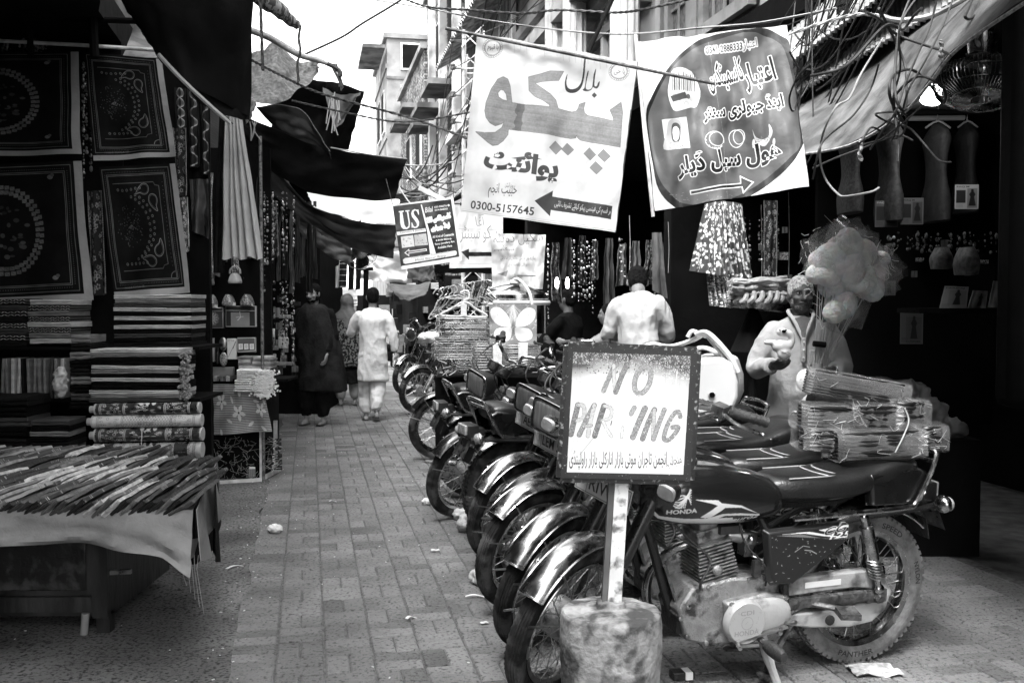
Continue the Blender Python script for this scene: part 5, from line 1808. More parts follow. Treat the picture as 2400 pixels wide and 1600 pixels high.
for k, (x0, x1, y, r) in enumerate(rls):
 a, b = P(x0, y+2, 5.72), P(x1, y-2, 5.72)
 rr = r/FPX*5.72
 t = thing('rolled_mat', nm[k], 'rolled mat', a, 0, 'rolled mats behind the table corner')
 n, vs, fs, uv = 24, [], [], []
 for i in range(2):
  p = (a, b)[i]
  for j in range(n+1):
   q_ = 2*pi*j/n
   vs.append(p+V((0, math.cos(q_)*rr, math.sin(q_)*rr))); uv.append((i, (j/n*2) % 1.0001))
 for j in range(n): fs.append((j, j+1, n+2+j, n+1+j))
 MB().add(vs, fs, uv).build('roll', mat('roll%d' % k, 1, .28, .25 if k in (3,) else 0, var=.15, img=roll_print(k), coat=.3), t)
 MB().tube([b-V((.004, 0, 0)), b+V((.01, 0, 0))], rr*1.0, 20).build('roll_end', M_kam3, t)
 MB().tube([a+V((.004, 0, 0)), a-V((.01, 0, 0))], rr*1.0, 20).build('roll_end', M_kam3, t)
 MB().tube([a-V((.04, 0, 0)), a], rr*.6, 14).build('core', M_kam2, t)
st_ = MB().tube([P(333, 1000, 5.62), P(330, 1075, 5.6)], .003, 5)
one(st_, 'string', M_kam3, 'pale string tied down across the rolled mats', 'string')
one(MB().box((P(350, 1130, 5.85).x, 5.9, .22), (.62, .36, .44)), 'crate', M_black, 'dark crate holding up the rolled mats', 'crate')
# table with drape and cabinet
TZ = .655
tb = thing('stall_table', 'low table under a grey drape covered with cloth packets at the street edge', 'table', (-1.9, 4.8, 0))
MB().box((-2.5, 4.65, TZ-.03), (1.76, 1.1, .04)).build('tabletop', M_black, tb)
for x in (-2.3, -2.9):
 MB().box((x, 5.1, TZ/2-.03), (.06, .06, TZ-.06)).build('leg', M_black, tb)
drape_m = mat('grey_drape', .22, .9, var=.22, sc=3.5, bump=.4, bsc=18, dirt=.6, dg=.1, dsc=3, dth=.52)
def drape(a, b):
 # a along the front edge from far away to the corner, b downwards
 x = -3.1+1.78*a
 drop = .16+.03*math.sin(a*7)+.05*max(0, a-.8)*5*.5 + (.06 if a > .93 else 0)*(a-.93)*14
 z = TZ+.006-drop*b
 y = 4.09-.03*math.sin(a*14+1)*b-.05*b-.02*math.sin(a*37+3*b)*b+.05*b*mn.noise(V((a*11, b*3, 1)))
 return V((x+.01*b, y, z))
def drape_top(a, b):
 x = -3.1+1.78*a
 return V((x-.3*b, 4.09+1.3*b, TZ+.006+.004*mn.noise(V((x*3, b*5, 0)))))
mb = MB().sheet(drape, 90, 10, .004).sheet(lambda a, b: drape_top(a, b), 30, 20)
def side(a, b):   # right side of the table
 y = 4.09+1.3*a
 return V((-1.32-.3*a+.012+.03*b+.03*math.sin(a*12)*b, y-.05*b*(1-a), TZ+.006-(.2+.05*math.sin(a*5))*b))
mb.sheet(side, 40, 8, .004)
one(mb, 'table_drape', drape_m, 'grey cotton drape hanging over the front of the packet table', 'tablecloth')
dk_ = MB().sheet(lambda a, b: V((-1.27-.12-.2*a+.02*math.sin(a*8)*b, 4.62+.7*a, TZ-.01-(.34+.05*math.sin(a*4))*b)), 20, 10, .004)
one(dk_, 'side_drape', FM[1], 'dark cloth hanging at the street side of the packet table', 'cloth')
hung('lace_scrap', 'patterned cloth scrap hanging under the table corner', ((384, 1256), (425, 1262), (414, 1290), (386, 1316)), 4.3, I_lace3, 'cloth')
q = MB().sheet(quad4(P(424, 1255, 4.16), P(462, 1262, 4.2), P(450, 1306, 4.17), P(430, 1316, 4.15), lambda a, b: (0, .02*math.sin(a*7), 0)), 10, 10, .004)
one(q, 'drape_tail', drape_m, 'torn pointed tail of grey drape at the table corner', 'cloth')
q = MB()
for k in range(5):
 a = P(425+k*10, 1300, 4.15)
 q.tube([a, a+V((.01*math.sin(k), 0, -.06)), a+V((.02, 0, -.13-.03*k))], .0012, 4)
tag(q.build('loose_thread', M_kam3), 'frayed threads dangling from the drape corner', 'thread', kind='stuff')
cb = thing('cabinet', 'dark wooden cabinet with recessed panel under the packet table', 'cabinet', (-2.4, 4.5, 0))
M_wood = mat('dark_wood', .016, .55, var=.5, sc=5, bump=.4, bsc=20, stretch=(1, 1, .25), dirt=.4, dg=.09, dsc=7, dth=.56)
MB().box((-2.5, 4.92, .33), (1.3, .8, .5)).build('carcass', M_wood, cb)
MB().box((-2.9, 4.508, .56), (2.06, .03, .06)).build('top_rail', M_wood, cb)
MB().box((-2.9, 4.508, .14), (2.06, .03, .07)).build('bottom_rail', M_wood, cb)
MB().box((-1.88, 4.508, .33), (.07, .036, .5)).build('corner_post', M_wood, cb)
MB().box((-2.53, 4.51, .35), (.05, .03, .36)).build('mullion', M_wood, cb)
MB().box((-2.2, 4.514, .35), (.5, .012, .30)).build('panel', mat('worn_panel', .022, .5, var=.4, sc=6, bump=.3, bsc=30, dirt=.5, dg=.12, dsc=12, dth=.56), cb, bevel=.005)
MB().bar((-1.86, 4.53, .28), (-1.75, 4.53, .285), .02).build('latch', M_steel, cb)
for x in (-1.88, -2.9):
 MB().box((x, 4.55, .05), (.06, .06, .1)).build('foot', M_wood, cb)
MB().tube([(-1.96, 4.5, .0), (-1.95, 4.5, .1)], .018, 10).build('foot', M_kam2, cb)
# cloth packets fanned over the table in three rows
PK = [mat('packet%d' % i, g, .55, var=.35, sc=30, bump=.3, bsc=60) for i, g in enumerate((.008, .02, .06, .12, .22, .4))]
def packet_print(k):
 rg = random.Random(k+40)
 c = Cv(96, 256, (.02, .1, .03, .3, .05)[k])
 for j in range(90):
  x, y = rg.random()*96, rg.random()*256
  c.circ(x, y, rg.uniform(2, 7), rg.uniform(2, 7), (.5, .5, .35, .08, .65)[k]*rg.uniform(.4, 1), 1.5, n=8)
 for x in (6, 14): c.line([(x, 0), (x, 256)], 1.5, .6)
 return c.img('packet_print%d' % k)
PP = [mat('packet_print%d' % k, 1, .5, var=.3, img=packet_print(k)) for k in range(5)]
pid = 0
PN = ['black', 'near black', 'dark grey', 'mid grey', 'pale grey', 'whitish']
for row, (y0, L, n, x0, x1, rn) in enumerate(((4.10, .37, 38, -2.70, -1.37, 'front row'), (4.43, .37, 38, -2.85, -1.45, 'second row'), (4.78, .38, 36, -3.0, -1.56, 'third row'), (5.12, .4, 30, -3.1, -1.95, 'back row'))):
 for i in range(n):
  f = i/(n-1)
  x = x0+(x1-x0)*f
  w = .105+R.uniform(-.02, .012)
  tilt = rad(R.uniform(30, 44))
  k = R.choice((0, 0, 0, 1, 1, 2, 2, 3, 3, 4, 5, 10, 11, 12, 13, 14, 10, 12))
  if row == 1 and .45 < f < .8: k = R.choice((4, 4, 5, 13, 3, 5))
  if row == 1 and f >= .8: k = R.choice((10, 12, 14, 0))
  m = PK[k] if k < 6 else PP[k-10]
  th = .015
  yaw = -.12-.32*(1-f)+R.uniform(-.10, .10)
  Mx = Matrix.Translation((x, y0+row*.0, TZ+.02)) @ Matrix.Rotation(yaw, 4, 'Z') @ Matrix.Rotation(-tilt, 4, 'Y')
  ph = R.random()*9
  def pf(a, b):
   zz = .02*math.sin(b*3.1)*(1 if row else .6)+.006*mn.noise(V((b*4+ph, a*2, 0))) + .03*b*b
   return V(((a-.5)*w, -.02+b*(L+R.uniform(-.0, .0)), zz))
  mb = MB().sheet(pf, 4, 8, th, M=Mx)
  # folded roll at the near edge
  mb.tube([Mx @ V((-w/2, -.02, -.004)), Mx @ V((w/2, -.02, -.004))], .008, 6)
  c_ = (Mx @ V((0, L/2, 0)))
  label = '%s cloth packet in the %s on the table, %s' % ((PN[k] if k < 6 else ('dotted', 'printed', 'faintly patterned', 'dark flowered', 'bright patterned')[k-10]), rn, ordn(i)+' from the wall end' if i < n/2 else ordn(n-1-i)+' from the street end')
  one(mb, 'cloth_packet', m, label, 'cloth packet', 'cloth packets fanned over the table', smooth=35)
# ---------------------------------------------------------------- pale pleated curtain by the pole
def curtain(name, label, x0, x1, xt0, xt1, yt, yb, Y, m, n, amp, cat='cloth', jag=0.0):
 def f(a, b):
  p = P(xt0+(xt1-xt0)*a, yt, Y).lerp(P(x0+(x1-x0)*a, yb+jag*math.sin(a*n*pi), Y), b)
  w = abs(math.sin((a+.12*mn.noise(V((a*4, b*1.5, 3))))*n*pi))**.7
  p.y -= amp*w*(.35+.65*b)
  return p
 return one(MB().sheet(f, n*14, 16, .003), name, m, label, cat, smooth=60)
curtain('pleated_curtain', 'pale pleated curtain hanging from the awning beside the lace ribbons', 524, 618, 530, 566, 265, 606, 6.35, M_kam3, 5, .07, jag=4)
curtain('dark_curtain', 'black pleated cloth hanging beside the pale curtain', 502, 526, 516, 532, 262, 640, 6.45, M_blk, 2, .04)
hung('draped_scarf', 'dark satin scarf hanging below the lace ribbons', ((444, 420), (488, 420), (492, 560), (448, 540)), 6.9, mat('satin', .05, .3, var=.7, sc=5), 'scarf', amp=.03)
# stall post
pp_ = MB().tube([P(617, 1130, 8.42)*V((1, 1, 0)) if False else G(618, 1130), G(618, 1130)+V((0, 0, 2.9))], .014, 10)
one(pp_, 'stall_post', mat('speckled_steel', .2, .5, var=.5, sc=30, dirt=.9, dg=.02, dsc=30, dth=.5), 'speckled steel post at the corner of the trinket stall', 'post')
# ---------------------------------------------------------------- trinket stall
YS = 8.6
def at_(x0, y0, x1, y1, Y=YS):
 a, b = P(x0, y0, Y), P(x1, y1, Y)
 return (a+b)/2, abs(b.x-a.x), abs(a.z-b.z)
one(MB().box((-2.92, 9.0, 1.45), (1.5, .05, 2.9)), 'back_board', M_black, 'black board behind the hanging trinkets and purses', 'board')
def panel_thing(name, label, x0, y0, x1, y1, m, cat, d=.05, Y=YS, group=None, rz=.0, bevel=.006):
 c_, w, h = at_(x0, y0, x1, y1, Y)
 mb = MB()
 Mx = Matrix.Translation(c_) @ Matrix.Rotation(rz, 4, 'Z')
 w2, h2 = w/2, h/2
 vs = [(-w2, -d/2, h2), (w2, -d/2, h2), (w2, -d/2, -h2), (-w2, -d/2, -h2), (-w2, d/2, h2), (w2, d/2, h2), (w2, d/2, -h2), (-w2, d/2, -h2)]
 mb.add(vs, [(3, 2, 1, 0), (4, 5, 6, 7), (0, 1, 5, 4), (1, 2, 6, 5), (2, 3, 7, 6), (3, 0, 4, 7)], [(0, 1), (1, 1), (1, 0), (0, 0)]*2, Mx)
 return one(mb, name, m, label, cat, group, bevel=bevel, smooth=30)
M_glit = mat('glitter_fabric', .08, .4, .3, var=.9, sc=160, two=.5)
M_glit2 = mat('sequin_fabric', .03, .4, .3, var=.9, sc=140, two=.35)
def bag(label, x0, y0, x1, y1, m, Y=YS, handle=True):
 c_, w, h = at_(x0, y0, x1, y1, Y)
 t = thing('handbag', label, 'handbag', c_-V((0, 0, h/2)), 0, 'handbags hung over the trinket stall')
 MB().loft([(-h/2, 0, 0, w*.5, .045, 4), (-h*.3, 0, 0, w*.52, .05, 4), (h*.2, 0, 0, w*.46, .035, 4), (h/2, 0, 0, w*.42, .012, 4)], 24, 3, axis='z', M=Matrix.Translation(c_) @ MzS).build('bag_body', m, t)
 if handle:
  MB().tube(cr([c_+V((-w*.3, 0, h*.45)), c_+V((-w*.25, 0, h*.9)), c_+V((0, 0, h*1.15)), c_+V((w*.25, 0, h*.9)), c_+V((w*.3, 0, h*.45))], 4), .008, 8).build('handle', M_kam2, t)
 return t
bag('glittering grey handbag hanging closest to the fabric stall', 457, 638, 512, 668, M_glit)
bag('plain pale handbag with round handle beside the glittering one', 530, 640, 572, 664, M_kam3)
for i, (a, b) in enumerate(((474, 514), (518, 554), (557, 602))):
 bag(('striped glitter clutch purse in the upper row, next to the fabric stall', 'folded silvery clutch purse in the middle of the row', 'dark sequin clutch purse beside the steel post')[i], a, 690, b, 716, (M_glit, M_glit, M_glit2)[i], handle=False)
c = Cv(160, 140, .04)
for r in (20, 32, 44, 56):
 for k in range(12):
  a = k*pi/6
  c.circ(80+r*.7*math.cos(a), 75+r*.7*math.sin(a), 9, 9, .4, 1.6, n=10)
c.line([(3, 3), (157, 3), (157, 137), (3, 137), (3, 3)], 5, .45); c.line([(3, 24), (157, 24)], 3, .4)
panel_thing('jewellery_box', 'lidded jewellery box with rosette fretwork hanging below the purses', 471, 720, 526, 769, mat('fretwork', 1, .4, var=.2, img=c.img('fretwork')), 'box')
c = Cv(200, 140, .03)
c.poly([(36, 44), (160, 44), (160, 130), (36, 130)], .24); c.line([(2, 3), (198, 3), (198, 134), (2, 134), (2, 3)], 4, .45); c.line([(2, 30), (198, 34)], 3, .5)
c.line([(95, 40), (100, 75), (80, 95)], 3, .7); c.line([(70, 75), (120, 70)], 3, .6)
panel_thing('gift_box', 'larger clear topped gift box with a plain grey face beside the fretwork box', 530, 716, 601, 767, mat('giftbox', 1, .25, var=.2, img=c.img('giftbox')), 'box')
for i, (a, b) in enumerate(((490, 510), (532, 552), (573, 592))):
 panel_thing('price_card', ('blank paper tag on top of the fretwork box', 'blank paper tag over the left edge of the gift box', 'blank paper tag over the right edge of the gift box')[i], a, 709 + (5 if i == 0 else 0), b, 716 + (5 if i == 0 else 0), M_kam, 'tag', d=.004, Y=YS-.04, bevel=0)
def hanging(label, x, y0, y1, m, kind, nm='hair_brush', cat='brush'):
 a, b = P(x, y0, YS-.05), P(x, y1, YS-.05)
 h = (a-b).length
 if kind == 'brush':
  mb = MB().loft([(0, 0, 0, .02, .012, 2), (h*.25, 0, 0, .032, .014, 2), (h*.45, 0, 0, .028, .014, 2), (h*.55, 0, 0, .011, .01, 2), (h, 0, 0, .012, .01, 2)], 16, 4, axis='z', M=Matrix.Translation(b) @ MzS)
 elif kind == 'board':
  mb = MB().loft([(0, 0, 0, .028, .008, 4), (h*.6, 0, 0, .027, .008, 4), (h*.65, 0, 0, .011, .008, 3), (h, 0, 0, .011, .008, 3)], 16, 3, axis='z', M=Matrix.Translation(b) @ MzS)
 else:
  mb = MB().ball(a.lerp(b, .5), (.035, .015, h/2), 16, 10)
 return one(mb, nm, m, label, cat, smooth=60)
hanging('pale round hairbrush hanging at the outer end of the row', 466, 800, 850, mat('mid_plastic', .45, .35, var=.1), 'brush')
hanging('flat paddle comb hanging between the brushes', 501, 792, 847, mat('mid_plastic2', .3, .35, var=.1), 'board', 'comb', 'comb')
hanging('dark round brush hanging beside the paddle comb', 484, 795, 845, M_glit2, 'brush')
hanging('oval hand mirror hanging above the dark oval mirror', 523, 790, 822, M_steel, 'oval', 'hand_mirror', 'mirror')
hanging('dark oval hand mirror hanging lowest of the row', 524, 825, 858, M_glit, 'oval', 'hand_mirror', 'mirror')
hanging('slim dark comb hanging beside the oval mirrors', 511, 812, 852, M_bplas, 'board', 'comb', 'comb')
c = Cv(80, 190, .6)
c.line([(10, 170), (60, 60)], 3, .05); c.line([(50, 90), (72, 30)], 6, .05); c.text('STYLE', (10, 26), (62, 26), 14, .1); c.line([(2, 2), (78, 2), (78, 188), (2, 188), (2, 2)], 3, .2)
panel_thing('packaged_comb', 'white packet with a dark rose stem print', 532, 793, 555, 842, mat('rosecard', 1, .3, var=.1, img=c.img('rosecard')), 'packet', d=.02, rz=.1)
c = Cv(200, 140, .12)
c.line([(4, 10), (190, 4), (196, 120), (8, 136), (4, 10)], 5, .6)
for k in range(3): c.poly([(18+k*58, 60), (62+k*58, 58), (64+k*58, 108), (20+k*58, 112)], .75); c.circ(41+k*58, 84, 14, 18, .55)
panel_thing('cosmetics_pack', 'clear pack showing three pale compacts side by side', 556, 790, 601, 826, mat('compacts', 1, .25, var=.1, img=c.img('compacts')), 'packet', d=.03)
panel_thing('grey_panel', 'plain dark counter front below the hanging brushes', 452, 860, 548, 882, mat('counter_grey', .16, .7, var=.2, sc=6), 'counter', d=.06)
for i in range(12):
 x = 458+i*7.5
 panel_thing('small_packet', 'tiny packet lying on the trinket counter, %s from the fabric stall' % ordn(i), x, 880+R.uniform(-2, 2), x+9, 892, PK[R.choice((3, 4, 5, 2))], 'packet', d=.08, rz=R.uniform(-.5, .5), Y=8.45, group='tiny packets on the trinket counter', bevel=0)
def cloth_stack(x0, x1, y0, y1, shades, where, Y=8.4):
 pile(x0, x1, y0, y1, Y, shades, where, d=.25)
cloth_stack(556, 590, 836, 864, [3, 4, 3, 4], 'short stack behind the white towels')
cloth_stack(592, 632, 836, 864, [4, 3, 4, 3, 4], 'short stack beside the steel post')
M_tow = mat('white_towel', .78, .95, var=.08, sc=20, bump=.9, bsc=120)
for i, (y0, y1, a, b) in enumerate(((866, 890, 556, 612), (890, 918, 551, 606))):
 t = thing('towel_bundle', ('upper bundle of white tasselled towels on the flowered cloth', 'lower bundle of white tasselled towels on the flowered cloth')[i], 'towels', P((a+b)/2, y1, 8.3), 0, 'white towel bundles')
 mb = MB()
 for k in range(5):
  p, q = P(a, y0+(y1-y0)*(k+.5)/5, 8.3), P(b, y0+(y1-y0)*(k+.5)/5, 8.3)
  mb.loft([(p.x, 8.38, p.z, .10, .012, 2.5), ((p.x+q.x)/2, 8.38, p.z+.004*math.sin(k*3), .11, .013, 2.5), (q.x, 8.38, p.z, .1, .01, 2.5)], 14, 4)
 mb.build('folded_towels', M_tow, t)
 mb = MB()
 for k in range(170):
  c_ = P(R.gauss((b+632)/2, 12), R.uniform(y0, y1+8), 8.28)
  mb.tube([c_, c_+V((R.uniform(-.02, .03), R.uniform(-.03, .0), R.uniform(-.03, .005)))], [.006, .009], 5)
  mb.ball(c_+V((R.uniform(-.01, .03), -.03, R.uniform(-.03, 0))), .0085, 6, 4)
 mb.build('tassels', M_tow, t, kind='stuff')
# flowered striped cloth over the counter
c = Cv(400, 260, .12)
for y in range(0, 260, 9): c.line([(0, y), (400, y+3)], 3.6, .4)
def flower(x, y, s):
 for k in range(5):
  a = k*1.257+.3
  c.poly([(x+s*.2*math.cos(a-.6), y+s*.2*math.sin(a-.6)), (x+s*.75*math.cos(a-.35), y+s*.75*math.sin(a-.35)), (x+s*1.1*math.cos(a), y+s*1.1*math.sin(a)), (x+s*.75*math.cos(a+.35), y+s*.75*math.sin(a+.35)), (x+s*.2*math.cos(a+.6), y+s*.2*math.sin(a+.6))], .55, smooth=3)
 c.circ(x, y, s*.14, s*.14, .05)
flower(190, 150, 42); flower(210, 20, 42); flower(60, 90, 40); flower(350, 140, 38)
for x, y, a in ((100, 180, .5), (50, 230, 1.2), (240, 225, -.5), (300, 90, .2), (330, 230, .6), (380, 70, 1.4), (140, 60, 1.2)):
 c.poly([(x, y), (x+22*math.cos(a)-9*math.sin(a), y+22*math.sin(a)+9*math.cos(a)), (x+46*math.cos(a), y+46*math.sin(a)), (x+22*math.cos(a)+9*math.sin(a), y+22*math.sin(a)-9*math.cos(a))], .52, smooth=4)
M_flow = mat('flowered_cloth', 1, .85, var=.15, bump=.2, bsc=60, img=c.img('flowered'))
hung('flowered_cloth', 'striped cloth with pale flowers draped over the trinket counter', ((500, 900), (614, 900), (640, 1010), (500, 1020)), [8.42, 8.3, 8.25, 8.42], M_flow, 'tablecloth', amp=.03)
one(MB().box((P(550, 1000, 8.75).x, 8.8, .45), (.62, .6, .88)).box((-2.3, 8.62, .86), (.8, .4, .02)), 'trinket_counter', M_black, 'dark counter under the flowered cloth of the trinket stall', 'counter')
rk = thing('display_rack', 'white painted steel rack frame standing at the street edge under the flowered cloth', 'rack', G(612, 1128))
g0, g1 = G(614, 1128), G(468, 1138)
MB().bar(g0, g0+V((0, 0, .46)), .03, .03).build('upright', M_galv, rk)
MB().bar(g0+V((0, 0, .015)), g1+V((0, .0, .015)), .035, .03).build('bottom_bar', M_galv, rk)
MB().bar(g0+V((0, .1, .02)), g0+V((.03, .5, .02)), .03, .03).build('side_bar', M_galv, rk)
MB().bar(g0+V((0, .5, 0)), g0+V((0, .5, .46)), .03, .03).build('upright', M_galv, rk)
# glossy wrapped bundles in and beside the rack
M_film = mat('wrapped_black', .015, .16, 0, var=.6, sc=12, coat=.8)
def wire_bundle(label, c_, s, n, seed, nm='wrapped_bundle', cat='bundle', horiz=True):
 rg = random.Random(seed)
 t = thing(nm, label, cat, c_-V((0, 0, s[2])))
 a, b = MB(), MB()
 for k in range(n):
  f = (k+.5)/n*2-1
  p = c_+V((0, 0, f*s[2]))
  a.tube(cr([p+V((-s[0], rg.uniform(-.01, .01), rg.uniform(-.01, .01))), p+V((-s[0]*.4, -s[1]*.6, rg.uniform(-.008, .008))), p+V((s[0]*.4, -s[1]*.6, rg.uniform(-.008, .008))), p+V((s[0], 0, rg.uniform(-.01, .01)))], 3), s[2]/n*.9, 6)
 a.build('strands', M_film, t, kind='stuff')
 for k in range(18):
  q_ = c_+V((rg.uniform(-1, 1)*s[0]*.9, -s[1]*.75, rg.uniform(-1, 1)*s[2]))
  b.tube(cr([q_, q_+V((rg.uniform(-.04, .04), -.01, rg.uniform(-.03, .03))), q_+V((rg.uniform(-.06, .06), -.006, rg.uniform(-.06, .06)))], 3), .0011, 4)
 b.build('glint_threads', M_kam3, t, kind='stuff')  # pale threads stand in for glints on the wrapping
 return t
for i, (x, y, w, h) in enumerate(((500, 1050, .09, .06), (545, 1040, .1, .07), (590, 1048, .08, .06), (505, 1095, .1, .055), (560, 1085, .09, .07), (520, 1115, .12, .025), (590, 1105, .06, .05))):
 wire_bundle('film wrapped black bangle bundle in the rack, %s from the fabric stall end' % ordn(i), P(x, y, 8.55), (w, .06, h), 9, i)
wire_bundle('shiny wrapped bundle leaning outside the rack on the street side, upper one', P(640, 1040, 8.62), (.07, .07, .06), 7, 20)
wire_bundle('shiny wrapped bundle standing outside the rack on the street side, lower one', P(636, 1080, 8.6), (.09, .08, .07), 8, 21)
c = Cv(60, 60, .03)
for k in range(9): c.line([(4+k*6.5, 10), (4+k*6.5, 58)], 3, .4)
c.poly([(8, 0), (52, 0), (52, 12), (8, 12)], .8)
panel_thing('comb_card', 'small card of dark sticks leaning inside the rack corner', 582, 1093, 601, 1118, mat('combcard', 1, .5, var=.1, img=c.img('combcard')), 'card', d=.01, Y=8.5, rz=.2)
# strings of beads and ornaments glinting in the dark shops
M_bead = mat('glass_bead', .3, .15, .6, var=.9, sc=40)
def bead_curtain(label, x0, x1, y0, y1, Y, n, seed, dens=1.0, nm='bead_strings'):
 rg = random.Random(seed)
 mb = MB()
 for k in range(n):
  x = rg.uniform(x0, x1)
  ya, yb = y0+rg.uniform(0, 20), y1-rg.uniform(0, (y1-y0)*.4)
  y = ya
  Yk = Y+rg.uniform(-.15, .15)
  while y < yb:
   p = P(x+rg.uniform(-1, 1), y, Yk)
   r = rg.choice((.004, .006, .009, .013))
   mb.ball(p, (r, r*.6, r*rg.uniform(.8, 1.8)), 5, 4)
   y += rg.uniform(6, 16)/dens
 return tag(mb.build(nm, M_bead), label, 'ornaments', kind='stuff')
bead_curtain('strings of glass ornaments hanging in the dark behind the pale curtain', 625, 690, 450, 640, 9.6, 10, 1)
bead_curtain('strings of trinkets over the black counter beyond the steel post', 630, 690, 660, 850, 9.6, 12, 2, .8)
bead_curtain('sparse ornaments hanging beside the dark embroidered curtain', 620, 640, 450, 700, 9.0, 9, 3)
bead_curtain('small strings of ornaments above the purses', 455, 610, 640, 690, 9.2, 14, 7, .6)
bead_curtain('sequins glinting along the dark strips between the upper bedsheets', 186, 214, 150, 440, 6.75, 6, 9, 1)
bead_curtain('sequins glinting along the awning rail of the fabric stall', -40, 110, 96, 124, 6.7, 40, 10, 1.6)
def boards(label, pts, Y, m, cat='banner', nm='wall_poster'):
 return hung(nm, label, pts, Y, m, cat, amp=.01)
boards('dim dotted cloth hanging in the shop beyond the pale curtain', ((608, 480), (648, 470), (655, 600), (612, 620)), 9.4, I_lace2, 'cloth', 'hanging_cloth')
for i, (x, y, w, h, g, lb) in enumerate(((664, 803, 22, 26, .5, 'pale card with a dark flower on the black trinket counter'), (640, 838, 14, 18, .3, 'small dark framed picture on the trinket counter'), (622, 646, 12, 9, .9, 'bright small lamp glimpsed past the steel post'),
                                      (655, 852, 60, 8, .14, 'dusty counter edge in the dark beyond the steel post'), (668, 742, 26, 8, .35, 'pale bead garland lying on the dark shelf'), (640, 780, 8, 20, .6, 'white tube standing on the dark shelf'))):
 panel_thing('shelf_item', lb, x-w/2, y-h/2, x+w/2, y+h/2, mat('shelfitem%d' % i, g, .5, var=.3, sc=30, emit=1.5 if i == 2 else 0), 'shop item', d=.04, Y=9.7)
# litter
def litter(label, px, py, s, m, kind='paper', rz=0.0, nm='litter'):
 p = G(px, py)
 rg = random.Random(int(px*7+py))
 if kind == 'paper':
  fn = lambda a, b: V(((a-.5)*s, (b-.5)*s*.6, .012+s*.1*mn.noise(V((a*2.5+px, b*2.5, 0)))))
  mb = MB().sheet(fn, 8, 6, .0015, M=Matrix.Translation(p) @ Matrix.Rotation(rz, 4, 'Z'))
  return one(mb, nm, m, label, 'litter')
 if kind == 'strip':
  mb = MB().sheet(lambda a, b: V(((a-.5)*s, (b-.5)*.02, .01+.008*math.sin(a*5))), 10, 2, .001, M=Matrix.Translation(p) @ Matrix.Rotation(rz, 4, 'Z'))
  return one(mb, nm, m, label, 'litter')
 o = fused([MB().ball(p+V((0, 0, s*.3)), (s*.5, s*.42, s*.33), 14, 10)], nm, m, None, s*.06, 1, wrinkle=s*.22, wsc=9/s*.35)
 return tag(o, label, 'litter')
M_paper = mat('litter_paper', .62, .8, var=.2, sc=20)
M_leaf = mat('dry_leaf', .42, .8, var=.4, sc=30, bump=.3, bsc=60)
litter('crumpled paper scrap lying near the edge of the paving bricks', 644, 1248, .09, M_paper, 'ball')
litter('pale torn strip lying across the concrete strip', 555, 1330, .14, M_paper, 'strip', .9)
litter('small folded card lying on the bricks', 1020, 1292, .05, M_paper, 'paper', .3)
litter('bent dark leaf on the bricks by the sideways motorcycle', 946, 993, .11, M_leaf, 'strip', .1)
litter('crumpled wrapper on the bricks before the tyres', 1000, 1182, .07, M_paper, 'ball')
litter('heap of crushed paper against the second row of tyres', 1105, 1245, .18, M_leaf, 'ball')
litter('flattened paper cup against the front tyres', 1085, 1218, .13, M_paper, 'ball')
litter('clear plastic bag crushed against the tyre', 1128, 1366, .12, mat('clear_bag', .5, .2, var=.3, coat=.5), 'ball')
litter('torn pale paper under the tyre', 1120, 1400, .13, M_paper, 'strip', .1)
litter('square pale chip of card on the bricks', 1135, 1463, .035, M_paper, 'paper', .5)
litter('thin pale splinter on the bricks', 964, 1450, .06, M_paper, 'strip', .8)
litter('pale peeling on the bricks near the paper scrap', 780, 1176, .06, M_paper, 'strip', .7)
litter('torn paper beside the reversed motorcycle tyre', 1050, 1105, .1, M_paper, 'ball')
litter('large dry leaf on the bricks behind the rear wheel', 2048, 1575, .2, M_leaf, 'paper', .1)
litter('white packet corner on the bricks', 1130, 1290, .08, M_paper, 'strip', .2)
cp = G(1598, 1590)
t = thing('cigarette_packet', 'crushed black and white cigarette packet lying beside the concrete foot', 'packet', cp)
MB().box(cp+V((0, 0, .02)), (.09, .055, .03), .2).build('carton', M_bplas, t, bevel=.003)
MB().box(cp+V((.02, -.001, .0215)), (.03, .0565, .031), .2).build('label_band', M_white, t)
mb = MB()
for k in range(300):
 u, v = R.uniform(-2.4, 1.2), R.uniform(3.6, 12)
 if R.random() < .35: u = -.36+R.gauss(0, .05)
 p = U(u, v, .006)
 s = R.uniform(.002, .006)
 mb.box(p, (s*2, s, s*.6), R.random()*3)
tag(mb.build('grit', M_paper, smooth=0), 'tiny chips and grit scattered over the paving', 'grit', kind='stuff')
SC_ = [mat('scarf%d' % i, g, .85, var=.5, sc=14, bump=.5, bsc=40, stretch=(3, 3, .4)) for i, g in enumerate((.02, .05, .1, .2))]
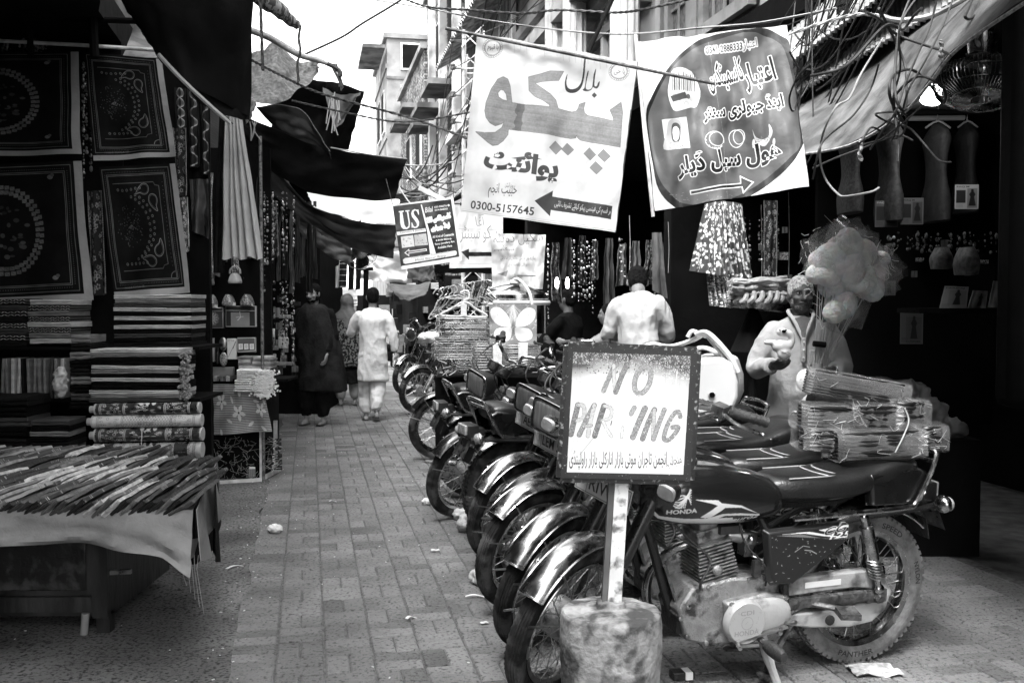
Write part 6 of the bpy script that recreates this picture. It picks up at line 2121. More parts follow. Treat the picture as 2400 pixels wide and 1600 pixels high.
def hangers_row(where, n, x0, x1, y0, y1, Y, pool, grp, seed):
 rg = random.Random(seed)
 for k in range(n):
  x = x0+(x1-x0)*(k+.5)/n; w = (x1-x0)/n*rg.uniform(.5, .8)
  ya = y0+rg.uniform(-8, 14); yb = y1+rg.uniform(-50, 20); d = rg.uniform(-5, 5)
  Yk = Y+rg.uniform(-.2, .2)
  T_ = [P(x-w*.35, ya, Yk), P(x+w*.35, ya, Yk)]; B_ = [P(x-w*.6+d, yb, Yk), P(x+w*.6+d, yb+rg.uniform(-6, 6), Yk)]
  ph = rg.uniform(0, 9)
  def f(a, b):
   p = T_[0].lerp(T_[1], a).lerp(B_[0].lerp(B_[1], a), b)
   p.y -= .035*math.sin(a*11+ph+b)*(.4+b)+.03*mn.noise(V((a*3+ph, b*4, k)))
   p.x += .02*mn.noise(V((b*3+ph, k, 0)))
   return p
  one(MB().sheet(f, 14, 12, .003), 'hanging_scarf', rg.choice(pool), 'cloth hanging %s, %s from the fabric stall side' % (where, ordn(k)), 'scarf', grp)
hangers_row('above the purses of the trinket stall', 9, 448, 612, 410, 636, 8.85, SC_+[mat('cloth_'+I_lace3.name, 1, .8), mat('cloth_'+I_lace2.name, 1, .8)], 'scarves above the purses', 3)
hangers_row('in the shade beyond the steel post', 8, 636, 745, 470, 690, 10.6, SC_[:3], 'scarves in the shade beyond the steel post', 4)
hangers_row('high in the shop behind the white banners', 10, 1285, 1600, 560, 700, 10.2, SC_[:3]+[mat('cloth_'+I_lace2.name, 1, .8)], 'scarves in the trinket shop', 5)
for k in range(26):
 x, y = R.uniform(632, 690), R.uniform(690, 870)
 panel_thing('shelf_item', 'small %s item on the dark shelves beyond the steel post, %s of them' % (R.choice(('grey', 'dim', 'mottled')), ordn(k)), x, y, x+R.uniform(6, 18), y+R.uniform(8, 24), R.choice(SC_+[M_glit, M_glit2]), 'shop item', d=.05, Y=R.uniform(9.9, 10.6), group='small goods beyond the steel post', bevel=0)
for k in range(24):
 x, y = R.uniform(2060, 2390), R.uniform(560, 640)
 if k % 2: x, y = R.uniform(1700, 1850), R.uniform(520, 660)
 panel_thing('shelf_item', 'small dim item %s, %s of them' % ('beside the sequinned shirts' if k % 2 else 'on the shelf over the magazines', ordn(k//2)), x, y, x+R.uniform(6, 22), y+R.uniform(8, 26), R.choice(SC_[:3]+[M_glit2]), 'shop item', d=.05, Y=8.3 if k % 2 else 7.2, group='small dim goods in the dress shop', bevel=0)
# ================================================================ AWNINGS, ROPES, BANNERS
def tarp(name, label, top, bot, m, amp=.03, cat='tarpaulin', nu=40, nv=18, th=.006, seed=0, wr=.02, rag=0.0, group=None):
 """cloth between an upper and a lower curve, each a list of (px, py, Y)"""
 T_ = cr([P(*q) for q in top], 10)
 B_ = cr([P(*q) for q in bot], 10)
 def on(L, a):
  x = a*(len(L)-1); i = min(int(x), len(L)-2)
  return L[i].lerp(L[i+1], x-i)
 def f(a, b):
  p = on(T_, a).lerp(on(B_, a), b)
  n = mn.noise(V((a*3+seed, b*2, seed*1.7)))*amp + mn.noise(V((a*9+seed, b*5, 3)))*amp*.4
  return p+V((wr*mn.noise(V((a*6, b*6, seed+9))), -n*2, wr*mn.noise(V((a*5, b*5, seed+4)))-(rag*abs(mn.noise(V((a*40, seed, 0)))) if b > .99 else 0)))
 return one(MB().sheet(f, nu, nv, th), name, m, label, cat, group, smooth=70)
M_tarpd = mat('dark_tarp', .005, .8, var=.4, sc=3, bump=.35, bsc=14)
M_tarpd2 = mat('dark_tarp_b', .016, .75, var=.5, sc=3, bump=.35, bsc=14)
M_tarpg = mat('dirty_canvas', .75, .95, transl=.5, var=.25, sc=30, bump=.5, bsc=60, dirt=.4, dg=.25, dsc=40, dth=.54)
M_tarpm = mat('mid_canvas', .085, .9, var=.35, sc=4, bump=.4, bsc=16)
M_tarpw = mat('white_tarp', .8, .8, transl=.4, var=.1, sc=3, bump=.3, bsc=10, stretch=(1, 1, 4))
tarp('awning', 'large black awning hanging over the fabric stall at the top of the view', [(120, -420, 4.6), (330, -330, 4.8), (600, -260, 5.4)], [(300, 30, 5.2), (440, 190, 5.3), (583, 275, 5.5)], M_tarpd, .04)
tarp('awning', 'black awning edge fold running down to the pale curtain', [(262, -60, 5.3), (300, -60, 5.3), (590, -60, 5.5)], [(430, 205, 5.3), (505, 264, 5.4), (583, 282, 5.5)], M_tarpd, .03, rag=.05)
tarp('awning', 'narrow black awning seam slanting down to the lace ribbons', [(255, -60, 5.25), (330, 70, 5.3), (400, 165, 5.3)], [(300, -60, 5.25), (390, 150, 5.3), (545, 292, 5.4)], M_tarpd2, .01)
MB().tube(cr([P(372, 128, 5.25), P(420, 180, 5.25), P(478, 235, 5.25), P(540, 290, 5.3)], 5), .012, 6).build('awning_rope', M_kam2)
tag(bpy.data.objects['awning_rope'], 'pale rope seam along the edge of the black awning', 'rope')
tarp('awning', 'grimy grey canvas roof over the bedsheets behind the black awning', [(120, 20, 8.2), (280, -40, 8.2), (420, -40, 8.2)], [(150, 100, 6.9), (280, 142, 6.9), (400, 150, 6.9)], mat('grimy_roof', .2, .9, var=.6, sc=4, bump=.3, bsc=12, dirt=.6, dg=.03, dsc=3, dth=.5), .05)
tarp('awning', 'dark roof sheet above the corner of the fabric stall', [(-300, -260, 4.5), (-50, -260, 4.5), (300, -260, 4.5)], [(-150, 100, 6.9), (0, 98, 6.9), (210, 105, 6.9)], M_tarpd, .02)
for i, (a, b, r, lb) in enumerate(((P(214, -20, 6.3), P(222, 135, 6.3), .03, 'dark upright pole in front of the grimy canvas roof'), (P(130, 46, 6.35), P(330, 50, 6.35), .02, 'dark horizontal pole under the grimy canvas roof'),
                               (P(0, 96, 6.4), P(366, 118, 6.4), .012, 'thin rail from which the bedsheets hang'), (P(70, 70, 6.35), P(72, 130, 6.35), .02, 'short dark post over the upper ring sheet'))):
 one(MB().tube([a, a.lerp(b, .5)+V((0, 0, .004)), b], r, 8), 'pole', M_black if i != 2 else M_galv, lb, 'pole')
def rope(label, pts, r=.008, m=None, Y=None, nm='rope', twist=True, k=8, cat='rope', group=None):
 L = cr([P(*q) if len(q) == 3 else P(q[0], q[1], Y) for q in pts], k)
 mb = MB()
 if twist:
  out1, out2 = [], []
  acc = 0
  D = []
  tot = sum((L[i+1]-L[i]).length for i in range(len(L)-1))
  n = max(12, min(160, int(tot/.02)))
  def on(t):
   x = t*(len(L)-1); i = min(int(x), len(L)-2)
   return L[i].lerp(L[i+1], x-i)
  for i in range(n+1):
   p = on(i/n); a = i*.9
   o = V((math.cos(a)*.3, math.sin(a), math.cos(a)))*r*.6
   out1.append(p+o); out2.append(p-o)
  mb.tube(out1, r*.75, 5); mb.tube(out2, r*.75, 5)
 else:
  mb.tube(L, r, 6)
 return one(mb, nm, m or M_kam2, label, cat, group, smooth=60)
M_wire = mat('wire', .02, .6, var=.3, sc=20)
M_rope = mat('rope', .3, .9, var=.4, sc=60)
M_roped = mat('dark_rope', .06, .9, var=.4, sc=60)
rope('dark twisted rope running from the black awning down to the white banner', [(572, 132, 8), (660, 178, 8), (760, 222, 8.2), (960, 276, 8.5), (1110, 330, 7.5)], .009, M_roped)
rope('thin pale rope stretched nearly level under the grey dirty canvas', [(684, 236, 8), (800, 262, 8.2), (946, 286, 8.4), (1110, 262, 8)], .007, M_roped)
rope('cable dipping from the sky to the bamboo pole tip', [(705, 132, 9), (800, 88, 9), (850, 55, 9), (940, 0, 9), (985, -40, 9)], .010, M_roped, nm='cable', twist=False, cat='cable')
rope('rope hanging from the rolled tarpaulin end', [(704, 62, 8), (700, 90, 8), (704, 120, 8), (697, 150, 8), (700, 192, 8)], .012, M_roped)
rope('pair of ropes hanging down beside the bamboo pole', [(609, -30, 7.5), (612, 60, 7.5), (616, 165, 7.5)], .014, M_roped)
one(MB().tube(cr([P(560, 62, 8.2), P(630, 88, 8.2), P(700, 128, 8.2), P(748, 142, 8.2), P(790, 160, 8.2)], 4), [.028]*9+[.024]*4+[.018]*4, 10), 'bamboo_pole', mat('bamboo', .26, .6, var=.4, sc=9, bump=.3, bsc=40), 'bamboo pole holding up the dirty grey canvas', 'pole')
rt = [(560, -60, 7.6), (610, -8, 7.8), (650, 20, 7.9), (680, 48, 8), (702, 62, 8.05)]
one(MB().tube(cr([P(*q) for q in rt], 5), [.07]*9+[.06]*4+[.045]*4+[.035]*3+[.02], 12), 'rolled_tarpaulin', mat('rolled_tarp', .04, .7, var=.9, sc=8, two=.25, stretch=(6, 6, 1)), 'rolled dark tarpaulin tied up against the sky', 'tarpaulin')
q = MB()
for k in range(7):
 q.tube(cr([P(770+k*3, 150, 8.1), P(790+R.uniform(-6, 14), 170, 8.1), P(797+R.uniform(-6, 14), 205+R.uniform(-8, 8), 8.1)], 4), .006, 5)
q.tube(cr([P(768, 150, 8.1), P(795, 165, 8.1), P(798, 180, 8.1)], 4), .018, 6)
one(q, 'rope_knot', M_roped, 'knotted rags and cord at the tip of the bamboo pole', 'rope')
tarp('canvas', 'dirty pale canvas sagging under the bamboo pole against the sky', [(570, 132, 8.3), (610, 112, 8.3), (648, 98, 8.3), (700, 142, 8.3), (744, 138, 8.3)], [(582, 236, 8.9), (620, 242, 9), (662, 240, 9), (706, 208, 8.8), (748, 170, 8.4)], M_tarpg, .05, seed=2)
tarp('canvas', 'pointed torn end of pale canvas dangling by the black awning', [(572, 228, 8.4), (585, 232, 8.4), (602, 236, 8.4)], [(578, 284, 8.5), (580, 290, 8.5), (590, 272, 8.5)], M_tarpg, .02, seed=3, nu=12, nv=8)
tarp('canvas', 'grey torn canvas strip lying on the big dark tarpaulin', [(600, 250, 9.3), (660, 244, 9.3), (712, 262, 9.3), (742, 305, 9.3), (772, 350, 9.3)], [(612, 262, 9.5), (662, 312, 9.5), (700, 328, 9.5), (745, 340, 9.45), (776, 372, 9.4)], M_tarpm, .02, seed=4, rag=.1)
tarp('tarpaulin', 'dark tarpaulin tied to a rope at its far corner below the pale canvas', [(640, 225, 9.8), (720, 190, 9.8), (780, 195, 9.9), (852, 212, 10)], [(640, 330, 10), (720, 340, 10), (770, 352, 10.1), (816, 350, 10.2)], M_tarpd, .04, seed=5)
tarp('canvas', 'small grey canvas lobe hanging before the dark tarpaulin corner', [(756, 205, 9.7), (800, 222, 9.7), (846, 216, 9.8)], [(784, 302, 9.7), (792, 300, 9.7), (812, 268, 9.75)], M_tarpm, .02, seed=6, nu=16, nv=10)
for k in range(9):
 x = 770+R.uniform(-8, 30)
 rope('frayed cord end hanging before the dark tarpaulin, %s of the tangle' % ordn(k), [(x, 225+R.uniform(-10, 15), 9.4), (x+R.uniform(-8, 8), 260, 9.4), (x+R.uniform(-12, 12), 290+R.uniform(-10, 30), 9.4)], .006, M_kam2, nm='cord', twist=False, k=4, cat='cord', group='frayed cords hanging from the tarpaulins')
for k in range(4):
 x = 585+k*6
 rope('frayed cord at the torn canvas end, %s from the black awning' % ordn(k), [(x, 285, 8.3), (x+R.uniform(-8, 8), 305, 8.3), (588+R.uniform(-12, 40)*(k == 3), 330, 8.3)], .005, M_kam2, nm='cord', twist=False, k=4, cat='cord', group='frayed cords hanging from the tarpaulins')
tarp('tarpaulin', 'big black tarpaulin stretched over the left half of the street', [(560, 262, 9.2), (640, 300, 9.3), (720, 335, 9.5), (780, 347, 9.6), (870, 364, 9.8), (953, 373, 10)],
     [(560, 320, 9.2), (620, 390, 9.4), (690, 432, 9.6), (770, 460, 9.8), (850, 468, 9.9), (925, 466, 10)], M_tarpd, .03, seed=7, nu=60)
one(MB().tube(cr([P(775, 346, 9.55), P(870, 363, 9.75), P(953, 372.5, 9.95)], 6), .007, 6), 'tarpaulin_hem', M_kam2, 'pale hem cord along the top of the big black tarpaulin', 'cord')
tarp('tarpaulin', 'white tarpaulin glowing between two dark ones', [(720, 452, 11), (800, 460, 11.1), (870, 466, 11.2), (935, 468, 11.3)], [(735, 488, 10.6), (800, 508, 10.8), (865, 520, 11), (935, 527, 11.1)], M_tarpw, .02, seed=8)
tarp('tarpaulin', 'soot dark tarpaulin sagging below the white one', [(590, 340, 9.8), (690, 445, 10.1), (740, 487, 10.2), (810, 512, 10.4), (870, 524, 10.6), (930, 529, 10.7)], [(600, 420, 9.9), (690, 500, 10.1), (755, 540, 10.3), (820, 580, 10.4), (880, 598, 10.6), (922, 606, 10.7)], M_tarpd2, .03, seed=9, nu=60)
tarp('tarpaulin', 'grey swag of canvas hanging lowest over the dark shops', [(672, 488, 10.6), (730, 520, 10.7), (780, 545, 10.8), (822, 560, 10.9)], [(676, 505, 10.6), (720, 560, 10.7), (770, 598, 10.8), (822, 622, 10.9)], M_tarpm, .03, seed=10)
tarp('canvas', 'square grey patch sewn on the lowest swag', [(758, 530, 10.35), (785, 528, 10.35), (818, 548, 10.4)], [(752, 552, 10.35), (785, 562, 10.35), (818, 572, 10.4)], mat('patch', .1, .9, var=.2, sc=5), .01, seed=11, nu=12, nv=8)
# added dark roof over the passage at the left so the recess stays dark
tarp('tarpaulin', 'added black roof tarpaulin that darkens the recess beyond the trinket stall', [(380, 150, 11.5), (520, 250, 12), (650, 380, 13)], [(500, 400, 9.2), (600, 430, 9.6), (700, 470, 10.6)], M_tarpd, .02, seed=12)
dkb = thing('shade_box', 'added black box standing in for the deep shade behind the bearded man', 'stall', (-3.6, 13.6, 0))  # added solid black box, its colour stands in for a dark recess
MB().box((-3.85, 14.4, 1.6), (2.5, 1.8, 3.2)).build('shade_block', M_black, dkb)
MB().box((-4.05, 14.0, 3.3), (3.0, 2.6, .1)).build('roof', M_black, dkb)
# far stalls: hanging clothes, fan, cloth roofs
tarp('hanging_cloth', 'large pale cloth hanging with a swag at the far end of the street', [(838, 585, 15), (890, 588, 15), (968, 590, 15)], [(845, 652, 15), (900, 660, 15), (965, 662, 15)], M_tarpw, .08, 'cloth', seed=20)
tarp('hanging_cloth', 'dark cloth square hanging beside the large pale cloth', [(958, 606, 13.5), (1000, 612, 13.5), (1018, 612, 13.5)], [(955, 652, 13.5), (990, 658, 13.5), (1018, 656, 13.5)], M_tarpm, .02, 'cloth', seed=21)
tarp('far_awning', 'low dark awning over the farthest stalls', [(905, 664, 16), (960, 668, 16), (1010, 660, 16)], [(935, 700, 15), (960, 704, 15), (1000, 688, 15)], M_tarpm, .04, 'awning', seed=22)
tarp('hanging_cloth', 'crumpled white cloth bundle hanging beside the dark passage', [(768, 600, 15), (785, 596, 15), (800, 606, 15)], [(770, 625, 15), (786, 640, 15), (800, 628, 15)], M_tarpw, .06, 'cloth', seed=23, nu=16)
c = Cv(40, 110, .02)
for y in range(10, 110, 24): c.line([(0, y), (40, y)], 3, .7)
hung('hanging_garment', 'black garment with pale stripes like a ladder hanging far off', ((796, 612), (814, 612), (812, 674), (794, 674)), 14.6, c.img('ladder'), 'garment')
hung('hanging_garment', 'white long garment hanging next to the striped one', ((784, 626), (796, 620), (795, 674), (785, 674)), 14.7, M_tarpw, 'garment')
for i, (a, b) in enumerate(((817, 829), (834, 845))):
 hung('hanging_garment', ('black trouser leg shape hanging far off, nearer the striped garment', 'black trouser leg shape hanging far off, nearer the large pale cloth')[i], ((a, 610), (b+2, 612), (b, 678), (a-1, 680)), 14.5, M_blk, 'garment')
hung('far_banner', 'pale lettered board far down the street behind the hanging clothes', ((790, 676), (836, 676), (838, 702), (786, 700)), 19, M_tarpw, 'banner')
c = Cv(120, 40, .6)
for k in range(5): c.line([(6, 6+k*7), (112, 5+k*7)], 2.5, .08)
hung('far_banner', 'small striped poster board above the far stalls', ((802, 702), (838, 700), (838, 716), (806, 718)), 18.5, c.img('farboard'), 'banner')
one(MB().tube([P(858, 632, 12.9), P(856, 790, 12.9)], .035, 8).box(P(859, 630, 12.9), (.16, .1, .04)), 'street_post', M_black, 'black post rising beside the head of the man in white', 'post')
fanp = P(842, 590, 11.2)
def fan(label, c_, r, tiltm, m=M_dark, cage=True, nb=4, wires=26):
 t = thing('hanging_fan', label, 'fan', c_, 0, None)
 Mx = Matrix.Translation(c_) @ tiltm
 MB().lathe([(.0, -.04), (.06, -.05), (.09, .0), (.09, .08), (.05, .14), (.02, .16)], Mx @ Matrix.Translation((0, 0, .02)), 18).build('motor', M_steel, t)
 for k in range(nb):
  a = 2*pi*k/nb+.4
  bl = MB().sheet(lambda u, v: V((r*(.2+.68*v), (u-.5)*r*(.22+.5*math.sin(v*pi*.8+.3)), .03*(u-.5)*2-.03)), 6, 8, .003, M=Mx @ Matrix.Rotation(a, 4, 'Z'))
  bl.build('blade', m, t)
 if cage:
  g = MB()
  for k in range(wires):
   a = 2*pi*k/wires
   g.tube([Mx @ V((math.cos(a)*rr, math.sin(a)*rr, zz)) for rr, zz in ((.05, -.1), (r*.6, -.1), (r*.95, -.05), (r, 0), (r*.95, .05), (r*.5, .09), (.08, .1))], .003, 4)
  for rr, zz in ((r, 0), (r*.6, -.1), (.05, -.1), (r*.9, -.065)):
   g.tube([Mx @ V((math.cos(2*pi*k/32)*rr, math.sin(2*pi*k/32)*rr, zz)) for k in range(32)], .004, 4, closed=True)
  g.build('cage', M_chrome, t, kind='stuff')
 return t
ft = fan('dark fan hanging under the lowest tarpaulin above the street', fanp, .2, Matrix.Rotation(rad(80), 4, 'X') @ Matrix.Rotation(.3, 4, 'Y'), M_bplas, wires=14)
MB().tube([fanp+V((0, .05, .1)), fanp+V((0, .1, .5))], .01, 6).build('rod', M_black, ft)
for i_, (u0, u1, v0, v1, z1, lb, g_) in enumerate(((1.9, 3.2, 17.8, 24, 2.0, 'dark goods stall on the motorcycle side, beyond the farthest motorcycle', 1), (-2.2, -.55, 16.5, 24, 2.2, 'dark goods stall at the far end, behind the hanging garments', 0), (1.2, 2.6, 26, 30, 1.7, 'low grey stall farthest down the lane', 1))):
 st_ = thing('market_stall', lb, 'stall', U(u0, v0))
 ubox(MB(), u0, u1, v0, v1, 0, z1).build('counter', M_dark, st_)
 for k in range(26):
  z = R.uniform(.3, z1-.1); u = R.uniform(u0+.05, u1-.05)
  ubox(MB(), u, u+R.uniform(.08, .3), v0-R.uniform(.05, .3), v0-.01, z, z+R.uniform(.05, .3)).build('goods', FM[R.choice((1, 2, 3, 3, 4, 5, 0))], st_, smooth=0)
 e_ = u0 if g_ else u1
 for k in range(30):
  v = v0+(v1-v0)*R.random()**1.5; z = R.uniform(.3, z1)
  ubox(MB(), e_-.12*(1 if g_ else -1), e_-.004*(1 if g_ else -1), v, v+R.uniform(.1, .5), z-.2, z).build('goods', FM[R.choice((1, 2, 3, 4, 5, 0))], st_, smooth=0)
hung('lace_bag', 'bundle of pale lace hanging over the far shops', ((1012, 612), (1046, 608), (1042, 658), (1022, 660)), 12.4, I_lace3, 'lace', amp=.05)
bead_curtain('ornaments hanging under the pale lace bundle', 1015, 1040, 660, 740, 12.3, 9, 30)
one(ubox(MB(), 3.0, 3.3, 16.2, 17.6, 0, 2.1), 'market_stall', M_slab, 'pale boxed stall past the hanger cart', 'stall')
tarp('far_awning', 'thin white awning edge under the lettered banners', [(1018, 640, 12.6), (1060, 640, 12.6), (1160, 640, 12.4)], [(1018, 620, 11.2), (1060, 622, 11.2), (1160, 622, 11)], M_tarpd, .01, 'awning', seed=24)
# ---------------------------------------------------------------- banners
def banner(name, label, quad, scale, org, Y, cv, m_extra=None, amp=.02, rough=.7, cat='banner', sag_=0.0, Ys=None, base=1.0, tr=.3):
 pts = [(org[0]+x*scale, org[1]+y*scale) for x, y in quad]
 Ys = Ys or [Y]*4
 A, B, C, D = [P(x, y, z) for (x, y), z in zip(pts, Ys)]
 fn = quad4(A, B, C, D, lambda a, b: (0, amp*(math.sin(a*23+2*b)*.35*(1-b*.5)+1.6*mn.noise(V((a*4, b*2.5, Y)))+.5*mn.noise(V((a*13, b*6, Y)))), -sag_*math.sin(pi*a)*(1-b)))
 m = mat('print_'+name+str(int(Y*10)), base, rough, transl=tr, spec=.25, var=.10, sc=3, img=cv.img(name+str(int(Y*10))), bump=.3, bsc=16, dirt=.12, dg=.3, dsc=4)
 t = thing(name, label, cat, (A+B)/2)
 MB().sheet(fn, 70, 60, .003).build('printed_cloth', m, t, smooth=70)
 return t, fn, (A, B, C, D)
# --- white pico banner
q1 = [(150, 50), (1328, 272), (1165, 1520), (32, 1365)]
c = Cv(900, 960, .80, quad=q1)
nz = c.noise(60, 3)*.10+c.noise(17, 4)*.05
c.a = c.a-.04+nz*.5
PG = .30
body = [(213, 640), (222, 580), (262, 480), (310, 410), (352, 392), (385, 410), (402, 460), (416, 582), (700, 618), (690, 600), (650, 570), (600, 545), (585, 535), (545, 490), (541, 388), (700, 348), (797, 350),
  (762, 418), (640, 425), (588, 436), (640, 475), (700, 520), (740, 565), (757, 628), (860, 650), (890, 645), (905, 620), (912, 592), (955, 575), (944, 620), (950, 655), (975, 675), (1160, 712), (1155, 680),
  (1134, 630), (1212, 575), (1222, 650), (1200, 907), (950, 870), (920, 862), (900, 845), (890, 820), (885, 845), (850, 848), (700, 818), (390, 775), (385, 815), (350, 860), (310, 890), (270, 893), (230, 868), (190, 832), (142, 790),
  (215, 803), (290, 798), (340, 765), (362, 715), (340, 735), (290, 750), (250, 730), (222, 690)]
m_ = c.mpoly(body)
hole = c.mpoly([(308, 510), (330, 485), (355, 490), (375, 520), (382, 570), (345, 560), (315, 540)])
m_ &= ~hole
streak = c.noise(7, 6)*.5+np.repeat(c.noise(5, 8)[:, :1], c.w, 1)*.5
c.put(c.grow(m_, 2) & ~m_, .12)
c.a[m_] = PG+(streak[m_]-.5)*.14
dk_m = m_ & (np.abs(c.T([(470, 690)])[0][0]-np.arange(c.w)[None]+c.noise(20, 2)*30-15) < 26)
c.a[dk_m] *= .5
for x, y, s in ((740, 912, 48), (828, 925, 44), (985, 962, 45), (1086, 973, 46), (1030, 1062, 46)):
 c.poly([(x-s-2, y-2), (x-4, y-s-3), (x+s+2, y+4), (x+2, y+s+2)], .15)
 c.poly([(x-s+1, y-2), (x-4, y-s), (x+s-1, y+4), (x+2, y+s-1)], PG)
DK = .045
# bilal, hand shaped strokes
c.poly([(962, 228), (948, 262), (940, 350), (928, 420), (900, 462), (862, 478), (830, 468), (818, 430), (826, 368), (812, 400), (806, 445), (815, 490), (850, 508), (895, 498), (932, 455), (950, 380), (958, 290)], DK, smooth=4)
c.poly([(975, 340), (965, 380), (958, 430), (950, 468), (938, 478), (948, 488), (975, 490), (1000, 480), (1012, 460), (1022, 465), (1040, 470), (1056, 450), (1062, 415), (1050, 425), (1040, 450), (1024, 448), (1026, 400), (1036, 318), (1018, 360), (1012, 420), (1005, 462), (985, 478), (962, 470), (966, 420), (980, 350)], DK, smooth=3)
c.poly([(1003, 520), (1022, 498), (1042, 520), (1022, 541)], DK)
c.text('پوائنٹ', (190, 1105), (745, 1190), 210, DK+.03, bold=.05)
c.text('پروپرائیٹر:', (362, 1205), (440, 1214), 48, .05)
c.text('حبیب انجم', (235, 1268), (452, 1282), 110, .03, bold=.005)
c.text('0300-5157645', (103, 1345), (577, 1402), 60, .02, bold=.018)
c.poly([(583, 1296), (720, 1220), (716, 1262), (1142, 1336), (1132, 1430), (705, 1360), (698, 1405)], .05)
c.text('ہر قسم کی فینسی پیکو کیلئے تشریف لائیں', (728, 1350), (1125, 1412), 62, .7)
for (x, y, s, tx) in ((270, 165, 82, 'یا قیوم'), (1200, 342, 76, 'یا حی')):
 for k in range(32):
  a = 2*pi*k/32
  c.circ(x+s*.86*math.cos(a), y+s*.86*math.sin(a), 8, 8, .12, 1.6, n=8)
 c.circ(x, y, s*.74, s*.72, .1, 2.2); c.circ(x, y, s*.68, s*.66, .15, 1.4)
 c.text(tx, (x-s*.5, y+s*.32), (x+s*.52, y+s*.42), s*.72, .04, bold=.01)
for k in range(26):
 x = 160+k*45
 c.line([(x, 62+(x-150)*.188), (x+8, 95+(x-150)*.188+R.uniform(0, 60))], 4, .55, .5)
c.line([(36, 1358), (1168, 1512)], 2, .25); c.line([(36, 1345), (1168, 1498)], 1.5, .45)
t, fn, cs_ = banner('hanging_banner', 'large white banner with huge grey sewing shop lettering and a phone number', q1, .3189, (1070, 60), 4.8, c)
A, B, C_, D_ = cs_
rod0, rod1 = P(1044, 67, 4.8), P(1676, 197, 4.72)
MB().tube([rod0, rod1], .008, 8).build('rod', M_grease, t)
MB().tube([fn(1, 0), fn(1, .5), fn(1, 1)], .004, 5).build('side_cord', M_roped, t)
# --- dark cosmetics banner
q2 = [(45, 165), (1262, 38), (1445, 1350), (195, 1545)]
c = Cv(900, 960, .80, quad=q2)
c.a -= c.noise(50, 5)*.08
shp = [(120, 740), (180, 590), (280, 420), (400, 280), (540, 165), (720, 108), (960, 72), (1110, 62), (1230, 128), (1285, 190), (1330, 450), (1388, 950), (1388, 1010), (1300, 1160), (1170, 1300), (1000, 1420), (800, 1500), (480, 1540), (330, 1490), (205, 1320), (150, 1000)]
m_ = c.poly(shp, .012, smooth=5)
inn = [(140, 800), (190, 640), (290, 450), (400, 320), (540, 210), (740, 145), (960, 95), (1080, 115), (1180, 160), (1250, 250), (1320, 560), (1370, 980), (1280, 1120), (1130, 1270), (990, 1370), (800, 1455), (600, 1490), (420, 1470), (300, 1380), (215, 1250), (180, 1100)]
m_ = c.mpoly([(p.x, p.y) for p in cr([V((x, y, 0)) for x, y in inn], 5, True)])
g_ = c.noise(90, 11)
c.a[m_] = .075+.04*g_[m_]
c.text('0341-2888333', (625, 268), (915, 232), 56, .015, out=7, oval=.75, bold=.02)
c.text('اعتبار', (925, 245), (1045, 215), 82, .015, out=6, oval=.75)
def ot(t, p0, p1, h, bold=.03, out=5, seed=None):
 c.text(t, p0, p1, h, .012, out=out, oval=.78, bold=bold)
ot('کاسمیٹکس', (665, 600), (960, 520), 250, .02)
ot('اعتبار', (965, 590), (1215, 520), 250, .03)
ot('اینڈ جیولری سنٹر', (610, 830), (1248, 730), 150, .04)
ot('ھول سیل ڈیلر', (395, 1290), (1235, 1155), 200, .04)
c.poly([(490, 1375), (920, 1308), (918, 1245), (1030, 1305), (940, 1402), (930, 1345), (496, 1412)], .78)
c.poly([(500, 1383), (928, 1316), (928, 1262), (1015, 1306), (946, 1385), (938, 1336), (502, 1404)], .01)
# jewellery and make-up pictures
for (x, y, r1, r2) in ((688, 970, 80, 72), (705, 960, 62, 58), (880, 945, 62, 72), (905, 930, 45, 60)):
 c.circ(x, y, r1, r2, .7, 4)
for k in range(60):
 a = R.uniform(0, 3.2)
 c.circ(690+75*math.cos(a), 975+62*math.sin(a), 6, 6, .75 if k % 2 else .1, n=7)
c.poly([(1000, 880), (1025, 940), (1075, 965), (1125, 930), (1120, 840), (1150, 890), (1140, 950), (1090, 1020), (1030, 975)], .6, smooth=4)
for k in range(30): c.circ(R.uniform(1020, 1140), R.uniform(940, 990), 4, 4, .2, n=6)
for x in (1015, 1165): c.circ(x, 985, 10, 30, .65); c.circ(x, 1010, 7, 18, .65)
c.poly([(300, 600), (310, 500), (345, 400), (500, 405), (580, 560), (555, 680), (500, 690), (430, 715), (350, 720)], .75, smooth=3)
for k in range(12):
 x = 330+k*18
 c.line([(x, 430+8*math.sin(k)), (x+10, 560)], 6, .05 if k % 2 else .4)
for k in range(5): c.circ(360+k*38, 610+14*math.sin(k*2), 20, 20, .08 if k % 2 else .45); c.circ(385+k*36, 665, 16, 16, .5, 2)
c.poly([(320, 610), (440, 575), (470, 620), (345, 655)], .06)
# portrait photo of a veiled bride, as a small printed picture
c.poly([(255, 800), (460, 772), (496, 1025), (288, 1048)], .62)
c.poly([(270, 1040), (290, 900), (305, 815), (350, 790), (400, 800), (420, 850), (400, 900), (400, 1000), (380, 1035)], .35, smooth=4)
c.poly([(335, 850), (360, 820), (395, 830), (412, 870), (405, 960), (380, 990), (340, 960)], .03, smooth=4)
c.poly([(345, 870), (375, 850), (400, 880), (398, 940), (375, 972), (350, 950)], .68, smooth=4)
c.line([(352, 886), (366, 882)], 3, .02); c.line([(382, 884), (394, 886)], 3, .02); c.line([(366, 940), (386, 936)], 4, .1)
c.poly([(320, 985), (400, 975), (440, 1020), (310, 1040)], .3)
for k in range(30): c.circ(R.uniform(320, 420), R.uniform(985, 1030), 4, 4, .7, n=6)
c.line([(640, 170), (660, 300), (700, 560), (760, 900), (790, 1450)], 1.6, .3, .7)
for k in range(40):
 x, y = R.uniform(300, 1200), R.uniform(1380, 1500)
 c.line([(x, y), (x+R.uniform(-20, 20), y+4)], 2, .5, .5)
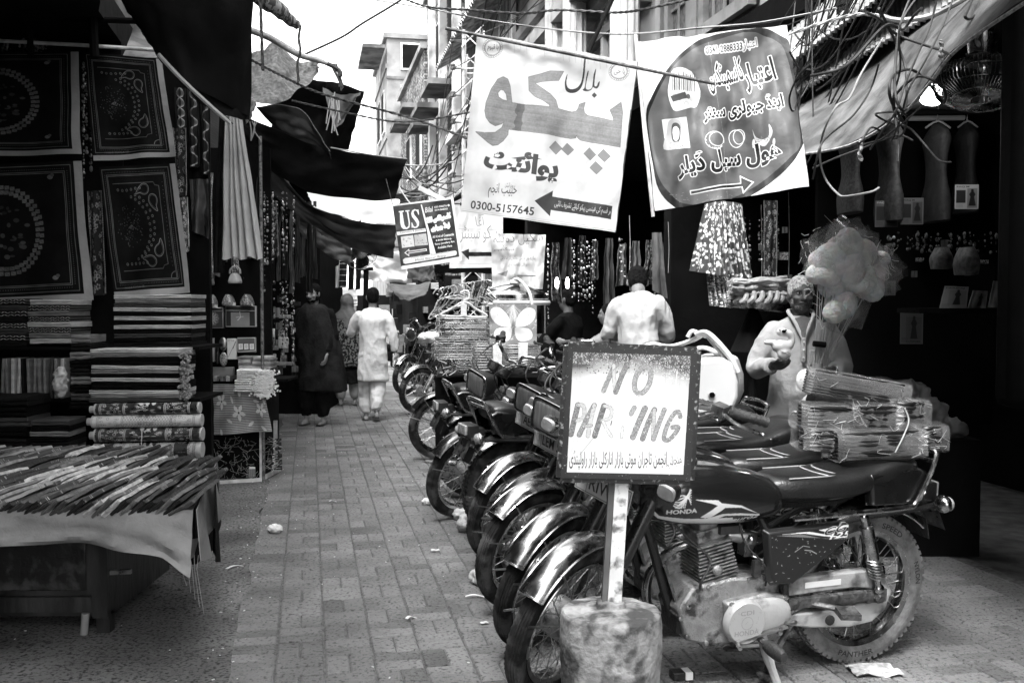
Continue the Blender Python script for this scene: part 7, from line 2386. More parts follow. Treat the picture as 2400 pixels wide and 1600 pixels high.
for x0, y0, x1, y1, w in ((1220, 140, 960, 1100, 16), (1225, 560, 1130, 1000, 9), (200, 1270, 420, 1330, 8)):
 pass
t, fn2, cs_ = banner('hanging_banner', 'square banner with a dark rounded field, outlined lettering, bridal portrait and arrow', q2, .28708, (1480, 50), 5.05, c, amp=.045, rough=.48, tr=.12, Ys=[5.05, 5.05, 4.92, 4.96])
MB().tube([fn2(0, 0)+V((-.01, -.01, .03)), fn2(0, .5)+V((-.01, -.01, 0)), fn2(0, 1)+V((-.01, -.01, -.03))], .009, 8).build('stick', M_galv, t)
# --- black sign US
q3 = [(120, 235), (955, 128), (1078, 1000), (240, 1128)]
c = Cv(560, 600, .014, quad=q3)
c.a += c.noise(70, 3)**3*.10
W_ = .8
c.poly([(150, 245), (955, 132), (1075, 1000), (240, 1125), (240, 1080), (1040, 950), (925, 160), (128, 255), (128, 240)], W_)
c.line([(120, 238), (955, 130)], 8, W_); c.line([(950, 130), (1075, 1000)], 18, W_); c.line([(245, 1108), (1070, 985)], 30, W_)
c.poly([(510, 232), (526, 228), (720, 905), (640, 915), (600, 600)], W_)
# serif letters U S
c.poly([(205, 325), (275, 316), (275, 332), (255, 336), (285, 510), (310, 550), (340, 530), (345, 490), (320, 330), (298, 328), (296, 314), (355, 308), (356, 322), (338, 326), (362, 480), (355, 545), (320, 570), (270, 568), (240, 540), (225, 480), (222, 340), (207, 340)], W_)
c.poly([(480, 300), (488, 370), (478, 372), (462, 330), (440, 312), (418, 320), (412, 345), (425, 375), (470, 430), (490, 470), (486, 520), (460, 548), (425, 556), (400, 545), (386, 552), (382, 480), (392, 478), (410, 525), (435, 538), (458, 520), (456, 490), (430, 450), (390, 400), (378, 355), (392, 312), (425, 294), (460, 302)], W_)
c.poly([(175, 608), (575, 556), (585, 600), (185, 655)], W_)
c.text('Cosmetics & Jewellery', (225, 640), (578, 592), 38, .02)
c.poly([(232, 672), (405, 650), (425, 805), (250, 828)], .7); c.poly([(418, 648), (585, 625), (610, 785), (432, 800)], .5)
for k in range(34):
 x, y = (R.uniform(265, 395), R.uniform(690, 800)) if k % 2 else (R.uniform(435, 590), R.uniform(645, 780))
 c.line([(x, y), (x+R.uniform(-22, 22), y+R.uniform(-12, 12))], 4, .06 if k % 4 < 2 else .75)
c.poly([(282, 895), (350, 838), (350, 868), (590, 835), (598, 868), (348, 905), (350, 945)], W_); c.poly([(300, 893), (340, 858), (342, 880), (580, 848), (584, 862), (340, 896), (342, 925)], .05)
c.text('Bilal', (572, 345), (688, 325), 72, .75, shear=.3, bold=.01)
c.text('0301-5366716', (700, 282), (868, 258), 26, .78, bold=.02); c.text('0314-5668365', (706, 322), (880, 300), 26, .78, bold=.02)
c.circ(892, 242, 14, 14, .8)
c.text('کاسمیٹکس U.S', (612, 500), (928, 430), 90, .35, out=6, oval=.82)
c.text('اینڈ جیولری', (665, 605), (912, 555), 90, .35, out=6, oval=.82)
c.text('All Kind of Cosmectis', (676, 695), (965, 655), 36, .8, bold=.02); c.text('& Bridal Makeup,', (722, 745), (938, 715), 34, .8, bold=.02)
c.text('Fancy Jewellery Are', (712, 798), (975, 758), 36, .8, bold=.02); c.text('Available Here', (748, 842), (942, 812), 34, .8, bold=.02)
c.poly([(262, 990), (290, 968), (985, 865), (1005, 880), (1005, 918), (985, 932), (300, 1048), (270, 1040)], .72)
c.text('Moti Bazar Rawalpindi', (380, 985), (900, 900), 34, .4); c.text('Moti Bazar Rwp', (440, 1022), (860, 955), 40, .1)
t, fn3, _ = banner('hanging_sign', 'small black and white cosmetics sign tilted beside the big tarpaulin', q3, .17007, (900, 440), 9.6, c, amp=.006, rough=.5, cat='sign', tr=.1)
MB().tube([fn3(0, 0), P(905, 420, 9.7)], .004, 5).build('string', M_roped, t)
MB().tube([fn3(1, 0), P(1062, 440, 9.6)], .004, 5).build('string', M_roped, t)
# --- pale banner behind
q4 = [(960, 250), (1640, 250), (1640, 1095), (900, 1110)]
c = Cv(520, 520, .72, quad=q4)
c.text('آغا', (1275, 515), (1395, 500), 150, .18, bold=-.01)
c.text('پیکو سینٹر', (1050, 760), (1560, 760), 260, .2, bold=-.005)
c.line([(1030, 548), (1640, 565)], 2, .2)
c.poly([(1066, 870), (1175, 825), (1175, 872), (1640, 872), (1640, 932), (1175, 932), (1175, 985)], .01)
c.line([(930, 1042), (1640, 1040)], 2, .3)
t, _, _ = banner('hanging_banner', 'pale banner with thin grey lettering and black arrow behind the small sign', q4, .17007, (900, 440), 10.6, c, amp=.02)
q5 = [(1475, 628), (2230, 650), (2185, 1395), (1492, 1395)]
c = Cv(520, 520, .7, quad=q5)
c.a -= (c.noise(40, 8)**2)*.18
c.text('شکیل دوپٹہ', (1515, 830), (2195, 800), 200, .10, bold=-.012)
c.text('میچنگ سینٹر', (1512, 895), (1800, 890), 55, .02, bold=.02)
c.text('ہمارے ہاں فینسی دوپٹوں کی نت نئی', (1605, 1022), (2092, 1030), 75, .07)
c.text('ورائٹی دستیاب ہے', (1712, 1105), (1978, 1110), 65, .07)
c.poly([(1565, 1200), (1715, 1155), (1690, 1235)], .2); c.poly([(1840, 1212), (2092, 1218), (2090, 1236), (1840, 1230)], .2)
t, _, _ = banner('hanging_banner', 'small creased white banner with fine lettering behind the steel drum', q5, .17007, (900, 440), 9.9, c, amp=.035)
for k in range(16):
 a, b = P(905+R.uniform(0, 60), R.uniform(350, 460), 14), P(1050+R.uniform(-60, 60), R.uniform(330, 500), 13)
 one(MB().tube(sag(a, b, R.uniform(0, .25), 8), R.uniform(.005, .011), 5), 'wire', M_wire if k % 3 else M_kam2, 'sagging wire between the big tarpaulin corner and the lattice pole, %s' % ordn(k), 'wire', 'wires behind the small black sign')
one(MB().bar(P(982, 440, 13), P(1040, 468, 13), .06), 'tube_fitting', M_pale, 'pale tube lamp fitting slanting above the small black sign', 'lamp')
# ================================================================ RIGHT SIDE
# sloping canopy over the shops
M_can = mat('old_canopy', .125, .9, var=.5, sc=5, bump=1, bsc=11, dirt=.75, dg=.07, dsc=4, dth=.55)
def WP(L, u):
 return [(x, y, u/((x-1200)/FPX*CT+ST)) for x, y in L]
can_e = [(1855, 362), (1990, 338), (2110, 268), (2175, 198), (2245, 112), (2420, -8)]
tarp('canopy', 'pale weathered canopy sloping over the dress shop', WP([(1830, 215), (1960, 150), (2120, 50), (2420, -190)], 3.2), WP(can_e, 2.45), M_can, .07, 'canopy', seed=31, nu=60, nv=24)
one(MB().tube(cr([P(*q) for q in WP([(x, y+3) for x, y in can_e], 2.44)], 6), .007, 6), 'canopy_rope', M_rope, 'pale rope along the lower edge of the weathered canopy', 'rope')
M_pc = mat('pale_corrugated', .4, .85, var=.25, sc=5, bump=.3, bsc=20, dirt=.6, dg=.08, dsc=5, dth=.52)
def cor(lb, e0, e1, i0, i1, uo, ui, n, m):
 a, b = [P(*q) for q in WP([e0, e1], uo)]
 c_, d = [P(*q) for q in WP([i0, i1], ui)]
 corrugated('corrugated_roof', lb, (c_, d, b, a), n, .009, m)
cor('corrugated sheet roof with scalloped edge above the canopy', (1800, 262), (2420, -95), (1800, 190), (2420, -230), 2.9, 3.25, 52, M_pc)
cor('second corrugated sheet, narrower, higher under the cable bundle', (1830, 170), (2420, -260), (1840, 90), (2420, -400), 2.85, 3.3, 44, M_pc)
tarp('canopy', 'dark flap hanging above the corrugated roofs', [(2020, 20, 6.2), (2200, -60, 5.8), (2420, -120, 5.5)], [(2045, 35, 6.2), (2210, -2, 5.8), (2420, -40, 5.5)], M_tarpd, .02, 'canopy', seed=33)
one(MB().tube(cr([P(2070, 40, 4.5), P(2110, 48, 4.45), P(2180, 38, 4.4), P(2240, 10, 4.3), P(2320, -40, 4.2)], 5), .012, 8), 'conduit_pipe', mat('grey_pipe', .28, .4, var=.3, sc=8), 'grey bent pipe crossing above the canopy', 'pipe')
one(MB().tube(cr([P(1985, -30, 5.7), P(1992, 60, 5.7), P(1980, 120, 5.7)], 4), [.07]*5+[.06]*3+[.025], 10), 'cable_post', mat('black_cables', .02, .8, var=.6, sc=20, bump=.8, bsc=50), 'thick black cable bundle on a post above the canopy', 'cable bundle')
# overhead wires
WG = 'wires strung over the street'
rope('twisted pair of cables crossing the top of the view', [(930, -10, 10), (1000, 16, 9.6), (1100, 24, 9), (1220, 32, 8.2), (1310, 24, 8), (1440, 30, 7.8), (1520, 20, 7.6), (1640, -8, 7.4)], .009, M_wire, nm='cable', cat='cable')
rope('slack cable crossing above both large banners', [(838, -6, 10), (1000, 20, 9.6), (1110, 42, 9), (1240, 62, 8.2), (1390, 78, 7.6), (1500, 79, 7.3), (1640, 66, 6.6), (1780, 54, 6.0), (1960, 20, 5.4)], .007, M_kam2, nm='cable', twist=False, cat='cable')
rope('pale twisted rope running up to the cable post', [(1815, 92, 5.1), (1880, 70, 5.1), (1960, 45, 5.1), (2020, 34, 5.0), (2060, 38, 4.9)], .008, M_rope)
for i, q in enumerate(POLE):
 for j, (x, y, Y) in enumerate(((1150+i*42, -60, 9.5), (948+i*10, 470, 30))):
  one(MB().tube(sag(q, P(x, y, Y), .12, 12), .007, 5), 'wire', M_wire, 'wire from the %s insulator of the lattice pole %s' % (ordn(5-i) if i < 5 else 'top', 'up over the banner' if j == 0 else 'down to the far houses'), 'wire', WG)
one(MB().tube([P(1452, -40, 5.1), P(1385, 110, 4.9), P(1380, 125, 4.85)], [.012, .010, .008], 8), 'rod', M_black, 'black diagonal rod dropping to the top hem of the white banner', 'rod')
rg = random.Random(12)
for k in range(46):
 x0 = 1860+rg.uniform(0, 260); x1 = 1800+rg.uniform(0, 120)
 yw = lambda x: rg.uniform(2.7, 3.1)/((x-1200)/FPX*CT+ST)
 a, b = P(x0, -40, yw(x0)), P(x1, rg.uniform(60, 420), yw(x1))
 L = sag(a, b, rg.uniform(.0, .2), 10)
 L = [p+V((0, 0, .02*mn.noise(p*3))) for p in L]
 one(MB().tube(L, rg.uniform(.003, .006), 5), 'wire', M_wire, 'wire in the tangle beside the second banner, %s' % (ordn(k) if k < 30 else ordn(k-30)+' from the canopy side'), 'wire', 'tangled wires beside the second banner')
loops = [
 [(2060, 20), (2090, 80), (2120, 150), (2125, 220), (2118, 260), (2100, 230), (2098, 160), (2110, 60), (2140, -20)],
 [(2200, -20), (2180, 60), (2150, 130), (2120, 200), (2100, 260), (2060, 320), (2040, 350)],
 [(2240, -20), (2210, 60), (2170, 140), (2130, 210), (2110, 280), (2090, 330)],
 [(2120, 290), (2090, 240), (2085, 200), (2100, 172), (2140, 165), (2180, 200), (2210, 240), (2215, 215), (2190, 190), (2150, 180), (2110, 210), (2095, 240), (2102, 300)],
 [(2105, 262), (2060, 265), (2055, 272), (2090, 290), (2130, 300), (2160, 330), (2200, 375), (2230, 380)],
 [(2110, 262), (2125, 275), (2118, 310), (2095, 325), (2060, 305), (2040, 300), (2020, 330), (2015, 340), (2060, 330), (2110, 318), (2140, 330)],
 [(2160, 20), (2140, 40), (2115, 70), (2075, 60), (2000, 140), (1960, 165), (1900, 178)],
 [(2060, 150), (2040, 210), (2000, 270), (1940, 320), (1920, 350), (1905, 420)],
 [(2070, 90), (2020, 170), (1990, 230), (1960, 250), (1930, 310), (1922, 370), (1935, 420), (1965, 455), (1985, 460), (2040, 450), (2060, 440)],
 [(2290, -30), (2270, 20), (2262, 40), (2275, 44), (2300, 20), (2310, -30)],
 [(2160, -20), (2110, 60), (2110, 160), (2092, 240), (2105, 300), (2105, 380)],
 [(1900, 150), (1870, 180), (1850, 230), (1860, 260), (1880, 190), (1850, 120)],
 [(2030, 30), (2060, 45), (2100, 80), (2150, 100), (2204, 118), (2230, 130)],
 [(1905, 395), (1960, 370), (2040, 340), (2090, 310), (2160, 250)],
]
for i, L in enumerate(loops):
 pts = [(x, y, 4.0+.15*math.sin(j+i)) for j, (x, y) in enumerate(L)]
 rope('looped cable hanging in front of the canopy, %s of the tangle' % ordn(i), pts, .0042 if i % 3 else .006, M_wire if i != 8 else M_kam2, nm='looped_cable', twist=False, k=6, cat='cable', group='looped cables before the canopy')
for x, y, n in ((1225*0+2204, 112, 3), (2290, 78, 4), (2015, 345, 3)):
 rope('knotted cord hanging at pixel wide gap of the canopy rope' if False else ('frayed cord knot on the canopy rope, %s' % ('middle', 'upper', 'lower')[0 if x == 2204 else 1 if x == 2290 else 2]), [(x, y-15, 3.9), (x+4, y, 3.9), (x-2, y+16, 3.9), (x+6, y+30, 3.9)], .008, M_rope, nm='cord_knot', cat='cord')
one(MB().tube([P(2250+8, 0, 8), P(2250+9, 1, 8)], .01, 6) if False else MB().tube([P(1995, 292, 5.6), P(2008, 330, 5.6)], .012, 6), 'nail_rod', M_black, 'short dark rod sticking up from the canopy edge', 'rod')
# balcony canopies of the plastered building that cut the corner of the view
# shop interior: lit wall, lamp, fan, dresses, posters
lc = P(2184, 222, 6.9)
lt = thing('hanging_lamp', 'lit white glass lamp shade hanging inside the dress shop', 'lamp', lc)
Ml = mat('lit_glass', .9, .4, emit=3)
MB().lathe([(.045, .06), (.06, .05), (.068, -.05), (.05, -.065), (.0005, -.07)], Matrix.Translation(lc) @ Matrix.Rotation(.18, 4, 'Y'), 20).build('shade', Ml, lt)
MB().tube([lc+V((0, 0, .08)), lc+V((.01, 0, .2))], .02, 8).build('holder', M_bplas, lt)
pl_ = bpy.data.lights.new('lamp_light', 'POINT'); pl_.energy = 1.6; pl_.shadow_soft_size = .09
plo = bpy.data.objects.new('lamp_light', pl_); COL.objects.link(plo); plo.location = lc+V((0, -.05, -.18))
def ipanel(name, label, q, Y, m, cat, amp=0.0, group=None):
 return hung(name, label, q, Y, m, cat, amp=amp, group=group)
M_wallg = mat('shop_wall', .09, .9, var=.2, sc=2)
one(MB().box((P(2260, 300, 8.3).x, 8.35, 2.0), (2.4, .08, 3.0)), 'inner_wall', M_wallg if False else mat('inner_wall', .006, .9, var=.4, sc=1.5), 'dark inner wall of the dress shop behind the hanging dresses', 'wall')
ipanel('ceiling_panel', 'grey ceiling board lit by the lamp in the dress shop', ((2120, 235), (2300, 200), (2330, 262), (2110, 262)), [6.9, 7.2, 8.2, 8.2], mat('ceiling_board', .22, .9, var=.15, sc=2), 'ceiling board')
one(MB().tube([P(2110, 264, 7.7), P(2300, 262, 7.7)], .022, 8), 'clothes_rail', M_black, 'black rail carrying the hanging dresses', 'rail')
one(MB().tube([P(2130, 278, 7.9), P(2260, 276, 7.9)], .02, 8), 'tube_light', M_kam2, 'unlit pale tube lamp behind the dresses', 'lamp')
def dress(label, cx, y0, y1, Y, m, w, seed=0, group='dresses hanging in the lit shop'):
 a, b = P(cx, y0, Y), P(cx, y1, Y)
 h = a.z-b.z
 t = thing('hanging_dress', label, 'dress', b, 0, group)
 s = w
 MB().loft([(0, 0, 0, .66*s, .07, 2.2), (h*.2, 0, 0, .62*s, .08, 2.2), (h*.4, 0, 0, .52*s, .05, 2.2), (h*.52, 0, 0, .47*s, .05, 2.2), (h*.68, 0, 0, .52*s, .06, 2.2), (h*.8, 0, 0, .56*s, .08, 2.2), (h*.88, 0, 0, .54*s, .06, 2), (h*.94, 0, 0, .3*s, .04, 2), (h*.97, 0, 0, .12*s, .03, 2)], 26, 4, axis='z', M=Matrix.Translation(b) @ MzS).build('bodice', m, t)
 MB().tube(cr([b+V((-.3*s, -.02, h*.93)), b+V((0, -.02, h*1.0)), b+V((.3*s, -.02, h*.93))], 3), .008, 6).build('hanger', M_kam2, t)
 MB().tube([b+V((0, 0, h)), b+V((.01, 0, h+.12))], .003, 5).build('hook', M_steel, t)
 return t
M_dr = [mat('dress%d' % i, g, .7, var=.6, sc=s_, bump=.3, bsc=50, two=g2) for i, (g, g2, s_) in enumerate(((.01, .03, 40), (.03, .05, 30), (.026, .036, 14), (.005, .009, 20)))]
dress('dark netted dress hanging at the street side of the rail', 1992, 300, 500, 7.6, M_dr[0], .30)
dress('grey dress with tiny dots, second on the rail', 2082, 278, 520, 7.5, M_dr[1], .32)
dress('plain grey long dress under a clear cover, third on the rail', 2192, 285, 520, 7.7, M_dr[2], .32)
dress('very dark dress at the inner end of the rail', 2262, 285, 500, 7.9, M_dr[3], .26)
for k in range(3):
 pass
fc = P(2300, 195, 5.6)
ft = fan('caged ceiling fan with chrome motor hanging at the shop corner', fc, .25, Matrix.Rotation(rad(-14), 4, 'X') @ Matrix.Rotation(rad(8), 4, 'Y'), M_bplas, nb=4, wires=70)
MB().tube([fc+V((0, 0, .12)), fc+V((0, 0, .28))], [.07, .085], 16).build('motor_cover', M_chrome, ft)
MB().tube([fc+V((0, 0, .28)), fc+V((0, .05, .7))], .018, 8).build('rod', M_steel, ft)
tarp('cloth_wrap', 'rag tied round the hanging fan motor', [(2262, 128, 5.55), (2300, 118, 5.5), (2338, 130, 5.55)], [(2266, 142, 5.55), (2300, 136, 5.48), (2336, 146, 5.55)], M_tarpm, .03, 'cloth', seed=40, nu=12, nv=6)
one(MB().loft([(.0, 0, 0, .1, .1, 3), (1.4, 0, 0, .1, .1, 3), (1.5, 0, 0, .06, .08, 3)], 16, 3, axis='z', M=Matrix.Translation(P(2395, 700, 4.9)-V((0, 0, .1)))) if False else MB().box(P(2405, 480, 5.05), (.22, .2, 2.05)), 'shop_pillar', M_black, 'black pillar at the near corner of the dress shop', 'pillar', bevel=.05)
def poster_img(name, bg, head='', foot='', two=False, seed=1, fig=.02):
 c = Cv(120, 160, bg)
 rg = random.Random(seed)
 if head: c.text(head, (8, 20), (72 if two else 100, 20), 12, .02 if bg > .1 else .5, bold=.02)
 c.line([(2, 2), (118, 2), (118, 158), (2, 158), (2, 2)], 3, min(1, bg*1.3))
 if two:
  c.poly([(6, 36), (54, 36), (54, 120), (6, 120)], .03); c.poly([(62, 24), (114, 24), (114, 154), (62, 154)], bg*.5)
  cx, cy, s = 88, 60, 1.2
 else:
  c.poly([(30, 28), (112, 28), (112, 138), (30, 138)], bg*.8); cx, cy, s = 72, 55, 1.2
 c.circ(cx, cy-18*s, 6*s, 8*s, fig)
 c.poly([(cx-6*s, cy-12*s), (cx+6*s, cy-12*s), (cx+14*s, cy+4*s), (cx+8*s, cy+16*s), (cx+16*s, cy+66*s), (cx-16*s, cy+66*s), (cx-8*s, cy+16*s), (cx-14*s, cy+4*s)], fig)
 if foot: c.text(foot, (32, 154), (110, 154), 12, .02 if bg > .1 else .4, bold=.02)
 for k in range(4): c.line([(8, 130+k*6), (40, 130+k*6)], 1.5, bg*.5)
 return c.img(name)
PO = [('poster pinned below the netted dress, darker of the pair', (2052, 532), (2104, 470), 7.4, .10, 'PAQ M', '', True), ('poster pinned below the dotted dress, beside the darker one', (2112, 526), (2163, 464), 7.4, .14, 'WAQ M', '', True),
      ('brighter poster of a dark gown right of the hanging dresses' if False else 'brightest poster, of a dark gown, pinned beyond the hanging dresses', (2239, 490), (2292, 433), 7.2, .45, 'PAQ M', '', True),
      ('dim poster of a woman in black pinned low on the shop wall', (2111, 806), (2162, 729), 7.3, .12, '', 'CUTWORK', False),
      ('small poster half hidden behind the candy floss bags', (2062, 692), (2098, 658), 7.4, .12, '', 'CUTWORK', False)]
for i, (lb, (x0, y1), (x1, y0), Y, bg, hd, ft_, two) in enumerate(PO):
 panel_thing('poster', lb, x0, y0, x1, y1, mat('poster%d' % i, 1, .35, var=.1, img=poster_img('poster%d' % i, bg, hd, ft_, two, i)), 'poster', d=.006, Y=Y, bevel=0, rz=-.05)
for i, (x0, x1, y0, y1, g, lb, sk) in enumerate(((2206, 2270, 670, 722, .28, 'magazine with the clearest cover standing on the shop shelf', .1), (2272, 2315, 680, 724, .2, 'small magazine leaning beside the clearest one', .12), (2320, 2370, 658, 720, .12, 'dim magazine standing third on the shop shelf', -.05), (2376, 2410, 662, 722, .1, 'dim magazine at the frame edge of the shop shelf', .05))):
 q_ = ((x0+8, y0), (x1, y0+2), (x1-6, y1), (x0-4, y1))
 hung('magazine', lb, q_, 5.9, mat('mag%d' % i, 1, .3, var=.1, img=poster_img('mag%d' % i, g, 'PARIPAJ' if i == 0 else '', '', False, i+9)), 'magazine', amp=.004)
one(MB().box((P(2320, 726, 5.95).x, 6.05, P(2320, 728, 5.95).z), (.9, .35, .03)), 'shelf', M_dark, 'dark shelf carrying the magazines', 'shelf')
for i, (x, y, s, lb) in enumerate(((2206, 605, .07, 'dim grey handbag with studs on the dark upper shelf'), (2265, 612, .09, 'dim round bag beside the studded one on the upper shelf'), (2372, 595, .05, 'small dim bag at the inner end of the upper shelf'))):
 one(MB().loft([(-s, 0, 0, s*1.3, .05, 3), (0, 0, 0, s*1.35, .06, 3), (s, 0, 0, s*.9, .03, 3)], 18, 4, axis='z', M=Matrix.Translation(P(x, y, 6.6)) @ MzS), 'display_bag', mat('dimbag', .09, .6, var=.6, sc=30), lb, 'bag')
bead_curtain('ornaments glinting on the dark shop shelf above the magazines', 2080, 2390, 545, 600, 6.9, 60, 41, .6)
bead_curtain('ornaments glinting high in the trinket shop behind the second banner', 1330, 1560, 560, 720, 9.8, 12, 42, .6)
bead_curtain('strings of sequins in the trinket shop beside the small creased banner', 1280, 1400, 560, 760, 9.6, 9, 43, .9)
bead_curtain('strings of ornaments in the dark between the sequinned cloth and the vendor', 1690, 1830, 500, 660, 8.6, 16, 44, .8)
for i, (x, y0, y1) in enumerate(((1475, 505, 640), (1566, 520, 640), (1700+84, 480, 700), (1848, 450, 660), (1858*1+180, 700, 850))):
 rope('thin %s string hanging in the dark shops' % ('first', 'second', 'third', 'fourth', 'fifth')[i], [(x, y0, 9.3), (x+2, (y0+y1)/2, 9.3), (x, y1, 9.3)], .003, M_kam2, nm='string', twist=False, k=3, cat='string')
hung('cloth_strip', 'grey cloth strip hanging in the trinket shop', ((1528, 545), (1550, 545), (1564, 700), (1530, 680)), 9.2, M_tarpm, 'cloth', amp=.02)
for i, (x, lb) in enumerate(((1305, 'left' ), (1330, 'x'))):
 q = one(MB().loft([(0, 0, 0, .012, .012, 2), (.06, 0, 0, .02, .02, 2), (.1, 0, 0, .006, .006, 2)], 10, 3, axis='z', M=Matrix.Translation(P(x, 675, 9.4)) @ MzS), 'candle_lamp', mat('tiny_lamp', .8, .4, emit=5), ('tiny lit lamp in the trinket shop nearest the drum', 'tiny lit lamp in the trinket shop beside the glittering dress')[i], 'lamp')
# sequinned shirts hanging in the street
c = Cv(200, 360, .06)
rg = random.Random(5)
for k in range(230):
 x, y = rg.random()*200, rg.random()*360
 s = rg.uniform(4, 9)
 pts = [(x+s*rg.uniform(.5, 1.3)*math.cos(a), y+s*rg.uniform(.5, 1.6)*math.sin(a)) for a in [j*.9 for j in range(7)]]
 c.poly(pts, rg.uniform(.45, .85), smooth=3)
for k in range(60):
 x, y = rg.random()*200, rg.random()*360
 c.circ(x, y, 4, 6, .06)
M_seq = mat('sequins', 1, .3, 0, var=.2, coat=.3, img=c.img('sequins'))
def flared(name, label, top, bot, m, n=7, amp=.06):
 T_ = [P(*q) for q in top]; B_ = [P(*q) for q in bot]
 def f(a, b):
  p = T_[0].lerp(T_[1], a).lerp(B_[0].lerp(B_[1], a), b)
  p.y -= amp*(.4+b)*math.sin(a*pi)+.03*b*math.sin(a*n*2*pi)
  return p
 return one(MB().sheet(f, 60, 30, .004), name, m, label, 'garment', smooth=60)
flared('sequinned_shirt', 'bright sequinned shirt hanging under the second banner', [(1652, 478, 7.3), (1700, 470, 7.3)], [(1616, 635, 7.3), (1706, 650, 7.2)], M_seq, 3, .05)
flared('sequinned_shirt', 'lower pale sequinned skirt of the hanging outfit', [(1656, 640, 7.35), (1706, 650, 7.35)], [(1664, 716, 7.3), (1714, 722, 7.3)], M_seq, 5)
flared('sequinned_shirt', 'darker sequinned shirt behind the bright one', [(1696, 472, 7.6), (1738, 478, 7.6)], [(1704, 660, 7.5), (1768, 680, 7.6)], mat('sequins_dark', .35, .4, .2, var=.3, img=bpy.data.images['sequins']))
hung('woven_strip', 'black strip with pale woven blocks hanging beside the sequinned shirts', ((1790, 470), (1822, 470), (1820, 670), (1792, 670)), 8.2, I_lace2, 'cloth')
# tray of twisted pastries
tc = P(1770, 712, 6.9)
tr_ = thing('pastry_tray', 'round steel tray piled with long twisted pastries above the vendor', 'tray', tc-V((0, 0, .05)))
MB().lathe([(.19, 0), (.2, .005), (.215, .05), (.205, .05), (.19, .012), (.001, .01)], Matrix.Translation(tc-V((0, 0, .04))) @ Matrix.Rotation(rad(6), 4, 'Y'), 30).build('tray', M_chrome, tr_)
M_pas = mat('pastry', .2, .5, var=.35, sc=22, bump=.4, bsc=40)
rg = random.Random(9)
for k in range(22):
 a = 2*pi*k/22
 p = tc+V((.19*math.cos(a), .19*math.sin(a), .035))
 if math.sin(a) < .5:
  o = one(MB().tube(cr([p+V((-.015, -.01, -.03)), p+V((.02, -.018, .0)), p+V((.028, 0, .05))], 4), [.014, .018, .019, .02, .02, .02, .018, .016, .013][:9], 8), 'pastry', M_pas, 'short bent pastry standing round the tray rim, %s' % ordn(k), 'pastry', 'pastries on the steel tray')
for k in range(20):
 z = .07+.017*(k//3.2)
 x0 = -.2+rg.uniform(-.01, .02); y = rg.uniform(-.16, -.05)
 pts = [tc+V((x0+.4*j/9, y-.03*math.sin(j*.5+k), z+.006*math.sin(j*1.8+k)+.012*(j/9)*(k % 3))) for j in range(10)]
 rr = [.013+.004*math.sin(j*2.1+k) for j in range(10)]
 one(MB().tube(pts, rr, 8), 'pastry', M_pas, 'long twisted pastry lying across the tray, %s from the bottom' % ordn(k), 'pastry', 'pastries on the steel tray')
one(MB().tube([V((tc.x, tc.y+.05, 0)), V((tc.x, tc.y+.05, tc.z-.04))], .03, 8).lathe([(.16, 0), (.03, .3)], Matrix.Translation((tc.x, tc.y+.05, tc.z-.33)), 12), 'tray_stand', M_black, 'dark wicker stand under the pastry tray', 'stand')
# candy floss vendor
VX = V((1.86, 6.42, 0))
vf = math.atan2(-VX.y, -VX.x)
vn = person('grey haired vendor in a pale open necked tunic holding candy floss and a toy duck', VX, vf+.12, 1.68, hair=M_greyhair, skin=mat('deep_skin', .06, .5, var=.25, sc=14, bump=.3, bsc=90, spec=.5), top=mat('vendor_cotton', .3, .9, var=.15, sc=5, bump=.35, bsc=28), bottom=M_kam2, voxel=.0085, width=.92, waist=1.12, hem=1.15,
   arms=[[(.05, .27, 1.14), (.24, .18, 1.12)], [(.04, -.29, 1.12), (.26, -.20, 1.15)]], hand=(1.15, .9), handn=[(-.3, -1, .2), (0, .6, .8)], wr=.012, beard=mat('stubble', .10, .8, var=.5, sc=80, bump=.6, bsc=150), head_yaw=.12)
# collar and placket
col = MB()
col.tube(cr([(.06, .075, 1.475), (.125, .05, 1.43), (.165, .005, 1.33), (.165, -.005, 1.33), (.125, -.05, 1.43), (.06, -.075, 1.475), (-.05, -.07, 1.50), (-.07, 0, 1.505), (-.05, .07, 1.50)], 5, True), .013, 8, closed=True)
col.build('collar', M_kam3, vn, W=False)
vs = [(.1, .055, 1.45), (.12, -.0, 1.47), (.1, -.055, 1.45), (.158, -.008, 1.33), (.158, .008, 1.33)]
q = MB().add([V(p)+V((.022, 0, 0)) for p in vs], [(0, 1, 2, 3, 4)])
q.build('open_neck', bpy.data.materials['deep_skin'], vn, W=False)
MB().box((.172, 0, 1.25), (.02, .028, .16)).build('placket', M_kam3, vn, W=False, bevel=.004)
for z in (1.3, 1.25, 1.2):
 MB().ball((.188, 0, z), .006, 8, 6).build('button', M_kam, vn, W=False)
MB().box((.165, .09, 1.2), (.01, .1, .1)).build('pocket', M_kam3, vn, W=False, bevel=.004)
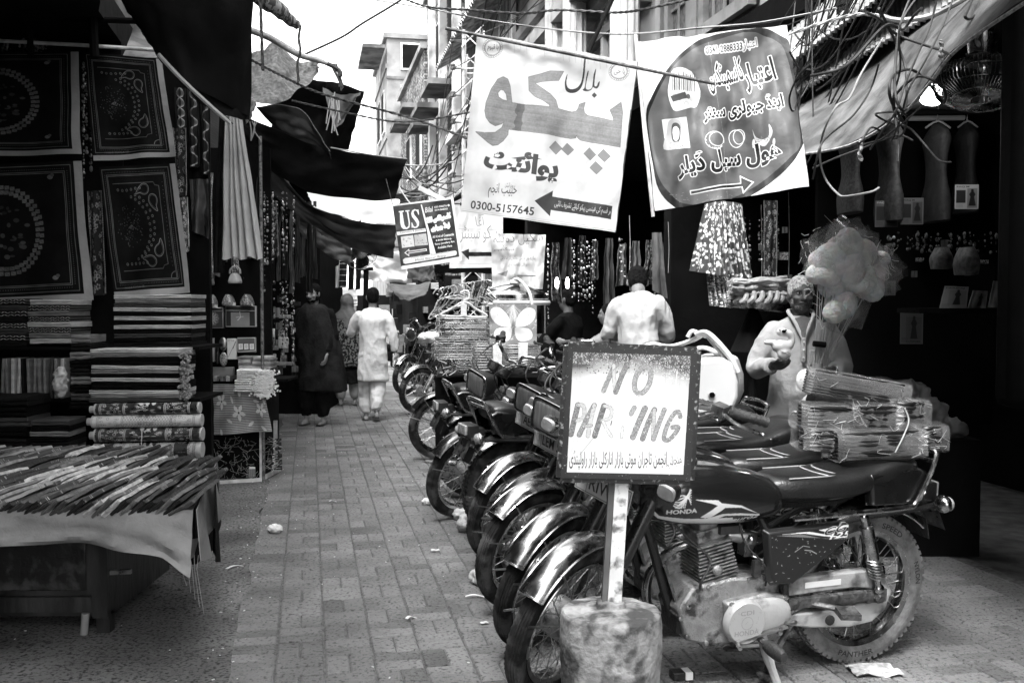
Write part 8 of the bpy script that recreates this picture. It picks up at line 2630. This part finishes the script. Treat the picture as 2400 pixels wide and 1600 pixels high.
# bunch of candy floss
hp = P(1915, 862, 6.12)
top0 = P(1965, 640, 6.12)
cs0 = thing('candy_floss_bunch', 'tall bunch of bagged candy floss on sticks held by the vendor', 'candy floss', hp-V((0, 0, .15)))
M_floss = mat('candy_floss', .75, .95, var=.2, sc=10, bump=.8, bsc=55)
mfl = bpy.data.materials['candy_floss'].node_tree.nodes['Principled BSDF']
mfl.inputs['Subsurface Weight'].default_value = .25
def film_mat(key, a=.09):
 m = mat(key, .75, .06, alpha=a, bump=.25, bsc=9)
 return m
M_filmc = film_mat('clear_film')
puffs = [(1900, 612, 30), (1930, 590, 38), (1968, 585, 40), (1945, 625, 40), (1990, 612, 42), (2015, 600, 34), (2048, 632, 34), (2030, 655, 36), (1912, 650, 30), (1965, 655, 40), (2005, 648, 38), (1940, 680, 30), (1962, 718, 34), (1945, 742, 26), (1975, 560, 30), (2060, 610, 24), (1895, 640, 22), (2040, 672, 30)]
base_s = hp+V((.0, 0, -.1))
for i, (x, y, r) in enumerate(puffs):
 rg = random.Random(i)
 x, y = 1960+(x-1960)*.84, 640+(y-640)*.9
 c_ = P(x+12, y, 6.12+rg.uniform(-.14, .14))
 rr = r*1.12/FPX*6.1
 mb = [MB().ball(c_+V((rg.uniform(-.3, .3)*rr, rg.uniform(-.3, .3)*rr, rg.uniform(-.3, .3)*rr)), (rr*rg.uniform(.7, 1), rr*.8, rr*rg.uniform(.7, .95)), 12, 8) for _ in range(3)]
 fused(mb, 'floss', M_floss, cs0, .009, 2, wrinkle=.007, wsc=38)
 st0 = base_s+V((rg.uniform(-.02, .02), rg.uniform(-.02, .02), 0))
 MB().tube([st0, c_], .003, 5).build('stick', M_kam3, cs0)
 # crumpled clear bag round each puff with a pointed corner
 d = (c_-P(1955, 700, 6.12)).normalized()
 n = 14
 def bagf(a, b, c_=c_, rr=rr, d=d, i=i):
  q_ = 2*pi*a
  ax_ = d
  s_ = ax_.orthogonal().normalized(); u_ = ax_.cross(s_)
  t_ = (b-.35)*2.6*rr
  w_ = rr*(1.12*math.sin(min(1, b*1.15+.12)*pi*.55)**.7)*(1+.16*mn.noise(V((a*6+i, b*4, i*3.3))))
  if b > .75: w_ = rr*1.25*(1-.0*(b-.75)); s2 = .25
  fl_ = 1 if b < .7 else max(.08, 1-(b-.7)*3.2)
  w2 = w_*fl_
  return c_+ax_*t_+s_*math.cos(q_)*w_+u_*math.sin(q_)*w2+V((1, 1, 1))*.012*mn.noise(V((a*14+i, b*9, 2)))
 MB().sheet(bagf, 18, 9, 0).build('clear_bag', M_filmc, cs0, smooth=15)
# glints on the bags, modelled as fine white threads
mb = MB()
rg = random.Random(77)
for k in range(110):
 x, y, r = rg.choice(puffs)
 a = rg.uniform(0, 6.28)
 c_ = P(x+r*1.25*math.cos(a), y+r*1.25*math.sin(a)-8, 5.93+rg.uniform(-.03, .1))
 e_ = c_+V((rg.uniform(-.05, .05), 0, rg.uniform(-.05, .05)))
 m2 = c_.lerp(e_, .5)+V((rg.uniform(-.01, .01), 0, rg.uniform(-.01, .01)))
 mb.tube([c_, m2, e_], .0008, 4)
mb.build('glint_threads', mat('film_glint', .9, .2), cs0, kind='stuff')
mb = MB()
for k in range(20):
 a, b = hp+V((rg.uniform(-.035, .03), rg.uniform(-.02, .02), -.16)), P(1935+rg.uniform(-22, 26), 755, 6.1)
 mb.tube([a, b], .0028, 4)
mb.build('stick_bundle', M_kam3, cs0, kind='stuff')
MB().tube([P(1906, 805, 6.08), P(1935, 808, 6.08)], .018, 8).build('rubber_band', M_black, cs0)
MB().loft([(-.12, 0, 0, .032, .03, 2.5), (.0, 0, 0, .036, .03, 2.5), (.05, 0, 0, .034, .03, 2.5)], 12, 3, axis='z', M=Matrix.Translation(hp-V((0, 0, .02))) @ MzS).build('grip_wrap', M_kam2, cs0)
# toy swan
sc_ = P(1832, 812, 5.98)
sw = thing('toy_swan', 'white inflated toy swan held up in the vendor\'s hand', 'toy', sc_-V((0, 0, .06)))
M_toy = mat('white_vinyl', .62, .35, var=.06, coat=.3)
fused([MB().ball(sc_, (.062, .045, .042), 16, 10), MB().ball(sc_+V((-.065, 0, .025)), (.045, .02, .018), 12, 8), MB().tube(cr([sc_+V((.04, 0, .0)), sc_+V((.062, 0, .04)), sc_+V((.045, 0, .075)), sc_+V((.012, 0, .085))], 4), [.03, .028, .024, .022, .02, .02, .02, .022, .024, .024, .024, .022, .02], 10), MB().ball(sc_+V((.0, 0, .088)), (.034, .028, .028), 12, 8), MB().ball(sc_+V((.01, -.02, -.04)), (.045, .03, .04), 12, 8)],
      'inflated_body', M_toy, sw, .006, 3)
MB().ball(sc_+V((.005, -.028, .092)), (.013, .005, .01), 8, 6).build('beak', M_black, sw)
for x in (-.018, .018):
 MB().ball(sc_+V((x+.0, -.026, .1)), .005, 8, 6).build('eye', M_black, sw)
q = MB()
for k in range(4): q.tube(cr([sc_+V((-.02+k*.012, -.047, -.02-k*.006)), sc_+V((0+k*.012, -.05, -.035-k*.006)), sc_+V((.03+k*.006, -.045, -.028-k*.008))], 3), .002, 4)
q.build('wing_print', M_kam2, sw)
# second white toy head over the hanger bundle
dc = P(1890, 892, 5.2)
dk2 = thing('toy_duck', 'round white toy duck with wing print behind the hanger bundles', 'toy', dc-V((0, 0, .08)))
fused([MB().ball(dc, (.055, .045, .062), 18, 12), MB().ball(dc+V((.035, 0, .0)), (.03, .03, .05), 12, 8)], 'inflated_body', M_toy, dk2, .006, 2)
q = MB()
for k in range(4): q.tube(cr([dc+V((-.045, -.034, .03-k*.02)), dc+V((-.025, -.048, .022-k*.02)), dc+V((0, -.049, .03-k*.02))], 3), .0018, 4)
q.build('wing_print', M_kam2, dk2)
MB().ball(P(1905, 945, 5.05), (.06, .04, .05), 16, 10).build('ball', M_kam2, None)
tag(bpy.data.objects['ball'], 'pale striped ball under the toy duck', 'ball')
# wrapped hangers piled on the near motorcycle
M_hang = mat('black_hanger', .008, .25, 0, var=.4, sc=20)
def hanger_pack(label, c_, L, H, n, rz, seed, dy=.12, group='wrapped bundles of black hangers on the near motorcycle', tilt=0.0):
 rg = random.Random(seed)
 t = thing('hanger_bundle', label, 'hanger bundle', c_-V((0, 0, H/2)), 0, group)
 Mx = Matrix.Translation(c_) @ Matrix.Rotation(rz, 4, 'Z') @ Matrix.Rotation(tilt, 4, 'Y')
 a = MB()
 for k in range(n):
  z = -H/2+H*(k+.5)/n
  r = H/n*.46
  o = rg.uniform(-.006, .006)
  a.tube([(-L/2, 0, z), (-L/2+.02, -dy/2+o, z), (-L*.2, -dy/2-.005+o, z+rg.uniform(-.003, .003)), (L*.25, -dy/2+o, z+rg.uniform(-.003, .003)), (L/2-.02, -dy/2+.005+o, z), (L/2, 0, z), (L/2-.03, dy/2, z), (-L/2+.03, dy/2, z)], r, 6, M=Mx, closed=True)
 a.build('hangers', M_hang, t, kind='stuff')
 f = MB()
 def ff(u, v):
  q_ = 2*pi*u
  x = (v-.5)*(L+.03)
  e = (abs(math.cos(q_))**.4*math.copysign(1, math.cos(q_)), abs(math.sin(q_))**.4*math.copysign(1, math.sin(q_)))
  s_ = 1.04+.10*mn.noise(V((u*9+seed, v*7, seed)))
  return V((x, -dy/2*e[0]*s_*1.05, H/2*e[1]*s_*1.04))
 f.sheet(ff, 36, 14, 0, M=Mx)
 f.build('clear_wrap', film_mat('wrap_film', .10), t, smooth=20)
 g = MB()
 for k in range(11):
  x = rg.uniform(-L/2, L/2)
  if rg.random() < .5: x = rg.choice((-1, 1))*L*rg.uniform(.42, .52)
  z = rg.uniform(-H/2, H/2)
  g.tube(cr([(x, -dy/2-.012, z), (x+rg.uniform(-.03, .03), -dy/2-.018, z+rg.uniform(-.02, .02)), (x+rg.uniform(-.05, .05), -dy/2-.012, z+rg.uniform(-.04, .04))], 3), rg.uniform(.0004, .001), 4, M=Mx)
 g.build('glint_threads', M_kam3, t, kind='stuff')  # light on the wrap drawn as thin pale strands
 return t
def hp_at(x0, x1, y0, y1, Y):
 a, b = P(x0, y0, Y), P(x1, y1, Y)
 return (a+b)/2, b.x-a.x, a.z-b.z
for i, (x0, x1, y0, y1, Y, n, tl, lb) in enumerate((
  (1888, 2108, 878, 938, 4.4, 9, .17, 'wrapped bundle of black hangers slanting on top of the pile'),
  (1872, 1985, 945, 1004, 4.28, 7, .05, 'wrapped hanger bundle at the vendor side of the middle layer'),
  (1985, 2085, 945, 1004, 4.24, 7, .03, 'wrapped hanger bundle in the middle of the middle layer'),
  (2080, 2155, 935, 1004, 4.32, 7, .02, 'wrapped hanger bundle at the outer end of the middle layer'),
  (1876, 1965, 1000, 1052, 4.22, 6, .06, 'wrapped hanger bundle in the lowest layer over the seat'),
  (1950, 2140, 1004, 1070, 4.14, 8, -.03, 'longest wrapped hanger bundle in the lowest layer'),
  (2138, 2196, 992, 1052, 4.25, 6, .0, 'frayed wrapped hanger bundle sticking out over the tail lamp'))):
 c_, L, H = hp_at(x0, x1, y0, y1, Y)
 hanger_pack(lb, c_, L, H, n, -.1+.07*(i % 3), 50+i, dy=.2, tilt=tl)
one(MB().box(P(2010, 975, 4.55), (.42, .26, .2)), 'load_box', M_blk, 'dark sack under the hanger bundles on the near seat', 'sack', bevel=.03)
rope('string looped round the hanger bundles', [(2120, 955, 4.1), (2130, 985, 4.08), (2118, 1020, 4.03), (2098, 1060, 4.02)], .003, M_kam3, nm='string', twist=False, cat='string')
# cloth heap behind
fused([MB().ball(P(x, y, 6.0), (r, r*.8, r*.55), 14, 10) for x, y, r in ((2060, 905, .13), (2110, 925, .16), (2150, 960, .16), (2180, 990, .14), (2130, 990, .18), (2220, 1005, .1), (2080, 960, .16))], 'cloth_heap', mat('heap_cloth', .13, .9, var=.5, sc=7, bump=.5, bsc=24), None, .014, 2, wrinkle=.06, wsc=7)
tag(bpy.data.objects['cloth_heap'], 'heap of crumpled cloth behind the hanger bundles', 'cloth')
one(MB().box((P(2130, 1100, 6.1).x, 6.15, .35), (.7, .5, .7)), 'low_counter', M_black, 'dark low counter under the crumpled cloth', 'counter')
# white moulded plastic shell lying on the motorcycles
wc = P(1640, 905, 4.95)
ws = thing('plastic_shell', 'white moulded plastic shell with a hole and open arms lying on the motorcycle seats', 'plastic shell', wc-V((0, 0, .2)))
M_shell = mat('white_moulded', .5, .38, var=.05, sc=3, coat=.15)
def sp(x, y, d=0.0): return P(x, y, 4.55+d)
# closed lower tub
prof = [(1590, 985), (1620, 988), (1680, 978), (1718, 958), (1730, 930), (1729, 890), (1716, 850), (1690, 838), (1640, 842), (1590, 860)]
front = [sp(x, y) for x, y in prof]
back = [sp(x+14, y-14, .34) for x, y in prof]
ce = sum(front, V())/len(front)
mb = MB()
fr2 = [p.lerp(ce, .06)+V((0, -.02, 0)) for p in front]
n = len(prof)
mb.add(front+back+fr2, [(i, (i+1) % n, n+(i+1) % n, n+i) for i in range(n)]+[(i, 2*n+i, 2*n+(i+1) % n, (i+1) % n) for i in range(n)]+[tuple(range(2*n, 3*n)), tuple(range(2*n-1, n-1, -1))])
mb.build('tub', M_shell, ws, bevel=.012, recalc=True, smooth=45)
MB().lathe([(.013, 0), (.017, .004), (.017, .01), (.013, .012)], Matrix.Translation(sp(1669, 925, -.035)) @ Matrix.Rotation(-pi/2, 4, 'X'), 18, cap=False).build('hole_rim', M_kam3, ws)
MB().tube([sp(1669, 925, -.026), sp(1669, 925, -.022)], .014, 14).build('hole', M_black, ws)
def band(pts, w, t_, name='arm'):
 L = cr([sp(*p) for p in pts], 5)
 m1 = MB().tube(L, [w]*len(L), 10, flat=t_)
 return m1
for nm_, pts, w in (('arm', [(1730, 872, .02), (1712, 838, .03), (1680, 800, .05), (1655, 780, .08), (1632, 785, .1)], .019), ('arm', [(1505, 815, .2), (1530, 806, .2), (1570, 812, .2), (1620, 798, .15), (1650, 782, .1)], .015),
     ('arm', [(1590, 862, .05), (1605, 838, .12), (1640, 815, .2), (1672, 822, .16), (1692, 840, .08)], .012), ('peg', [(1612, 790, .1), (1622, 776, .1), (1640, 782, .1), (1655, 788, .1)], .014)):
 MB().tube(cr([sp(*p) for p in pts], 5), w*1.5, 14, flat=.5).build(nm_, M_shell, ws)
q = MB().sheet(quad4(sp(1600, 845, .12), sp(1690, 842, .1), sp(1716, 856, .02), sp(1592, 866, .02)), 6, 4, .01)
q.build('rim_panel', M_shell, ws)
q = MB().sheet(quad4(sp(1655, 792, .12), sp(1690, 818, .1), sp(1726, 868, .02), sp(1696, 842, .04)), 6, 4, .01)
q.build('rim_panel', M_shell, ws)
# no parking board on its concrete foot
qn = [(140, 135), (1455, 190), (1385, 1505), (60, 1480)]
c = Cv(700, 700, .72, quad=qn)
ns, ns2, ns3 = c.noise(9, 1), c.noise(3, 2), c.noise(45, 6)
c.a = .74+(ns3-.5)*.06
yy = np.arange(c.h)[:, None]/c.h*np.ones((1, c.w)); xx = np.arange(c.w)[None]/c.w*np.ones((c.h, 1))
rust = np.clip(1-(yy-.04)/.17+.25*(np.abs(xx-.5)*2)**3, 0, 1)
corner = np.clip(1.1-np.hypot((xx-.06)/.2, (yy-.06)/.22), 0, 1)+np.clip(1.15-np.hypot((xx-.95)/.32, (yy-.08)/.3), 0, 1)
c.a -= np.clip(rust*.75*(ns3*.8+.6)+corner*.35, 0, .66)
sp_ = (ns2*.55+ns*.45) > (.62-.0*yy)
c.a[sp_ & (yy < .13)] = .72
c.a[sp_ & (yy < .22) & (xx > .6)] = .75
dkp = (ns2*.5+ns*.5) > .72
c.a[dkp & (yy < .2)] = .03
c.a[((c.noise(2, 9)) > .93) & (c.noise(12, 3) > .6)] *= .45
for L in (np.repeat(c.noise(4, 30)[:1], c.h, 0),):
 c.a -= (L > .82)*.10*np.clip(.6-yy, 0, 1)
def stroke(pts, w=30, v=.12, worn=.5, sm=4):
 m0 = c.a.copy()
 c.line(pts, w+4, .05, smooth=sm); c.line(pts, w, v+.10, smooth=sm)
 # brush streaks and worn patches
 ch = c.a != m0
 st = c.noise(6, int(abs(pts[0][0]))+1)
 c.a[ch] += (st[ch]-.5)*.22+worn*.12
 w_ = ch & (st > 1-worn*.35)
 c.a[w_] = m0[w_]*.7+.05
k_ = 1.0
# N O
stroke([(505, 585), (600, 370), (640, 320)], 22, .14, .5); stroke([(610, 330), (615, 470), (625, 600)], 18, .4, .7); stroke([(630, 600), (700, 420), (745, 325)], 24, .10, .3)
oo = [(905+95*math.cos(a)+28*-math.sin(a)*-1, 480+140*math.sin(a)) for a in [j*2*pi/20 for j in range(21)]]
oo = [(905+78*math.cos(a)-.22*140*math.sin(a), 480+135*math.sin(a)) for a in [j*2*pi/20 for j in range(21)]]
stroke(oo, 24, .16, .6)
# P A R K I N G
stroke([(168, 1030), (240, 730)], 26, .08, .2); stroke([(240, 730), (300, 745), (300, 850), (235, 890)], 18, .35, .8)
stroke([(255, 1035), (330, 880), (410, 735)], 24, .12, .4); stroke([(410, 735), (370, 900), (345, 1045)], 20, .38, .8); stroke([(300, 950), (380, 940)], 14, .3, .6)
stroke([(415, 1045), (460, 900), (510, 740)], 26, .07, .2); stroke([(515, 740), (585, 770), (575, 860), (490, 890)], 16, .42, .8); stroke([(500, 900), (540, 980), (585, 1050)], 14, .5, .8)
stroke([(820, 760), (788, 820)], 22, .2, .5); stroke([(700, 960), (690, 1060)], 12, .5, .8)
stroke([(805, 1060), (870, 900), (930, 765)], 28, .10, .4)
stroke([(905, 1075), (960, 920), (1025, 780)], 26, .10, .35); stroke([(1025, 780), (1015, 950), (1010, 1080)], 18, .3, .7); stroke([(1015, 1080), (1070, 920), (1125, 780)], 22, .16, .5)
stroke([(1285, 850), (1265, 800), (1215, 830), (1150, 950), (1120, 1070), (1160, 1090), (1220, 1040), (1265, 960), (1205, 960)], 20, .12, .5)
c.line([(590, 895), (580, 935)], 5, .01)
c.text('منجانب:', (1150, 1390), (1310, 1350), 130, .02, bold=.0)
c.text('انجمن تاجران موتی بازار انارکلی بازار راولپنڈی', (150, 1395), (1150, 1395), 205, .015, bold=.01)
for k in range(26):
 x, y = R.uniform(160, 1350), R.uniform(450, 1400)
 c.line([(x, y), (x+R.uniform(-30, 30), y+R.uniform(-40, 60))], 1.2, .3, .6)
c.line([(415, 1050), (260, 1240)], 1.6, .05); c.line([(1255, 380), (1235, 600), (1225, 700)], 4, .85)
# black frame painted round
def fr_(a, b, c2, d):
 c.poly([a, b, c2, d], .018)
fr_((140, 135), (1455, 190), (1450, 235), (140, 195)); fr_((140, 135), (195, 137), (122, 1482), (60, 1480)); fr_((1395, 190), (1455, 190), (1385, 1505), (1310, 1505)); fr_((60, 1418), (1385, 1445), (1385, 1505), (60, 1480))
m_ = (c.noise(3, 21)*.5+c.noise(8, 22)*.5 > .86) & (c.a < .03)
c.a[m_] = .35
M_npb = mat('no_parking_print', 1, .45, var=.06, img=c.img('no_parking'), bump=.06, bsc=30)
YB = 3.22
gx = G(1445, 1590).x
pts = [(1300+x*.2296, 780+y*.2296) for x, y in qn]
A, B, C_, D_ = [P(x, y, YB) for x, y in pts]
fx_, fy_ = (A+B+C_+D_)/4, 0
bp_ = P(1430, 1440, YB)
nt = thing('no_parking_sign', 'weathered hand painted no parking board on a white post in a concrete foot', 'sign', (bp_.x, YB+.02, 0))
q = MB().sheet(quad4(A, B, C_, D_), 4, 4, .0)
q.add([A+V((0, .002, 0)), B+V((0, .002, 0)), C_+V((0, .002, 0)), D_+V((0, .002, 0)), A+V((0, .02, 0)), B+V((0, .02, 0)), C_+V((0, .02, 0)), D_+V((0, .02, 0))], [(4, 5, 6, 7), (0, 4, 7, 3), (1, 2, 6, 5), (0, 1, 5, 4), (3, 7, 6, 2)])
q.build('board', M_npb, nt, smooth=0)
fr = MB()
for a, b in ((A, B), (B, C_), (C_, D_), (D_, A)):
 fr.bar(a+V((0, .01, 0)), b+V((0, .01, 0)), .012, .03)
fr.build('edge_frame', mat('black_enamel', .015, .3, var=.5, sc=30, dirt=.7, dg=.5, dsc=60, dth=.62), nt)
M_post = mat('chipped_white', .72, .55, var=.1, sc=12, dirt=.85, dg=.05, dsc=26, dth=.575)
MB().bar(P(1458, 1100, YB+.04), P(1438, 1425, YB+.06), .045, .04, up=(0, 1, 0)).build('post', M_post, nt)
MB().bar(P(1434, 1100, YB+.045), P(1415, 1425, YB+.065), .018, .04, up=(0, 1, 0)).build('post_edge', M_slab, nt)
# concrete foot
fc_ = V((P(1440, 1430, YB+.02).x-.01, YB+.05, 0))
M_conc2 = mat('cast_concrete', .3, .9, var=.3, sc=9, bump=.5, bsc=40, dirt=.9, dg=.05, dsc=11, dth=.52)
zt = P(1440, 1428, YB+.05).z
cf = MB()
prf = [(.158, 0), (.160, .06), (.164, zt*.4), (.167, zt*.7), (.166, zt-.03), (.164, zt-.008), (.158, zt), (.13, zt+.001), (.09, zt+.008), (.05, zt+.012), (.045, zt+.03), (.0005, zt+.03)]
nr = 64
def foot(a, b):
 x = b*(len(prf)-1); i = min(int(x), len(prf)-2); t_ = x-i
 r = prf[i][0]*(1-t_)+prf[i+1][0]*t_; z = prf[i][1]*(1-t_)+prf[i+1][1]*t_
 q_ = 2*pi*a
 k = 1+.035*mn.noise(V((math.cos(q_)*2.2, math.sin(q_)*2.2, z*6)))+.012*mn.noise(V((math.cos(q_)*9, math.sin(q_)*9, z*22)))
 return fc_+V((r*k*math.cos(q_), -r*k*math.sin(q_), z+(.006*mn.noise(V((math.cos(q_)*r*30, math.sin(q_)*r*30, 1))) if z > zt*.9 else 0)))
cf.sheet(lambda a, b: foot(-a, b), nr, 60)
cf.build('concrete_foot', M_conc2, nt, smooth=60)
# ---------------------------------------------------------------- hanger seller's cart with steel drum
dcx = P(1210, 700, 8.7)
dr = thing('steel_drum', 'large steel drum with domed lid and clamp on the hanger cart', 'drum', dcx-V((0, 0, .3)))
M_drum = mat('bright_steel', .7, .16, 1, var=.15, sc=5)
Mx = Matrix.Translation(dcx)
MB().lathe([(.26, -.3), (.262, -.06), (.27, -.05), (.27, -.035), (.262, -.03), (.262, .0)], Mx, 40).build('drum_body', M_drum, dr)
MB().lathe([(.275, -.005), (.28, .0), (.28, .035), (.262, .05), (.2, .07), (.13, .1), (.07, .125), (.04, .13), (.0005, .132)], Mx, 40).build('lid', M_drum, dr)
MB().tube([V((dcx.x+math.cos(2*pi*k/40)*.285, dcx.y+math.sin(2*pi*k/40)*.285, dcx.z-.035)) for k in range(40)], .016, 6, closed=True, flat=1.5).build('clamp_ring', M_pale, dr)
MB().tube(cr([dcx+V((-.05, -.1, .13)), dcx+V((.0, -.12, .17)), dcx+V((.06, -.16, .13)), dcx+V((.11, -.27, .05)), dcx+V((.13, -.29, -.04)), dcx+V((.14, -.29, -.1))], 5), .014, 8).build('handle_bar', M_pale, dr)
MB().tube([dcx+V((-.4, -.1, .04)), dcx+V((-.1, -.1, .125)), dcx+V((.02, -.1, .13))], .010, 8).build('clamp_lever', M_galv, dr)
MB().box(dcx+V((-.01, -.1, .145)), (.09, .05, .035)).build('knob', M_galv, dr, bevel=.006)
bt = P(1205, 765, 8.3)
c = Cv(240, 260, .22)
for k in range(70):
 x, y = R.uniform(90, 150), R.uniform(0, 150)
 c.line([(120, 5), (x+R.uniform(-30, 30), y+40)], 1.4, R.uniform(.3, .8))
for s in (1, -1):
 X = lambda v: 120+s*v
 c.poly([(X(14), 120), (X(28), 70), (X(60), 28), (X(90), 20), (X(112), 40), (X(112), 80), (X(92), 118), (X(60), 142), (X(30), 148), (X(12), 146)], .8, smooth=4)
 c.poly([(X(10), 152), (X(40), 152), (X(80), 160), (X(98), 190), (X(92), 225), (X(60), 240), (X(26), 236), (X(10), 200)], .78, smooth=4)
 c.circ(X(78), 68, 4, 4, .6)
for k in range(40):
 x, y = R.choice(((R.uniform(0, 12), R.uniform(0, 260)), (R.uniform(228, 240), R.uniform(0, 260)), (R.uniform(0, 240), R.uniform(0, 14)), (R.uniform(105, 135), R.uniform(60, 240))))
 c.line([(x, y), (x+R.uniform(-14, 14), y+R.uniform(-16, 16))], 2, .7)
q_ = ((1146, 712), (1258, 714), (1258, 806), (1148, 806))
hung('butterfly_wings', 'pack of white butterfly wings wrapped in clear film', q_, 8.28, mat('wings', 1, .3, var=.05, img=c.img('wings'), coat=.3), 'costume wings', amp=.02)
# crates of stacked hangers
hs = [('stack of black hangers beneath the pale hangers, upper', 1030, 1146, 745, 790, 8.5, 9), ('stack of black hangers beneath the pale hangers, lower', 1020, 1150, 790, 842, 8.4, 10), ('pale strapped pack of hangers under the butterfly wings', 1108, 1180, 806, 868, 8.2, 10),
      ('second strapped pack of hangers under the butterfly wings', 1182, 1262, 806, 860, 8.2, 10), ('lowest stack of hangers behind the lettered side panel', 1060, 1190, 835, 872, 8.6, 7)]
for i, (lb, x0, x1, y0, y1, Y, n) in enumerate(hs):
 c_, L, H = hp_at(x0, x1, y0, y1, Y)
 hanger_pack(lb, c_, L, H, n, R.uniform(-.08, .08), 80+i, dy=.3, group='hanger stacks on the cart')
for i, x in enumerate((1166, 1226)):
 panel_thing('pack_strap', ('white paper strap round the strapped hanger pack', 'white paper strap round the second hanger pack')[i], x-11, 803, x+11, 856, M_tow, 'strap', d=.02, Y=8.02)
one(MB().box((P(1150, 900, 8.6).x, 8.75, .45), (.95, .5, .86)), 'cart', M_black, 'dark handcart carrying the hanger stacks and steel drum', 'cart', bevel=.01)
def hanger(label, c_, w, h, Mr, m, r=.007, group='loose hangers lying on the cart'):
 t = thing('hanger', label, 'hanger', c_, 0, group)
 Mx = Matrix.Translation(c_) @ Mr
 MB().tube(cr([(-w/2, 0, 0), (-w*.25, 0, h*.25), (-.03, 0, h*.48), (.03, 0, h*.48), (w*.25, 0, h*.25), (w/2, 0, 0), (w*.44, 0, -.02), (0, 0, -.02), (-w*.44, 0, -.02)], 3, True), r, 8, M=Mx, closed=True).build('frame', m, t)
 MB().tube(cr([(0, 0, h*.48), (0, 0, h*.6), (.035, 0, h*.7), (.03, 0, h*.95), (0, 0, h), (-.035, 0, h*.9)], 4), r*.9, 8, M=Mx).build('hook', m, t)
 return t
hanger('pale clear plastic hanger lying over the stack with a paper tag', P(1088, 736, 8.1), .36, .19, Matrix.Rotation(.03, 4, 'Y'), M_kam, .009)
panel_thing('hanger_tag', 'white paper tag on the pale plastic hanger', 1080, 712, 1094, 740, M_kam, 'tag', d=.004, Y=8.05, bevel=0)
for k in range(11):
 hanger('loose clear hanger in the shaggy pile on the cart, %s from the street' % ordn(k), P(1045+k*9, 722-k*2, 8.2+.03*k), .32, .17, Matrix.Rotation(-.5+.07*k, 4, 'Y') @ Matrix.Rotation(.3*math.sin(k), 4, 'Z'), (M_kam3, M_chrome, M_kam2)[k % 3], .006)
mb = MB()
rg = random.Random(3)
for k in range(46):
 x, y = 1095+rg.uniform(0, 26), 728
 a = P(x, y, 8.3+rg.uniform(-.05, .1))
 b = P(1108+(x-1095)*1.4+rg.uniform(-4, 4), 662+rg.uniform(-6, 8), 8.3)
 mb.tube([a, a.lerp(b, .5)+V((rg.uniform(-.006, .006), 0, 0)), b], .004, 4)
tag(mb.build('wire_sheaf', M_chrome), 'sheaf of thin bright wires standing beside the steel drum', 'wire', kind='stuff')
mb = MB()
for k in range(120):
 x, y = rg.uniform(1018, 1150), rg.uniform(690, 870)
 if y < 720 and x < 1060: continue
 a = P(x, y, 8.1+rg.uniform(-.05, .1))
 b = a+V((rg.uniform(-.08, .08), rg.uniform(-.03, .03), rg.uniform(-.05, .05)))
 mb.tube(cr([a, a.lerp(b, .5)+V((0, 0, rg.uniform(-.02, .02))), b], 3), rg.uniform(.002, .004), 4)
tag(mb.build('cart_clutter', M_kam3), 'bent wires and pale threads for film glints over the hanger stacks', 'film', kind='stuff')  # some strands stand in for light caught by the film
# grey cover on a motorcycle behind the lettered panel
fused([MB().ball(P(1195, 905, 8.9), (.2, .16, .17), 18, 12)], 'seat_cover', mat('grey_fur', .22, .95, var=.3, sc=30, bump=.9, bsc=70), None, .014, 1, wrinkle=.02, wsc=14)
tag(bpy.data.objects['seat_cover'], 'grey furry cover over a motorcycle seat behind the square headlamps', 'cover')
fused([MB().ball(P(1010, 790, 12.3), (.16, .12, .06), 18, 12)], 'white_cloth', M_tow, None, .014, 1, wrinkle=.03, wsc=16)
tag(bpy.data.objects['white_cloth'], 'crumpled white cloth on a far motorcycle tank', 'cloth')
